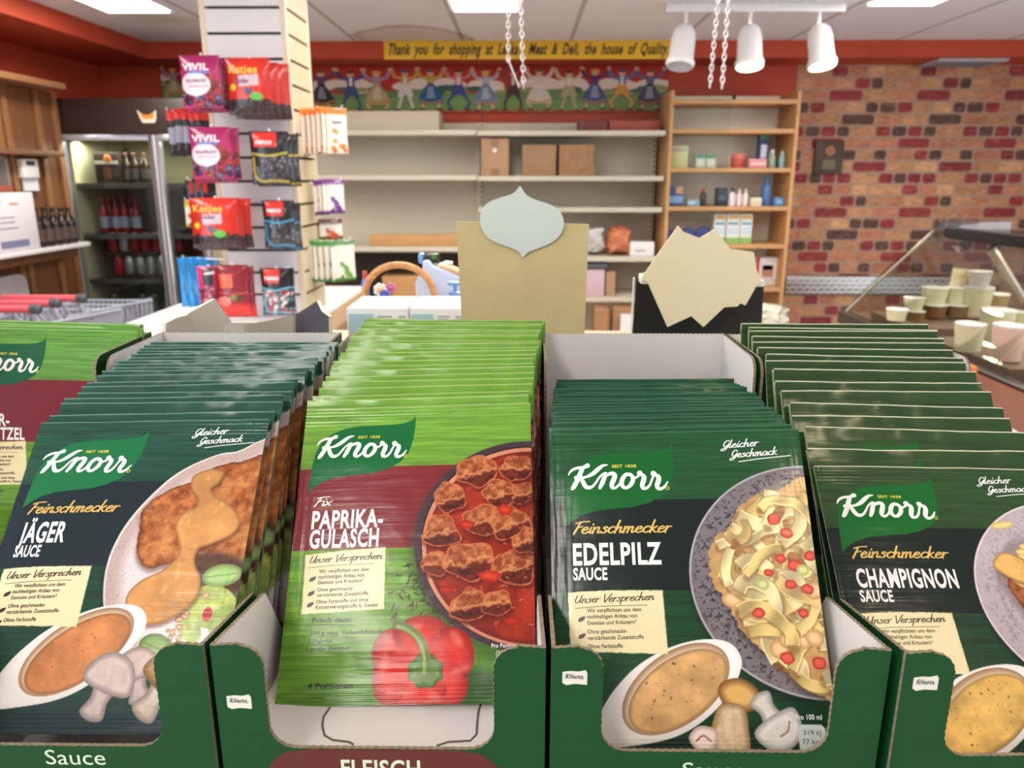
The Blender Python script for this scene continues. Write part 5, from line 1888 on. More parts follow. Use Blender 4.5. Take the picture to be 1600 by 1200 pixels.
# grey rounded chair back under the shelf
a, b = PX(-8, 480, -2.38), PX(38, 426, -2.38)
gp = MB()
YZm = Matrix(((0, 0, 1, 0), (1, 0, 0, 0), (0, 1, 0, 0), (0, 0, 0, 1)))
hh_, wd = b.z - .4, b.y - a.y
rr = .05
gp.prism([(0, 0), (wd, 0), (wd, hh_ - rr), (wd - rr * .3, hh_ - rr * .3), (wd - rr, hh_), (0, hh_)], 0, .03, Matrix.Translation((-2.40, a.y, .4)) @ YZm)
cbk = thing('grey_folding_chair', 'light grey rounded chair back leaning below the white shelf', 'chair', (-2.385, (a.y + b.y) / 2, 0))
gp.build('chair_back', M('pale_grey_plastic', (176, 172, 176), .5), cbk, bevel=.004)
for y in (a.y + .02, b.y - .04):
    MB().tube([(-2.385, y, .001), (-2.385, y, .4005)], .012).build('leg', m_grey_metal, cbk)

# ------------------------------------------------------------------ nested shopping trolleys
m_handle = M('pink_red_handle', (236, 104, 116), .35)
m_cartwire = M('trolley_wire', (196, 204, 222), .35, .5, 0.0)


def trolley(x1, y, z, lab):
    x0 = x1 - .36
    t = thing('shopping_trolley', lab, 'trolley', ((x0 + x1) / 2, y, 0), 'nested shopping trolleys')
    MB().tube([(x0, y, z), (x1 - .02, y, z)], .016, 12).build('handle_grip', m_handle, t)
    MB().lathe([(.02, -.02), (.021, .01), (.012, .02)], c=(x1, y, z), mat=Matrix.Rotation(math.pi / 2, 3, 'Y')).build('grip_end', M('dark_grey_plastic', (86, 90, 98), .4), t)
    fr = MB()
    for x in (x0 + .03, x1 - .03):
        fr.tube([(x, y, z - .01), (x, y + .06, z - .09), (x, y + .05, z - .3), (x, y + .1, .12), (x, y + .62, .12)], .009)
    fr.build('frame', m_cartwire, t)
    for x in (x1 - .05, x1 - .13):
        MB().tube([(x, y - .002, z - .012), (x + .012, y + .03, z - .02), (x + .03, y + .06, z - .09), (x + .035, y + .07, z - .2)], .0085, 8).build('child_seat_bracket', m_cartwire, t)
    w = MB()
    zt2, zb2 = z - .07, z - .36
    for k in range(15):
        f = k / 14
        xx = x0 + f * (x1 - x0)
        w.tube([(xx, y + .64, zt2 - .04), (xx, y + .6, zb2 + .04), (xx, y + .08, zb2)], .0028, 5)
        w.tube([(xx, y + .07, zt2 - .01), (xx, y + .08, zb2)], .0028, 5)
    for k in range(24):
        yy2 = y + .08 + k * .0245
        for xx in (x0, x1):
            w.tube([(xx, yy2, zt2 - .02), (xx, yy2, zb2)], .0028, 5)
    for xx in (x0, x1):
        w.tube([(xx, y + .06, zt2), (xx, y + .65, zt2 - .04)], .006, 6)
    w.tube([(x0, y + .65, zt2 - .04), (x1, y + .65, zt2 - .04)], .006, 6)
    w.build('wire_basket', m_cartwire, t)
    for x in (x0 + .03, x1 - .03):
        for yy2 in (y + .1, y + .6):
            MB().lathe([(.05, -.012), (.055, 0), (.05, .012)], c=(x, yy2, .0555), mat=Matrix.Rotation(math.pi / 2, 3, 'Y')).build('wheel', m_black_pl, t)
    return t


trolley(P(128, 466, 3.42).x, 3.42, P(100, 466, 3.42).z, 'pink-handled shopping trolley, rearmost of the nested row by the cooler')
trolley(P(98, 474, 3.24).x - .03, 3.24, P(90, 474, 3.24).z, 'pink-handled shopping trolley in the middle of the nested row')
trolley(P(68, 483, 3.06).x - .03, 3.06, P(60, 483, 3.06).z, 'pink-handled shopping trolley, nearest of the nested row')

# ------------------------------------------------------------------ white counter around the pillar
ZC = H - .47
t = thing('checkout_counter', 'white-topped checkout counter with tan edge around the slatted pillar', 'counter', (-1.02, 2.9, 0))
MB().box((-1.335, 2.0, ZC - .03), (-.70, 3.46, ZC)).build('worktop', m_white_lam, t, bevel=.006)
MB().box((-1.315, 2.02, .001), (-.72, 3.44, ZC - .0305)).build('counter_body', M('tan_laminate', (196, 164, 130), .5, var=(5, .06)), t, smooth=0)
MB().box((-.6995, 2.0, ZC - .07), (-.692, 3.46, ZC - .002)).build('edge_strip', M('tan_edge', (206, 174, 142), .5), t, smooth=0)

# ------------------------------------------------------------------ slatted pillar
px0, px1, py0, py1 = -1.03, -.755, 2.65, 2.925
zs0 = ZC + .0006
t_p = thing('slatwall_pillar', 'tall white slatted pillar hung with bags of sweets', 'display pillar', ((px0 + px1) / 2, (py0 + py1) / 2, zs0))
m_slat = M('slat_white', (208, 206, 212), .4)
MB().box((px0 + .012, py0 + .012, zs0), (px1 - .012, py1 - .012, CEIL - .001)).build('pillar_core', M('slot_dark', (44, 34, 32), .7), t_p, smooth=0)
sf, ss = MB(), MB()
z = H + .371
while z > zs0 + .08:
    z -= .0762
k = 0
zz = z
edges = []
while zz < CEIL:
    edges.append(zz)
    zz += .0762
lo = zs0
for e in edges + [CEIL]:
    hi = min(e - .0045, CEIL - .001)
    if hi - lo > .004:
        sf.box((px0 + .018, py0, lo), (px1 - .018, py0 + .0119, hi))
        ss.box((px1 - .0119, py0 + .018, lo), (px1, py1 - .018, hi))
        ss.box((px0, py0 + .018, lo), (px0 + .0119, py1 - .018, hi))
    lo = e + .0045
sf.build('front_slats', m_slat, t_p, smooth=0)
ss.build('side_slats', M('slat_cream', (204, 186, 154), .4), t_p, smooth=0)
ct = MB()
for x in (px0, px1 - .018):
    for y in (py0, py1 - .018):
        ct.box((x - .001, y - .001, zs0), (x + .019, y + .019, CEIL - .001))
ct.build('corner_trims', M('trim_cream', (208, 194, 172), .4), t_p, bevel=.003)

# ------------------------------------------------------------------ bags of sweets
m_bag = MVC('printed_bag', .22, .5, (1.0, .0015, (34, 34, 34)), 0.2)


def bag_mesh(name, w, h, d, paint, seed):
    """pillow bag; origin at the top centre (hang hole), x right, z up, front towards -y"""
    c = Canvas(w * 1000, h * 1000, 2.5)
    paint(c)

    def S(sign):
        def f(x, y):
            u, v = 2 * x / c.w - 1, 2 * y / c.h - 1
            e = np.clip(1 - np.abs(u) ** 2.6, 0, 1) * np.clip(1 - np.abs(v) ** 4, 0, 1)
            b = d / 2 * e + .003 * (fbm(x * .05, y * .05, seed) - .5) * e
            pinch = 1 - .05 * np.sin(np.pi * (v + 1) / 2)
            return (x - c.w / 2) / 1000 * pinch, sign * b, -y / 1000
        return f
    nx, ny = c.nx, c.ny
    A = np.stack(S(-1)(c.X, c.Y), -1).reshape(-1, 3)
    B = np.stack(S(1)(c.X, c.Y), -1).reshape(-1, 3)
    col = np.concatenate([lin(np.clip(c.rgb, 0, 255)).reshape(-1, 3), np.ones((nx * ny, 1))], 1)
    colb = col.reshape(ny, nx, 4)[:, ::-1].reshape(-1, 4)
    idx = np.arange(nx * ny).reshape(ny, nx)
    q = np.stack([idx[1:, :-1], idx[1:, 1:], idx[:-1, 1:], idx[:-1, :-1]], -1).reshape(-1, 4)
    q2 = q[:, ::-1] + nx * ny
    me = bpy.data.meshes.new(name)
    me.from_pydata([tuple(v) for v in np.concatenate([A, B])], [], [tuple(int(i) for i in f) for f in np.concatenate([q, q2])])
    at = me.color_attributes.new('print', 'FLOAT_COLOR', 'POINT')
    at.data.foreach_set('color', np.concatenate([col, colb]).astype(np.float32).ravel())
    bm = bmesh.new()
    bm.from_mesh(me)
    bmesh.ops.remove_doubles(bm, verts=bm.verts, dist=1e-5)
    bm.to_mesh(me)
    bm.free()
    me.polygons.foreach_set('use_smooth', [True] * len(me.polygons))
    me.update()
    me.materials.append(m_bag)

    def surf(x, y):          # x,y in mm from the top-left of the front
        a = S(-1)(np.array(x), np.array(y))
        return float(a[0]), float(a[1]) - .0008, float(a[2])
    return me, surf


def hang(me, name, lab, loc, rz, group, texts=(), surf=None, tilt=0.0):
    o = bpy.data.objects.new(name, me)
    COL.objects.link(o)
    o.location = loc
    o.rotation_euler = (tilt, 0, rz)
    tag(o, lab, 'bag', group)
    for (key, mat, geo) in texts:
        g = bpy.data.meshes.new(key)
        g.from_pydata([surf(x, y) for x, y in geo[0]], [], geo[1])
        g.update()
        link_mesh(key, g, mat, o)
    return o


def tx(body, cap, width, x, y, shear=0, bold=.03):
    vs, fs = text2d(body, cap, width, shear=shear, bold=bold)
    return [(x + a, y - b) for a, b in vs], fs


def pebbles(c, y0, cols, n, s, seed, base=None):
    r = random.Random(seed)
    if base is not None:
        sl = (slice(0, c.ny), slice(0, c.nx))
        c.put(sl, y0 - c.Y, base)
    for _ in range(n):
        x, y = r.uniform(4, c.w - 4), r.uniform(y0, c.h - 8)
        q = s * r.uniform(.7, 1.2)
        cl = np.array(r.choice(cols), float)
        c.ell(x, y, q, q * r.uniform(.6, .9), lambda X_, Y_, sd, cl=cl: mixc(cl * .5, cl * 1.15, np.clip(-sd / (q * .6), 0, 1)), None, r.uniform(0, 3))


def p_berry(c):
    c.rgb[:] = (152, 26, 88)
    c.rgb[:] = mixc(c.rgb, (196, 60, 110), np.clip((c.Y - 20) / 40, 0, 1) * .6)
    pebbles(c, 92, [(176, 50, 70), (60, 40, 90), (200, 80, 60), (90, 110, 150), (110, 30, 50)], 60, 9, 3)
    pebbles(c, 60, [(110, 40, 50), (140, 60, 60)], 0, 9, 3)
    for i in range(22):
        c.ell(c.w * .8 + random.Random(i).uniform(-20, 20), 62 + random.Random(i + 50).uniform(0, 45), 10, 9, [(130, 44, 50), (96, 44, 40), (160, 60, 60)][i % 3])
    c.ell(c.w * .38, 84, 48, 34, (230, 214, 226))
    c.poly([(24, 46), (94, 46), (94, 53), (24, 53)], (70, 130, 200))
    c.poly([(56, 36), (66, 40), (76, 36), (70, 46), (62, 46)], (214, 60, 60))
    c.poly([(24, 88), (86, 88), (86, 91), (24, 91)], (190, 60, 80))


def p_red(c):
    c.rgb[:] = (206, 46, 30)
    c.rgb[:] = mixc(c.rgb, (170, 30, 24), np.clip(np.abs(c.X - c.w / 2) / c.w * 2 - .3, 0, 1))
    pebbles(c, c.h * .74, [(60, 40, 44), (90, 64, 66), (40, 30, 34)], 55, 8, 9, (70, 44, 46))
    c.poly([(40, 52), (104, 48), (104, 80), (40, 84)], (196, 178, 190), rough=3)
    c.poly([(54, 92), (62, 84), (70, 92), (84, 86), (80, 106), (58, 106)], (80, 90, 120), rough=2)
    c.poly([(24, 122), (60, 118), (64, 140), (22, 142)], (36, 28, 32), rough=2)
    c.ell(94, 112, 20, 12, (92, 176, 74))
    c.ell(20, 86, 10, 10, (200, 190, 60))
    c.poly([(58, 112), (70, 110), (70, 118), (58, 118)], (214, 80, 80))


def p_black(food, y0=None, stripe=(176, 160, 50)):
    def f(c):
        c.rgb[:] = (26, 24, 32)
        pebbles(c, c.h * .5, food, 70, 10, 5, (40, 38, 44))
        c.poly([(12, 4), (c.w - 34, 4), (c.w - 34, 48), (12, 48)], (210, 46, 34))
        c.stroke([(4, c.h * .42), (c.w * .5, c.h * .46), (c.w - 2, c.h * .40)], 7, stripe)
        c.stroke([(8, c.h * .5), (10, c.h * .8), (30, c.h * .94), (c.w * .6, c.h * .93), (c.w - 6, c.h * .95)], 7, stripe)
    return f


def p_maroon(c):
    c.rgb[:] = (126, 26, 40)
    c.rgb[:] = mixc(c.rgb, (206, 40, 36), np.clip((c.Y - c.h * .7) / 20, 0, 1))
    c.poly([(16, 30), (c.w * .55, 28), (c.w * .56, 72), (18, 74)], (214, 92, 56), rough=2)
    c.ell(c.w * .25, c.h * .7, 24, 16, (214, 110, 100))
    c.ell(c.w * .55, c.h * .62, 12, 10, (120, 120, 60))
    c.ell(c.w * .72, c.h * .64, 9, 9, (70, 60, 40))
    c.stroke([(10, 88), (60, 92), (120, 88)], 4, (190, 80, 70))


def p_pink(c):
    c.rgb[:] = (206, 60, 110)
    c.poly([(20, 6), (c.w - 14, 4), (c.w - 14, 62), (22, 64)], (40, 36, 44), rough=2)
    c.stroke([(30, 24), (70, 20), (100, 26)], 8, (220, 216, 220))
    pebbles(c, c.h * .55, [(200, 120, 140), (160, 50, 80)], 26, 14, 3)


def p_blue(c):
    c.rgb[:] = streaks((40, 140, 214), .5, 3)(c.Y * .6, c.X)
    c.rgb[:] = mixc(c.rgb, (150, 200, 236), np.clip((fbm(c.X * .04, c.Y * .01, 4) - .5) * 4, 0, 1) * .7)


def p_orange(c):
    c.rgb[:] = (236, 220, 206)
    sl = (slice(0, c.ny), slice(0, c.nx))
    c.put(sl, c.Y - 22, (232, 122, 44), soft=8)
    for i in range(9):
        r = random.Random(i)
        c.ell(c.w * r.uniform(.2, .9), c.h * r.uniform(.45, .95), 10, 8, [(224, 110, 50), (230, 140, 70)][i % 2])


def p_tint(top, motif):
    def f(c):
        c.rgb[:] = (232, 226, 214)
        sl = (slice(0, c.ny), slice(0, c.nx))
        c.put(sl, c.Y - 18, top, soft=14)
        c.put(sl, c.h - 10 - c.Y, top, soft=10)
        for i in range(8):
            r = random.Random(i + 4)
            c.ell(c.w * r.uniform(.15, .9), c.h * r.uniform(.55, .95), 7, 12, np.array(motif) * r.uniform(.8, 1.15), None, r.uniform(-.6, .6))
    return f


def p_lozenge(c):
    c.rgb[:] = (150, 150, 170)
    sl = (slice(0, c.ny), slice(0, c.nx))
    c.put(sl, c.Y - 34, (204, 44, 40))
    c.put(sl, np.maximum(34 - c.Y, c.Y - 56), (28, 26, 34))
    c.put(sl, c.h - 40 - c.Y, (30, 28, 36))


m_hook = M('hook_white', (232, 232, 236), .3)
BAG_TW = M('bag_text_white', (240, 232, 236), .3)
BAG_TY = M('bag_text_yellow', (226, 180, 70), .3)
BTX0 = M('bag_text_plum', (120, 50, 90), .3)


def hook_front(px, py, length, Y=py0):
    p = P(px, py, Y - length)
    MB().tube([(p.x, Y - .001, p.z - .004), (p.x, Y - length + .015, p.z), (p.x, Y - length, p.z + .012)], .0032, 8).build('peg_hook', m_hook, t_p)
    return p


def front_bags(key, paint, box, d, n, label_front, label_back, group, texts, seed, length=.15, gap=.026, rz=0.0, dxs=.003):
    """box: pixel box of the front-most bag"""
    x0, y0_, x1, y1_ = box
    Yf = py0 - length
    a, b = P(x0, y0_, Yf), P(x1, y1_, Yf)
    w, h = b.x - a.x, a.z - b.z
    cx = (a.x + b.x) / 2
    hook_front((x0 + x1) / 2, y0_ + 4, length)
    me, surf = bag_mesh(key, w, h, d, paint, seed)
    r = random.Random(seed)
    for i in range(n):
        lb = label_front if i == 0 else label_back % ['', 'second', 'third', 'fourth', 'fifth'][i]
        tt = texts(w * 1000, h * 1000) if (i == 0 and texts) else ()
        hang(me, key, lb, (cx + (r.uniform(-1, 1) * .006 + dxs * i if i else 0), Yf + gap * i + .003, a.z - (r.uniform(0, .012) if i else 0)), rz + (r.uniform(-.08, .08) if i else 0), group, tt, surf)


front_bags('berry_sweets_bag', p_berry, (278, 86, 349, 170), .028, 3, 'magenta berry sweets bag with white capitals, topmost left on the pillar', '%s magenta bag back on the top left pillar hook', 'magenta bags on the top hook',
           lambda w, h: [('bag_lettering', BAG_TW, tx('VIVIL', h * .12, w * .70, w * .06, h * .28)), ('flavour_lettering', BTX0, tx('WALDFRUCHT', h * .06, w * .56, w * .12, h * .51))], 3, .15)
front_bags('liquorice_cats_bag', p_red, (350, 90, 428, 180), .03, 4, 'red sweets bag with yellow heading, topmost right on the pillar', '%s red bag back on the top right pillar hook', 'red bags on the top hook',
           lambda w, h: [('bag_lettering', BAG_TY, tx('Katjes', h * .13, w * .66, w * .07, h * .27)), ('flavour_lettering', BTX0, tx('Kinder', h * .08, w * .34, w * .2, h * .44))], 5, .14, .03, 0.0, .012)
front_bags('berry_sweets_bag', p_berry, (293, 198, 366, 280), .028, 3, 'magenta berry sweets bag below the topmost ones, left on the pillar', '%s magenta bag back on the second left pillar hook', 'magenta bags on the second hook',
           lambda w, h: [('bag_lettering', BAG_TW, tx('VIVIL', h * .12, w * .70, w * .06, h * .28)), ('flavour_lettering', BTX0, tx('WALDFRUCHT', h * .06, w * .56, w * .12, h * .51))], 8, .16)
front_bags('liquorice_drops_bag', p_black([(90, 88, 96), (60, 58, 66), (110, 108, 116)]), (388, 205, 454, 288), .028, 3, 'black liquorice bag with red square and grey drops, middle of the pillar', '%s black bag back behind the grey liquorice drops', 'black bags with grey drops',
           lambda w, h: [('bag_lettering', BAG_TW, tx('venco', h * .09, w * .46, w * .14, h * .24))], 11, .13, .026, .05, .010)
front_bags('liquorice_cats_bag', p_red, (294, 309, 378, 388), .03, 3, 'red sweets bag with yellow heading, third row left on the pillar', '%s red bag back on the third-row pillar hook', 'red bags on the third row',
           lambda w, h: [('bag_lettering', BAG_TY, tx('Katjes', h * .13, w * .62, w * .07, h * .27)), ('flavour_lettering', BTX0, tx('Kinder', h * .08, w * .34, w * .2, h * .41))], 14, .16, .028, .05, .008)
front_bags('salted_liquorice_bag', p_black([(60, 60, 66), (90, 90, 98), (44, 44, 50)], None, (60, 130, 170)), (408, 313, 464, 388), .026, 3, 'black and blue liquorice bag with red square, third row right', '%s black and blue bag back on the third row', 'black and blue bags on the third row',
           lambda w, h: [('bag_lettering', BAG_TW, tx('venco', h * .09, w * .46, w * .14, h * .24))], 17, .13, .024, .03, .004)
front_bags('fruit_mix_bag', p_maroon, (333, 414, 393, 494), .03, 2, 'dark red sweets bag with orange patch in the bottom row', '%s dark red bag back in the bottom row', 'dark red bags in the bottom row', None, 20, .17, .03, .06)
front_bags('pink_sweets_bag', p_pink, (306, 416, 346, 480), .024, 1, 'pink and black sweets bag half hidden behind the dark red one', '', 'pink bags', None, 23, .12)
front_bags('candy_mix_bag', p_black([(214, 180, 190), (176, 60, 70), (222, 206, 206), (70, 130, 140)], None, (90, 160, 180)), (405, 419, 458, 493), .026, 2, 'black bag of pink and white candy with red square, bottom row right', '%s black candy bag back in the bottom row', 'black candy bags',
           lambda w, h: [('bag_lettering', BAG_TW, tx('venco', h * .09, w * .5, w * .14, h * .24))], 26, .15)


def side_bags(key, paint, pxs, py_top, py_bot, Y, w, d, side, rz, labels, group, seed, texts=None, front_rz=None):
    """bags on a hook that sticks out of a side face; listed from the pillar outwards"""
    xs = [P(p, py_top, Y).x for p in pxs]
    zt2, zb2 = P(pxs[0], py_top, Y).z, P(pxs[0], py_bot, Y).z
    xface = px1 if side > 0 else px0
    xe = xs[-1] + side * .02
    MB().tube([(xface, Y, zt2 - .008), (xe, Y, zt2 - .004), (xe + side * .004, Y, zt2 + .008)], .0032, 8).build('peg_hook', m_hook, t_p)
    me, surf = bag_mesh(key, w, zt2 - zb2, d, paint, seed)
    r = random.Random(seed)
    for i, x in enumerate(xs):
        last = i == len(xs) - 1
        tt = texts(w * 1000, (zt2 - zb2) * 1000) if last and texts else ()
        hang(me, key, labels % (ordn[i]), (x, Y, zt2 + r.uniform(-.006, .006)), (front_rz if last and front_rz is not None else rz) + r.uniform(-.06, .06), group, tt, surf)


BTX = M('bag_text_dark', (70, 60, 50), .3)
side_bags('orange_drops_bag', p_orange, [466, 474, 482, 490, 498, 506, 514, 524], 168, 240, 2.78, .085, .013, 1, math.radians(62), '%s orange and white bag outward from the pillar on the upper right-hand hook', 'orange and white bags', 31,
          lambda w, h: [('bag_lettering', BTX, tx('Seedi', h * .07, w * .45, w * .25, h * .34))], math.radians(40))
side_bags('purple_drops_bag', p_tint((110, 50, 130), (110, 60, 140)), [500, 507, 514, 522], 282, 336, 2.80, .075, .013, 1, math.radians(62), '%s purple and white bag outward from the pillar on the middle right-hand hook', 'purple and white bags', 34, None, math.radians(42))
side_bags('brown_drops_bag', p_tint((90, 50, 40), (200, 90, 50)), [508, 516], 344, 376, 2.9, .10, .014, 1, math.radians(40), '%s brown and orange bag outward from the pillar, low on the right-hand side', 'brown and orange bags', 36)
side_bags('herb_drops_bag', p_tint((70, 130, 56), (110, 160, 80)), [476, 484, 492, 500, 508, 517, 528, 537], 374, 438, 2.78, .082, .013, 1, math.radians(62), '%s green and white bag outward from the pillar on the lower right-hand hook', 'green and white bags', 39, None, math.radians(38))
side_bags('throat_lozenge_packet', p_lozenge, [314, 305, 294, 282, 271], 172, 244, 2.76, .05, .014, -1, math.radians(25), '%s black, red and grey lozenge packet outward from the pillar on the upper left-hand hook', 'lozenge packets', 42)
side_bags('dark_mint_packet', p_black([(30, 34, 44)], None, (40, 60, 90)), [324, 314, 303], 280, 330, 2.76, .06, .014, -1, math.radians(25), '%s dark packet outward from the pillar on the middle left-hand hook', 'dark packets', 44)
side_bags('blue_mint_bag', p_blue, [322, 308, 296], 402, 478, 2.72, .085, .02, -1, math.radians(35), '%s bright blue bag outward from the pillar on the lower left-hand hook', 'blue bags', 47)
side_bags('yellow_mint_packet', p_tint((206, 180, 40), (206, 60, 40)), [299], 312, 352, 2.74, .05, .012, -1, math.radians(25), '%s yellow and red packet behind the red bag of the third row', 'yellow packets', 49)

# ------------------------------------------------------------------ hanging clear guard pane with chains
YP = 1.9
g0, g1 = P(812, 138, YP), P(1131, 346, YP)
t = thing('hanging_guard_pane', 'clear plastic guard pane hanging on chains over the counter', 'guard pane', ((g0.x + g1.x) / 2, YP, g1.z))
MB().box((g0.x, YP, g1.z), (g1.x, YP + .004, g0.z)).build('clear_pane', glass_mat('guard_pane', (248, 250, 249), .6, .0), t, smooth=0)
m_chain = M('chain_steel', (206, 200, 198), .3, .5, .5)


def chain(p, q, name):
    p, q = Vector(p), Vector(q)
    L = (q - p).length
    n = max(4, int(L / .012))
    d = (q - p).normalized()
    u = norm(d.cross(Vector((0, 1, 0))))
    w = d.cross(u)
    mb = MB()
    for i in range(n):
        c = p + d * (L * (i + .5) / n)
        s_ = u if i % 2 else w
        pts = []
        for k in range(10):
            a = 2 * math.pi * k / 10
            pts.append(c + d * (.0085 * math.cos(a)) + s_ * (.0042 * math.sin(a)))
        mb.tube(pts, .0014, 5, closed=True)
    mb.build(name, m_chain, t)


for (top, b1, b2) in [((796, 0), (794, 96), (818, 138)), ((1135, 0), (1109, 136), (1128, 138))]:
    q1_, q2_ = P(b1[0], b1[1], YP + .05), P(b2[0], b2[1], YP)
    tp = P(top[0], -60, YP)
    tp.z = CEIL
    chain(tp, q1_, 'chain')
    chain(tp + Vector((.012, 0, 0)), q2_, 'chain')
    MB().box((tp.x - .02, YP - .02, CEIL - .008), (tp.x + .03, YP + .02, CEIL - .0005)).build('ceiling_hook', m_chain, t, bevel=.002)
    if b1[1] < 120:
        MB().tube([q1_, (q1_.x, YP + .004, q1_.z), (q2_.x - .01, YP + .002, g0.z + .002)], .002, 6).build('hook_wire', m_chain, t)

# ------------------------------------------------------------------ deli display case on the right
t = thing('deli_case', 'glass-fronted deli display case with dark rail along the right side', 'display case', (1.75, 2.3, 0))
yn, yf = 1.0, 3.15
r_top = PX(1450, 360, 1.62)
zr = r_top.z
xr_ = 1.62
xg = 1.30
zg = PX(1600, 616, xg).z
zg2 = PX(1484, 552, xg).z
zg = (zg + zg2) / 2
zd = zg - .03
MB().box((xg + .02, yn, .001), (2.5, yf, zd - .021)).build('case_body', M('case_copper_brown', (124, 66, 40), .6, .15, var=(5, .1)), t, smooth=0)
MB().box((xg, yn, zg - .05), (xg + .045, yf, zg)).build('front_rail', M('rail_dark', (64, 56, 54), .3, .5, .4), t, bevel=.006)
MB().box((xg + .046, yn, zd - .02), (2.5, yf, zd)).build('deck', M('deck_steel', (150, 140, 134), .3, .5, .6), t, smooth=0)
MB().box((xr_, yn, zr - .02), (xr_ + .05, yf - .12, zr + .02)).build('top_rail', M('rail_black', (20, 22, 28), .3), t, bevel=.006)
gm = glass_mat('case_glass', (240, 242, 240), .45, .0)
gl = MB()
prof = [(xg + .02, zg), (xg + .10, zg + (zr - zg) * .30), (xg + .20, zg + (zr - zg) * .64), (xr_ + .02, zr)]
for (y0_, y1_) in ((yn, 2.12), (2.13, yf - .02)):
    gl = MB()
    for i in range(3):
        (xa_, za_), (xb_, zb_) = prof[i], prof[i + 1]
        gl.add([(xa_, y0_, za_), (xb_, y0_, zb_), (xb_, y1_, zb_), (xa_, y1_, za_), (xa_ + .006, y0_, za_), (xb_ + .006, y0_, zb_), (xb_ + .006, y1_, zb_), (xa_ + .006, y1_, za_)],
               [(0, 1, 2, 3), (7, 6, 5, 4), (0, 4, 5, 1), (1, 5, 6, 2), (2, 6, 7, 3), (3, 7, 4, 0)])
    gl.build('curved_glass', gm, t, smooth=60)
MB().prism([(x, z) for x, z in prof] + [(2.5, zr), (2.5, zd + .002)], 0, .006, Matrix.Translation((0, yf - .01, 0)) @ XZ).build('end_glass', gm, t, smooth=0)
MB().box((xr_ + .051, yn, zr - .004), (2.3, yf - .12, zr + .004)).build('top_glass', gm, t, smooth=0)
ce = PX(1450, 340, 1.60)
MB().box((1.585, yf - .15, zr - .025), (1.86, yf - .09, zr + .045)).build('clear_end_block', glass_mat('acrylic', (226, 226, 224), .95, .12), t, bevel=.005)
MB().tube([(1.63, yf - .03, zr), (xg + .02, yf - .03, zg)], .006, 8).build('end_trim', M('trim_pale', (160, 150, 140), .3, .5, .4), t)
# slanted bright support arm inside
s0, s1 = P(1548, 388, 2.75), P(1598, 470, 2.75)
MB().tube([s0, s1], .018, 8).build('support_arm', M('arm_grey', (176, 164, 150), .35, .5, .5), t)
for y in (yn + .1, 2.2, yf - .06):
    MB().tube([(2.2, y, zd + .001), (2.0, y, zr - .006)], .016, 8).build('rear_post', M('frame_dark_brown', (74, 52, 44), .4), t)
L = bpy.data.lights.new('case_lamp', 'AREA')
L.shape, L.size, L.size_y, L.energy, L.color = 'RECTANGLE', .06, 1.9, 5, (1, .86, .66)
lo = bpy.data.objects.new('case_lamp', L)
COL.objects.link(lo)
lo.location = (xr_ + .12, 2.1, zr - .03)

m_tub = M('pale_tub', (218, 214, 176), .4, var=(8, .06))
m_tub_lid = M('clear_lid', (214, 210, 206), .25)
m_tub_pink = M('pink_tub', (222, 196, 180), .4)
m_tub_dark = M('olive_tub', (120, 92, 52), .4, var=(20, .3))


def tub(px, ptop, pbot, pw, Y, lab, mat=None, z=None):
    a, b = P(px - pw / 2, ptop, Y), P(px + pw / 2, pbot, Y)
    w = b.x - a.x
    z = b.z if z is None else z
    h = a.z - z
    x = (a.x + b.x) / 2
    t = thing('salad_tub', lab, 'tub', (x, Y, z), 'tubs in the deli case')
    r = w / 2
    MB().lathe([(r * .80, 0), (r * .82, .004), (r * .98, h * .90)], c=(x, Y, z), n=28).build('tub_body', mat or m_tub, t)
    MB().lathe([(r * 1.02, h * .901), (r * 1.03, h * .93), (r * 1.0, h * .99), (r * .92, h)], c=(x, Y, z), n=28).build('tub_lid', m_tub_lid, t)
    return z + h


R1 = 2.78
zb = zd + .0005
# stepped riser for the rear rows
ztub = P(1440, 502, R1).z
tub(1401, 482, 500, 30, 2.72, 'low pale tub, leftmost in the deli case', None)
tub(1428, 464, 484, 28, 2.80, 'small pale tub stacked second from the left in the deli case')
tub(1430, 485, 503, 26, 2.78, 'dark olive tub under the small pale one in the deli case', m_tub_dark)
tub(1460, 448, 474, 36, 2.84, 'pale tub on the upper row, left of the one with the card')
tub(1460, 474.5, 494, 34, 2.82, 'wide clear-lidded tub under the upper left pale tub', m_tub_dark)
tub(1494, 448, 474, 34, 2.84, 'pale tub on the upper row with a cream price card on top')
tub(1494, 474.5, 494, 36, 2.82, 'wide tub below the one carrying the cream price card', m_tub_dark)
zz = tub(1527, 447, 492, 36, 2.80, 'tall pale tub at the right end of the upper row')
tub(1531, 423, 446.5, 30, 2.80, 'clear cup on top of the tall pale tub in the deli case', M('clear_cup', (206, 204, 196), .3))
tub(1558, 458, 482, 30, 2.9, 'dull yellow tub behind the tall one at the right', M('dull_yellow_tub', (168, 150, 96), .4))
tub(1514, 504, 548, 38, 2.35, 'pale tub in the front row, leftmost behind the slanted glass edge')
tub(1556, 482, 542, 40, 2.46, 'taller pale yellow tub in the front row of the deli case')
tub(1575, 506, 562, 40, 2.2, 'pinkish ribbed tub at the right in the front row', m_tub_pink)
tub(1590, 486, 508, 28, 2.5, 'small pale tub at the right edge of the photo in the deli case')
a, b = P(1488, 420, 2.84), P(1508, 447, 2.84)
cd = tag(MB().box((-.03, -.002, 0), (.03, .002, a.z - b.z), mat=Matrix.Translation(((a.x + b.x) / 2, 2.84, b.z + .0005)) @ Matrix.Rotation(.08, 4, 'Y')).build('price_card', M('cream_card_light', (240, 220, 180), .6), smooth=0), 'small cream price card standing on a tub in the deli case', 'card')
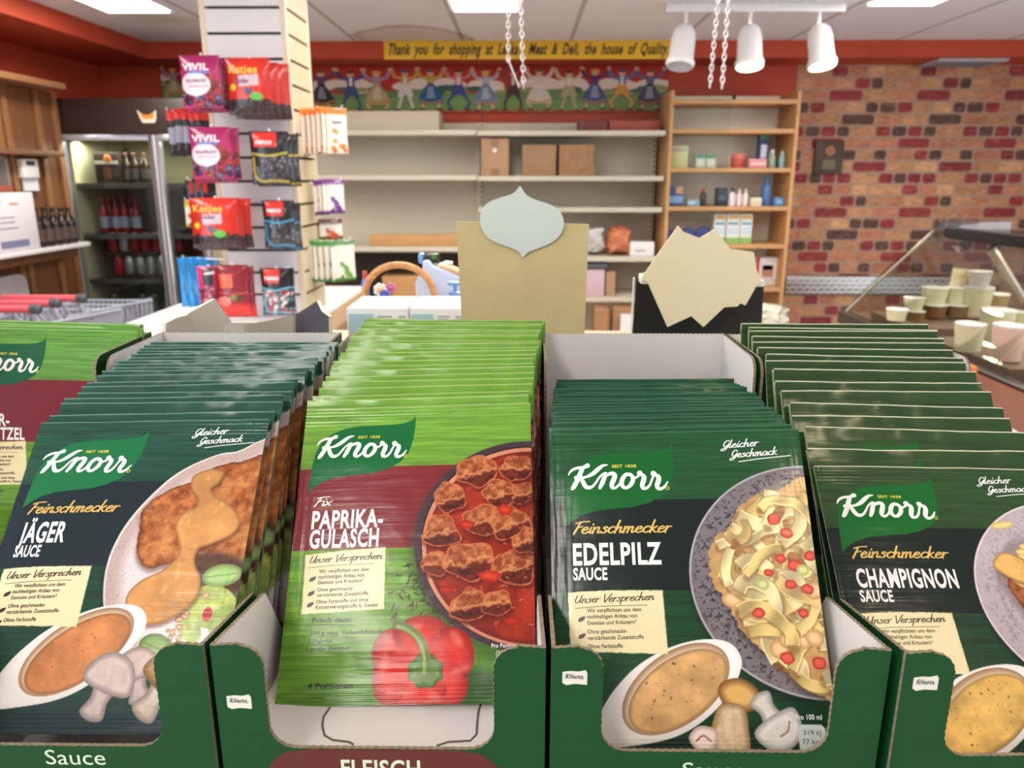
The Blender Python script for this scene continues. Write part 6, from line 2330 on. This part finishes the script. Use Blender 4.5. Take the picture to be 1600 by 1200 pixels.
# step that carries the tubs
MB().box((1.36, 2.62, zd + .001), (2.04, 2.98, P(1440, 504, 2.74).z)).build('stepped_riser', M('riser_brown', (120, 96, 80), .4), t, smooth=0)
MB().box((1.36, 2.1, zd + .0005), (2.04, 2.56, P(1540, 564, 2.2).z)).build('stepped_riser', M('riser_brown', (120, 96, 80), .4), t, smooth=0)
m_meat = M('cured_meat', (206, 120, 84), .35, .5, var=(14, .25), bump=(20, .006))
m_meat2 = M('pink_meat', (206, 140, 128), .35, .5, var=(14, .2), bump=(20, .006))
for i, (y, x, m_, lab) in enumerate([(1.98, 1.5, m_meat, 'slab of orange-brown cured meat on the deli deck, far one'), (1.78, 1.56, m_meat2, 'slab of pink sliced meat on the deli deck, middle one'), (1.56, 1.52, m_meat, 'slab of orange-brown cured meat on the deli deck, near one')]):
    bm = bmesh.new()
    bmesh.ops.create_icosphere(bm, subdivisions=4, radius=1)
    for v in bm.verts:
        n = float(fbm(np.array(v.co.x * 3 + i), np.array(v.co.y * 3 + v.co.z), 5 + i))
        v.co = Vector((np.sign(v.co.x) * abs(v.co.x) ** .6 * .13 * (.8 + .4 * n), np.sign(v.co.y) * abs(v.co.y) ** .6 * .09 * (.8 + .4 * n), (v.co.z + .9) * .035 if v.co.z > -.9 else 0))
    me = bpy.data.meshes.new('meat_slab')
    bm.to_mesh(me)
    bm.free()
    me.polygons.foreach_set('use_smooth', [True] * len(me.polygons))
    o = link_mesh('meat_slab', me, m_, None, (x, y, zd + .0005))
    tag(o, lab, 'meat')
# orange tray outside the case
a, b = P(1478, 572, 2.0), P(1527, 602, 2.0)
zo = b.z
t = thing('orange_tray', 'orange plastic box on the ledge in front of the deli case', 'box', ((a.x + b.x) / 2, 2.0, zo))
MB().box((a.x - .04, 2.0, zo), (b.x, 2.14, a.z)).build('tray_body', M('orange_plastic', (226, 112, 48), .4), t, bevel=.012)
MB().box((a.x - .03, 1.9985, a.z - .018), (b.x - .05, 2.0005, a.z - .012)).build('tray_slot', M('slot_brown', (120, 60, 40), .5), t, smooth=0)
MB().box((.99, 1.38, .001), (1.296, 2.3, zo - .0005)).build('case_ledge', M('ledge_brown', (104, 58, 38), .6, .15, var=(4, .1)), bpy.data.objects['deli_case'], smooth=0)
# crumpled pale bag by the bookcase and printed bags on the right edge
ptop = P(1214, 515, 4.3)
tag(MB().box((ptop.x - .16, 4.16, .001), (ptop.x + .16, 4.46, ptop.z - .0005)).build('low_cabinet', m_brownwood, bevel=.003), 'low brown cabinet under the crumpled film bag beside the bookcase', 'cabinet')
crinkle('crumpled_bag', 'crumpled white and brown film bag beside the foot of the bookcase', 'bag', 1214, P(1214, 515, 4.3).z, 4.3, .22, .13, .18, M('white_film', (206, 190, 176), .3, .5, var=(14, .35), bump=(25, .02)), None, 9)
qf = PZ(1606, 706, zo)
crinkle('printed_film_bag', 'white and pink printed film bag at the right edge beside the sachets', 'bag', 1606, zo, qf.y, .10, .05, .10, M('pink_print_film', (206, 186, 200), .25, .5, var=(16, .4), bump=(20, .01)), None, 11)

# ------------------------------------------------------------------ near display counter
ZN = H - .2640
t = thing('display_counter', 'wooden display counter under the row of sachet trays', 'counter', (-.1, .7, 0))
MB().box((-.62, .16, ZN - .03), (.46, 1.36, ZN)).build('counter_top', M('counter_beige', (196, 176, 150), .45, var=(6, .06)), t, bevel=.004)
MB().box((-.58, .22, .001), (.42, 1.32, ZN - .0305)).build('counter_body', m_cream, t, smooth=0)

# ------------------------------------------------------------------ cardboard display trays
m_tray_green = M('tray_green', (15, 70, 36), .5, .25, var=(30, .05, (1, 1, 12)))
m_tray_white = M('tray_white', (216, 210, 206), .7, .2)
m_board_edge = M('board_edge', (128, 112, 92), .8, .2, var=(500, .25))
m_maroon = M('tray_maroon', (92, 34, 32), .5)
m_tray_text = M('tray_text', (206, 222, 196), .5)
TW, YF_, YB_ = .0620, .2470, .4985
TABZ, CUTZ, FLZ, BKZ = -.1662, -.2106, -.2625, -.0985


def scallop(path, amp=.0004, per=.0030):
    p = np.array(path, float)
    out = []
    carry = 0.0
    for i in range(len(p) - 1):
        a, b = p[i], p[i + 1]
        L = np.linalg.norm(b - a)
        if L < 1e-9:
            continue
        d = (b - a) / L
        n = np.array([-d[1], d[0]])
        k = max(1, int(L / (per / 4)))
        for j in range(k):
            s_ = L * j / k
            out.append(tuple(a + d * s_ + n * amp * abs(math.sin(math.pi * (carry + s_) / per))))
        carry += L
    out.append(tuple(p[-1]))
    return out


def arc(cx, cz, r, a0, a1, n=7):
    return [(cx + r * math.cos(math.radians(a0 + (a1 - a0) * i / n)), cz + r * math.sin(math.radians(a0 + (a1 - a0) * i / n))) for i in range(n + 1)]


def tray(cx, lab, word, flag_z=-.1765, insert=None, yaw=0.0):
    t = thing('display_tray', lab, 'tray', (cx, (YF_ + YB_) / 2, ZN + .0004), 'green cardboard display trays')
    cu, r1, r2 = .0425, .009, .0095
    th = .0016
    half = [(TW, TABZ)] + [(cu + r1, TABZ + .0008)] + arc(cu + r1, TABZ - r1, r1, 90, 180) + arc(cu - r2, CUTZ + r2, r2, 0, -90)
    left = [(-x, z) for x, z in half[::-1]]
    cut = scallop(half + left)
    poly = [(-TW, FLZ), (TW, FLZ)] + cut
    # front panel: local x -> X, local y -> Z, extruded towards the viewer
    m = Matrix.Translation((cx, YF_ + th, H)) @ XZ
    MB().prism(poly, 0, th, m, 0, 1, 2).build('front_panel', [m_tray_green, m_tray_white, m_board_edge], t, smooth=0)
    # back panel
    poly = [(-TW + th, FLZ), (TW - th, FLZ)] + scallop([(TW - th, BKZ), (-TW + th, BKZ)])
    m = Matrix.Translation((cx, YB_, H)) @ XZ
    MB().prism(poly, 0, th, m, 1, 0, 2).build('back_panel', [m_tray_green, m_tray_white, m_board_edge], t, smooth=0)
    # side panels: local x -> Y, local y -> Z, local z -> X
    prof = scallop([(YB_, BKZ), (.436, BKZ - .0006)] + arc(.436, BKZ - .0106, .010, 90, 180) + [(.4255, -.2085), (.345, -.2105), (.3200, -.2070), (.302, -.1765), (YF_ + th, TABZ)])
    poly = [(YF_ + th, FLZ), (YB_, FLZ)] + prof
    for sx in (-1, 1):
        x0 = cx + sx * TW
        m = Matrix.Translation((x0 - (th if sx > 0 else 0), 0, H)) @ YZm
        MB().prism(poly, 0, th, m, 0 if sx > 0 else 1, 1 if sx > 0 else 0, 2).build('side_panel', [m_tray_green, m_tray_white, m_board_edge], t, smooth=0)
    MB().box((cx - TW + th, YF_ + th + .0001, H + FLZ), (cx + TW - th, YB_ - th - .0001, H + FLZ + .0012)).build('tray_floor', m_tray_white, t, smooth=0)
    if insert is not None:
        z = H + insert
        MB().box((cx - TW + th + .0003, YF_ + th + .0003, z - .0015), (cx + TW - th - .0003, YB_ - th - .0005, z)).build('floor_insert', m_tray_white, t, smooth=0)
        # die-cut tab in the insert
        pts = []
        for (a, b_) in [(515, 1106), (505, 1120), (503, 1135), (507, 1150), (520, 1157), (545, 1160), (552, 1164)]:
            q = PZ(a, b_, z)
            pts.append((q.x, q.y, z + .0002))
        MB().tube(pts, .00045, 5).build('die_cut_line', M('cut_brown', (96, 84, 74), .8), t)
        pts = []
        for (a, b_) in [(752, 1100), (748, 1112), (746, 1130), (745, 1148), (735, 1158), (700, 1160), (682, 1166)]:
            q = PZ(a, b_, z)
            pts.append((q.x, q.y, z + .0002))
        MB().tube(pts, .00045, 5).build('die_cut_line', M('cut_brown', (96, 84, 74), .8), t)
    # small white flag with the brand word
    fx, fw, fh = cx - TW + .0042, .0092, .0064
    ff = [(0, .001), (.0015, .0), (.0045, .0006), (.0092, .0002), (.0092, .0052), (.0085, .0064), (.006, .0058), (.003, .0060), (0, .0056)]
    zf = H + flag_z - fh
    MB().prism(ff, 0, .00012, Matrix.Translation((fx, YF_, zf)) @ XZ).build('brand_flag', M('flag_white', (220, 216, 208), .5), t, smooth=0)
    vs, fs = brand_script()
    k = .0076 / 47.5
    flat_mesh('flag_lettering', (vs, fs), lambda x, y: (fx + .0008 + (x - 2.4) * k - cx, YF_ - .0002 - (YF_ + YB_) / 2, zf + .0062 - (y - 8) * k * 1.1 - .001 - (ZN + .0004)), M('flag_ink', (24, 60, 44), .5), t)
    if word:
        body, x0, zb, cap, width, mat = word
        if body == 'FLEISCH':
            blob = [(-.052, FLZ)] + [(.052, FLZ)] + catmull([(.052, FLZ), (.0505, -.240), (.0455, -.222), (.0385, -.2135), (.030, CUTZ - .0012)], 4) + [(x, CUTZ - .0006 + .0004 * math.sin(x * 900)) for x in np.linspace(.029, -.029, 20)] + catmull([(-.030, CUTZ - .0012), (-.0385, -.2135), (-.0455, -.222), (-.0505, -.240), (-.052, FLZ)], 4)
            vs_, fs_ = [(x, y) for x, y in blob], [list(range(len(blob)))]
            MB().prism(vs_, 0, .0001, Matrix.Translation((cx, YF_, H)) @ XZ).build('maroon_patch', m_maroon, t, smooth=0)
        geo = text2d(body, cap, width, bold=.0 if body != 'FLEISCH' else .02)
        flat_mesh('tray_lettering', geo, lambda x, y: (x0 + x, YF_ - .00025 - (YF_ + YB_) / 2, H + zb + y - (ZN + .0004)), mat, t)
    # the side walls lean in a little towards the back
    hd = (YB_ - YF_) / 2
    for ch in t.children:
        for v in ch.data.vertices:
            v.co.x *= 1 - .035 * max(0, (v.co.y + hd) / (2 * hd))
    t.rotation_euler.z = yaw
    return t


XTR = [-.3060, -.1793, -.0528, .0732, .1997]
tray(XTR[0], 'green tray at the far left with a few light green sachets left', None)
tray(XTR[1], 'green tray with the pale word Sauce, holding the hunter sauce sachets', ('Sauce', -.0042, -.2192, .0066, .0232, m_tray_text), -.1765)
tray(XTR[2], 'green display tray with a maroon FLEISCH patch holding the light green goulash sachets', ('FLEISCH', -.0163, -.2238, .0078, .0305, m_tray_text), -.1872, -.2214)
tray(XTR[3], 'green display tray with a half empty white inside, holding the porcini sauce sachets', ('Sauce', -.0112, -.2222, .0066, .0236, m_tray_text), -.1755)
tray(XTR[4] - .002, 'green display tray at the far right holding the mushroom cream sauce sachets', ('Sauce', -.0085, -.2210, .0066, .0236, m_tray_text), -.1755, None, .030)

# ------------------------------------------------------------------ sachets
ORD = ['', 'frontmost', 'second', 'third', 'fourth', 'fifth', 'sixth', 'seventh', 'eighth', 'ninth', 'tenth', 'eleventh', 'twelfth', 'thirteenth', 'fourteenth', 'fifteenth', 'sixteenth',
       'seventeenth', 'eighteenth', 'nineteenth', 'twentieth', 'twenty-first', 'twenty-second', 'twenty-third', 'twenty-fourth']
D2 = math.radians
#        front pose (X, Y, Z, lean, yaw, roll)                         rear pose
STACKS = [
    ('hunter', (-.1795, .2588, -.2154, D2(44.0), D2(-3.4), D2(2.5)), (-.1665, .402, -.2275, D2(20.5), 0, D2(.6)), 19, 'dark green hunter sauce', 'schnitzel and mushroom picture', 'tray with the pale word Sauce', 1.0),
    ('goulash', (-.0500, .2840, -.2198, D2(39.4), D2(-2.7), D2(2.8)), (-.0445, .4400, -.2199, D2(20), 0, D2(-.4)), 23, 'light green goulash', 'red stew bowl and bell pepper picture', 'tray with the FLEISCH patch', 1.0),
    ('porcini', (.0719, .2620, -.2289, D2(35.4), D2(-5), D2(3.2)), (.0790, .4020, -.2475, D2(26), 0, D2(.2)), 19, 'dark green porcini sauce', 'ribbon pasta on a grey plate picture', 'half empty tray', 1.0),
    ('button', (.2011, .2589, -.2352, D2(46.7), D2(.7), D2(-1.0)), (.1930, .4330, -.2230, D2(15), 0, D2(-.3)), 16, 'dark green mushroom cream sauce', 'yellow sauce boat and lilac plate', 'tray at the far right', 1.25),
    ('escalope', (-.3080, .450, -.2300, D2(13), D2(4), D2(-2.2)), (-.3080, .4745, -.2290, D2(5), D2(1), D2(-1.5)), 6, 'light green escalope', 'red band and cream plate', 'tray at the far left', 1.0),
]
for (flav, fp, rp, n, what, pic, where, jit) in STACKS:
    grp = what + ' sachets'
    root = fine_sachet(flav, 'sachet', 'frontmost %s sachet with %s' % (what, pic), grp, 1)
    root.matrix_world = sachet_matrix(*fp)
    r = random.Random(len(flav) * 7)
    protos = []
    for i in range(1, n):
        f = i / (n - 1)
        e = f if flav == 'porcini' else 1 - (1 - f) ** 1.3      # the rear ones stand closer together
        pose = [a + (b - a) * e for a, b in zip(fp, rp)]
        pose[0] += r.uniform(-1, 1) * .0013 * jit
        pose[2] += r.uniform(-.6, 1) * .0011 * jit
        pose[3] += r.uniform(-1, 1) * D2(.45) * jit
        pose[4] += r.uniform(-1, 1) * D2(.35)
        pose[5] += r.uniform(-1, 1) * D2(.55) * jit
        lab = ('%s %s sachet from the front' % (ORD[i + 1], what)) if i < n - 1 else 'rearmost %s sachet in the %s' % (what, where)
        if len(protos) < 3:
            o = plain_sachet(flav, 'sachet', lab, grp, 20 + i)
            protos.append(o)
        else:
            o = protos[i % 3].copy()
            COL.objects.link(o)
            o['label'] = lab
        o.matrix_world = sachet_matrix(*pose)

# ------------------------------------------------------------------ things standing behind the trays
m_tealbox, m_boxblue, m_boxink = M('box_white', (226, 230, 228), .45), M('box_pale_blue', (160, 196, 206), .45), M('box_grey_print', (150, 160, 164), .5)
for (px0, px1, lab) in ((541, 637, 'white and pale blue box behind the trays, left one of two'), (640, 725, 'white and pale blue box behind the trays, right one beside the kraft card')):
    a, b = P(px0, 481, .95), P(px1, 481, .95)
    t = thing('medicine_box', lab, 'box', ((a.x + b.x) / 2, 1.0, ZN + .0004), 'white and pale blue boxes')
    MB().box((a.x, .95, ZN + .0004), (b.x, 1.05, a.z)).build('box_body', m_tealbox, t, bevel=.0015)
    w = b.x - a.x
    MB().box((a.x + w * .03, .9494, ZN + .002), (a.x + w * .44, .9502, a.z - .008)).build('blue_panel', m_boxblue, t, smooth=0)
    mb = MB()
    for k in range(5):
        mb.box((a.x + w * .5, .9494, a.z - .012 - k * .0035), (a.x + w * (.70 if k % 2 else .74), .9502, a.z - .0102 - k * .0035))
        if k < 2:
            mb.box((a.x + w * .84, .9494, a.z - .012 - k * .0035), (a.x + w * .96, .9502, a.z - .0102 - k * .0035))
    mb.build('fine_print', m_boxink, t, smooth=0)
    mb = MB().box((a.x + w * .76, .956, a.z + .0001), (b.x - .004, 1.044, a.z + .0006))
    mb.build('lid_panel', M('box_pale_pink', (232, 214, 210), .45), t, smooth=0)

# kraft card stand with grey ogee shield
Yk = .64
k0, k1 = P(713, 346, Yk), P(920, 350, Yk)
kb0 = P(724, 512, Yk)
t = thing('kraft_display_stand', 'tall plain kraft card back of a display stand with grey onion-shaped shield', 'display stand', ((k0.x + k1.x) / 2, Yk, ZN + .0004))
xl_, xr2 = k0.x + .005, k1.x
KX = Matrix.Rotation(0, 4, 'X')
MB().prism([(xl_ + .004, ZN + .0004), (xr2 - .004, ZN + .0004), (xr2, k1.z), (xl_ - .005, k0.z)], 0, .003, Matrix.Translation((0, Yk, 0)) @ XZ).build('kraft_back', m_kraft, t, smooth=0)
MB().box((xl_ + .01, Yk + .0005, ZN + .0004), (xr2 - .01, Yk + .06, ZN + .05)).build('stand_foot', m_kraft, t, smooth=0)
og = [(813, 291), (822, 304), (836, 312), (855, 318), (872, 327), (880, 341), (880, 357), (872, 371), (858, 381), (838, 389), (825, 394), (817, 402), (810, 393), (795, 386), (775, 379), (760, 369), (752, 354), (750, 338), (757, 322), (768, 314), (785, 308), (800, 303), (808, 296)]
pp_ = []
for (x, y) in og:
    q = P(x, y, Yk - .006)
    pp_.append((q.x, q.z))
MB().prism([tuple(v) for v in catmull(pp_, 4, True)], 0, .0025, Matrix.Translation((0, Yk - .0035, 0)) @ XZ).build('grey_shield', M('shield_grey', (204, 210, 202), .5, .3), t, smooth=30)

# black stand with jagged cream card
Yb2 = .72
t = thing('black_card_stand', 'black display stand with a jagged cream star-shaped card in front', 'display stand', (P(1093, 500, Yb2).x, Yb2, ZN + .0004))
bb = [P(995, 434, Yb2), P(992, 512, Yb2), P(1188, 512, Yb2), P(1192, 447, Yb2)]
zb_ = ZN + .0004
poly = [(bb[0].x - .006, zb_), (bb[2].x + .004, zb_), (bb[3].x + .001, bb[3].z), (bb[0].x, bb[0].z)]
MB().prism(poly, 0, .003, Matrix.Translation((0, Yb2 + .003, 0)) @ XZ).build('black_back', M('stand_black', (20, 22, 26), .45), t, smooth=0)
MB().box((bb[0].x + .01, Yb2 + .0035, zb_), (bb[3].x - .01, Yb2 + .06, zb_ + .05)).build('stand_foot', M('stand_black', (20, 22, 26), .45), t, smooth=0)
MB().prism([(bb[0].x - .0015, zb_), (bb[0].x, zb_), (bb[0].x + .0012, bb[0].z), (bb[0].x - .0002, bb[0].z)], 0, .0032, Matrix.Translation((-.003, Yb2 + .003, 0)) @ XZ).build('pale_edge', m_white_lam, t, smooth=0)
st = [(1060, 353), (1068, 362), (1094, 372), (1117, 358), (1128, 372), (1141, 389), (1178, 394), (1182, 420), (1190, 441), (1182, 447), (1165, 477), (1157, 474), (1152, 479), (1132, 480), (1099, 511), (1080, 494), (1043, 511), (1012, 441), (1003, 437), (1005, 428), (1010, 424), (1024, 402)]
pp_ = [(P(x, y, Yb2 - .02).x, P(x, y, Yb2 - .02).z) for x, y in st]
MB().prism(pp_, 0, .002, Matrix.Translation((0, Yb2 - .018, 0)) @ XZ).build('cream_card', M('card_cream', (232, 218, 184), .6, .3), t, smooth=0)
q = P(1009, 436, Yb2 - .012)
MB().box((q.x - .005, Yb2 - .0175, q.z - .004), (q.x + .005, Yb2, q.z + .004)).build('clip', m_white_lam, t, bevel=.001)
q = P(1185, 442, Yb2 - .012)
MB().box((q.x - .003, Yb2 - .0175, q.z - .003), (q.x + .004, Yb2, q.z + .003)).build('clip', m_white_lam, t, bevel=.001)

# torn-open carton, grey inside and navy outside
Yq = .74
t = thing('torn_open_carton', 'torn-open grey cardboard carton with navy outside behind the hunter sauce tray', 'carton', (P(400, 510, Yq).x, Yq, ZN + .0004))
m_cin, m_navy, m_cedge = M('carton_inside', (172, 166, 156), .7, .2), M('carton_navy', (52, 54, 74), .5), M('carton_cut_edge', (222, 212, 192), .7)


def pane(name, pxs, Y0, Y1, mats, th=.003):
    """upright panel whose ends stand at Y0 (left) and Y1 (right)"""
    x0, x1 = min(p[0] for p in pxs), max(p[0] for p in pxs)
    A, B = P(x0, 500, Y0), P(x1, 500, Y1)
    d = Vector((B.x - A.x, B.y - A.y, 0))
    L = d.length
    d.normalize()
    n = Vector((d.y, -d.x, 0))
    poly = []
    for (px, py) in pxs:
        rr_ = ray(px, py)
        den = rr_.dot(n)
        s_ = Vector((A.x, A.y, 0)).dot(n) / (rr_.x * n.x + rr_.y * n.y)
        q = Vector((rr_.x * s_, rr_.y * s_, H + rr_.z * s_))
        poly.append(((q - Vector((A.x, A.y, 0))).dot(d), max(q.z, zb_)))
    m = Matrix(((d.x, 0, n.x, A.x), (d.y, 0, n.y, A.y), (0, 1, 0, 0), (0, 0, 0, 1)))
    MB().prism(poly, 0, th, m, 0, 1, 2).build(name, mats, t, smooth=0)


zlow = 640
pane('rear_wall', [(285, zlow), (520, zlow), (520, 504), (452, 504), (380, 503), (310, 503), (285, 500)], .90, .90, [m_cin, m_navy, m_cedge])
pane('left_flap', [(284, zlow), (330, zlow), (346, 508), (358, 503), (331, 467), (318, 474), (288, 490)], .70, .86, [m_cin, m_navy, m_cedge])
pane('outer_flap', [(252, zlow), (290, zlow), (300, 506), (288, 492), (272, 496), (254, 505)], .66, .72, [m_cin, m_navy, m_cedge])
pane('right_flap', [(455, zlow), (520, zlow), (519, 494), (508, 486), (500, 470), (478, 484), (455, 497)], .88, .66, [m_navy, m_cin, m_cedge])
pane('inner_flap', [(385, zlow), (462, zlow), (462, 491), (425, 500), (385, 507)], .84, .78, [m_cin, m_navy, m_cedge])

# wicker basket with arched handle
Yw = 1.14
hl, hr, ht = P(569, 465, Yw), P(680, 470, Yw), P(622, 414, Yw)
cx = (hl.x + hr.x) / 2
rw = (hr.x - hl.x) / 2
t = thing('wicker_basket', 'small wicker basket with tall arched handle behind the pale blue boxes', 'basket', (cx, Yw, ZN + .0004))
m_wick = M('wicker', (186, 136, 84), .6, var=(160, .3))
mb = MB()
for k in range(9):
    z = ZN + .006 + k * .009
    rr_ = rw * (.78 + .022 * k)
    pts = [(cx + rr_ * math.cos(a * math.pi / 14) , Yw + rr_ * .62 * math.sin(a * math.pi / 14), z + .0012 * (-1) ** (a + k)) for a in range(28)]
    mb.tube(pts, .0048, 6, closed=True)
mb.build('basket_body', m_wick, t)
pts = []
for k in range(25):
    a = math.pi * k / 24
    pts.append((cx - rw * math.cos(a), Yw, ZN + .08 + (ht.z - ZN - .08) * math.sin(a) ** .8))
MB().tube(pts, .0052, 8).build('handle', m_wick, t)


def flower(px, py, Y, r, col, mid, lab):
    p = P(px, py, Y)
    t = thing('fabric_flower', lab, 'flower', (p.x, Y, p.z), 'flowers in the basket')
    mb = MB()
    for k in range(7):
        a = 2 * math.pi * k / 7
        mb.lathe([(r * .1, -.001), (r * .42, 0), (r * .3, .002)], c=(p.x + r * .62 * math.cos(a), Y, p.z + r * .62 * math.sin(a)), n=10, mat=Matrix.Rotation(math.pi / 2, 3, 'X'))
    mb.build('petals', col, t)
    MB().lathe([(r * .42, 0), (r * .34, .005), (.001, .007)], c=(p.x, Y, p.z), n=14, mat=Matrix.Rotation(math.pi / 2, 3, 'X')).build('flower_centre', mid, t)
    MB().tube([(p.x, Y + .001, p.z), (cx + (p.x - cx) * .8, Yw, ZN + .02)], .0012, 5).build('stem', M('stem_green', (90, 130, 70), .5), t)


flower(594, 453, 1.12, .010, m_white_lam, M('flower_yellow', (240, 176, 60), .5), 'white fabric flower with yellow centre in the wicker basket')
flower(611, 450, 1.125, .008, M('flower_pink', (206, 120, 160), .5), M('flower_rose', (180, 80, 120), .5), 'pink fabric flower in the wicker basket')
flower(601, 461, 1.105, .008, M('flower_blue', (70, 96, 190), .5), M('flower_navy', (50, 70, 150), .5), 'blue fabric flower low in the wicker basket')
# slim can beside the basket
a, b = P(566, 450, 1.26), P(575, 424, 1.26)
t = thing('slim_spray_can', 'slim blue and red spray can standing left of the basket handle', 'can', ((a.x + b.x) / 2, 1.26, ZN + .0004))
r_ = (b.x - a.x) / 2 + .001
MB().lathe([(r_, 0), (r_, b.z - ZN - .02), (r_ * .6, b.z - ZN - .012)], c=((a.x + b.x) / 2, 1.26, ZN + .0004), n=18).build('can_body', M('can_blue', (96, 130, 206), .3), t)
MB().lathe([(r_ * .62, b.z - ZN - .0118), (r_ * .62, b.z - ZN)], c=((a.x + b.x) / 2, 1.26, ZN + .0004), n=18).build('can_cap', M('can_red', (190, 80, 76), .3), t)
# spray jug
Yj = 1.24
a, b = P(653, 470, Yj), P(735, 400, Yj)
t = thing('spray_jug', 'pale blue plastic spray jug with black and blue trigger head behind the boxes', 'bottle', ((a.x + b.x) / 2, Yj, ZN + .0004))
JX = Matrix.Translation((0, Yj + .02, 0)) @ XZ
w_ = b.x - a.x
hj = P(660, 428, Yj).z
hz = P(660, 412, Yj).z
body = [(a.x, ZN + .0004), (b.x, ZN + .0004), (b.x, P(720, 436, Yj).z), (a.x + w_ * .55, P(700, 420, Yj).z), (a.x + w_ * .30, hz), (a.x + w_ * .28, P(670, 405, Yj).z), (a.x + w_ * .14, P(665, 405, Yj).z), (a.x + w_ * .14, hz - .004), (a.x, hj - .012)]
m_jug = M('jug_pale_blue', (196, 210, 236), .3)
MB().prism(body, 0, .045, JX).build('jug_body', m_jug, t, bevel=.006)
MB().prism([(a.x + w_ * .36, P(676, 416, Yj).z), (b.x, P(720, 434, Yj).z), (b.x, P(720, 428, Yj).z), (a.x + w_ * .55, P(700, 412, Yj).z), (a.x + w_ * .40, P(680, 411, Yj).z)], .004, .041, JX).build('tan_panel', M('jug_tan', (214, 180, 136), .5), t, bevel=.003)
h0, h1 = P(664, 410, Yj), P(686, 396, Yj)
MB().box((h0.x, Yj - .012, h0.z), (h1.x, Yj + .012, h1.z)).build('trigger_head', M('head_black', (24, 30, 24), .4), t, bevel=.003)
h2, h3 = P(655, 411, Yj), P(663, 395, Yj)
MB().box((h2.x, Yj - .012, h2.z), (h3.x, Yj + .012, h3.z)).build('nozzle', M('nozzle_blue', (120, 160, 214), .35), t, bevel=.003)
h4 = P(676, 400, Yj)
MB().box((h4.x, Yj - .0128, h4.z - .004), (h4.x + .008, Yj - .0121, h4.z + .004)).build('green_sticker', M('sticker_green', (70, 120, 50), .4), t, smooth=0)
h5, h6 = P(688, 415, Yj), P(707, 410, Yj)
MB().tube([h5, (h5 + h6) / 2 + Vector((0, 0, .002)), h6 + Vector((0, 0, -.002))], .0035, 8).build('white_lever', m_white_lam, t)
# soap pump in front of the jug
Yo = 1.16
a = P(711, 440, Yo)
t = thing('soap_pump', 'small blue soap pump bottle between the jug and the kraft card', 'bottle', (a.x, Yo, ZN + .0004))
m_pump = M('pump_blue', (110, 150, 216), .25)
hp = a.z - ZN
MB().lathe([(.014, 0), (.015, .006), (.015, hp * .55), (.009, hp * .68), (.008, hp * .78)], c=(a.x, Yo, ZN + .0004), n=20).build('pump_body', m_pump, t)
MB().lathe([(.0095, hp * .781), (.0095, hp * .86), (.003, hp * .87), (.003, hp * .95)], c=(a.x, Yo, ZN + .0004), n=16).build('pump_collar', m_pump, t)
MB().box((a.x - .011, Yo - .006, ZN + hp * .951), (a.x + .008, Yo + .006, ZN + hp)).build('pump_head', m_pump, t, bevel=.002)
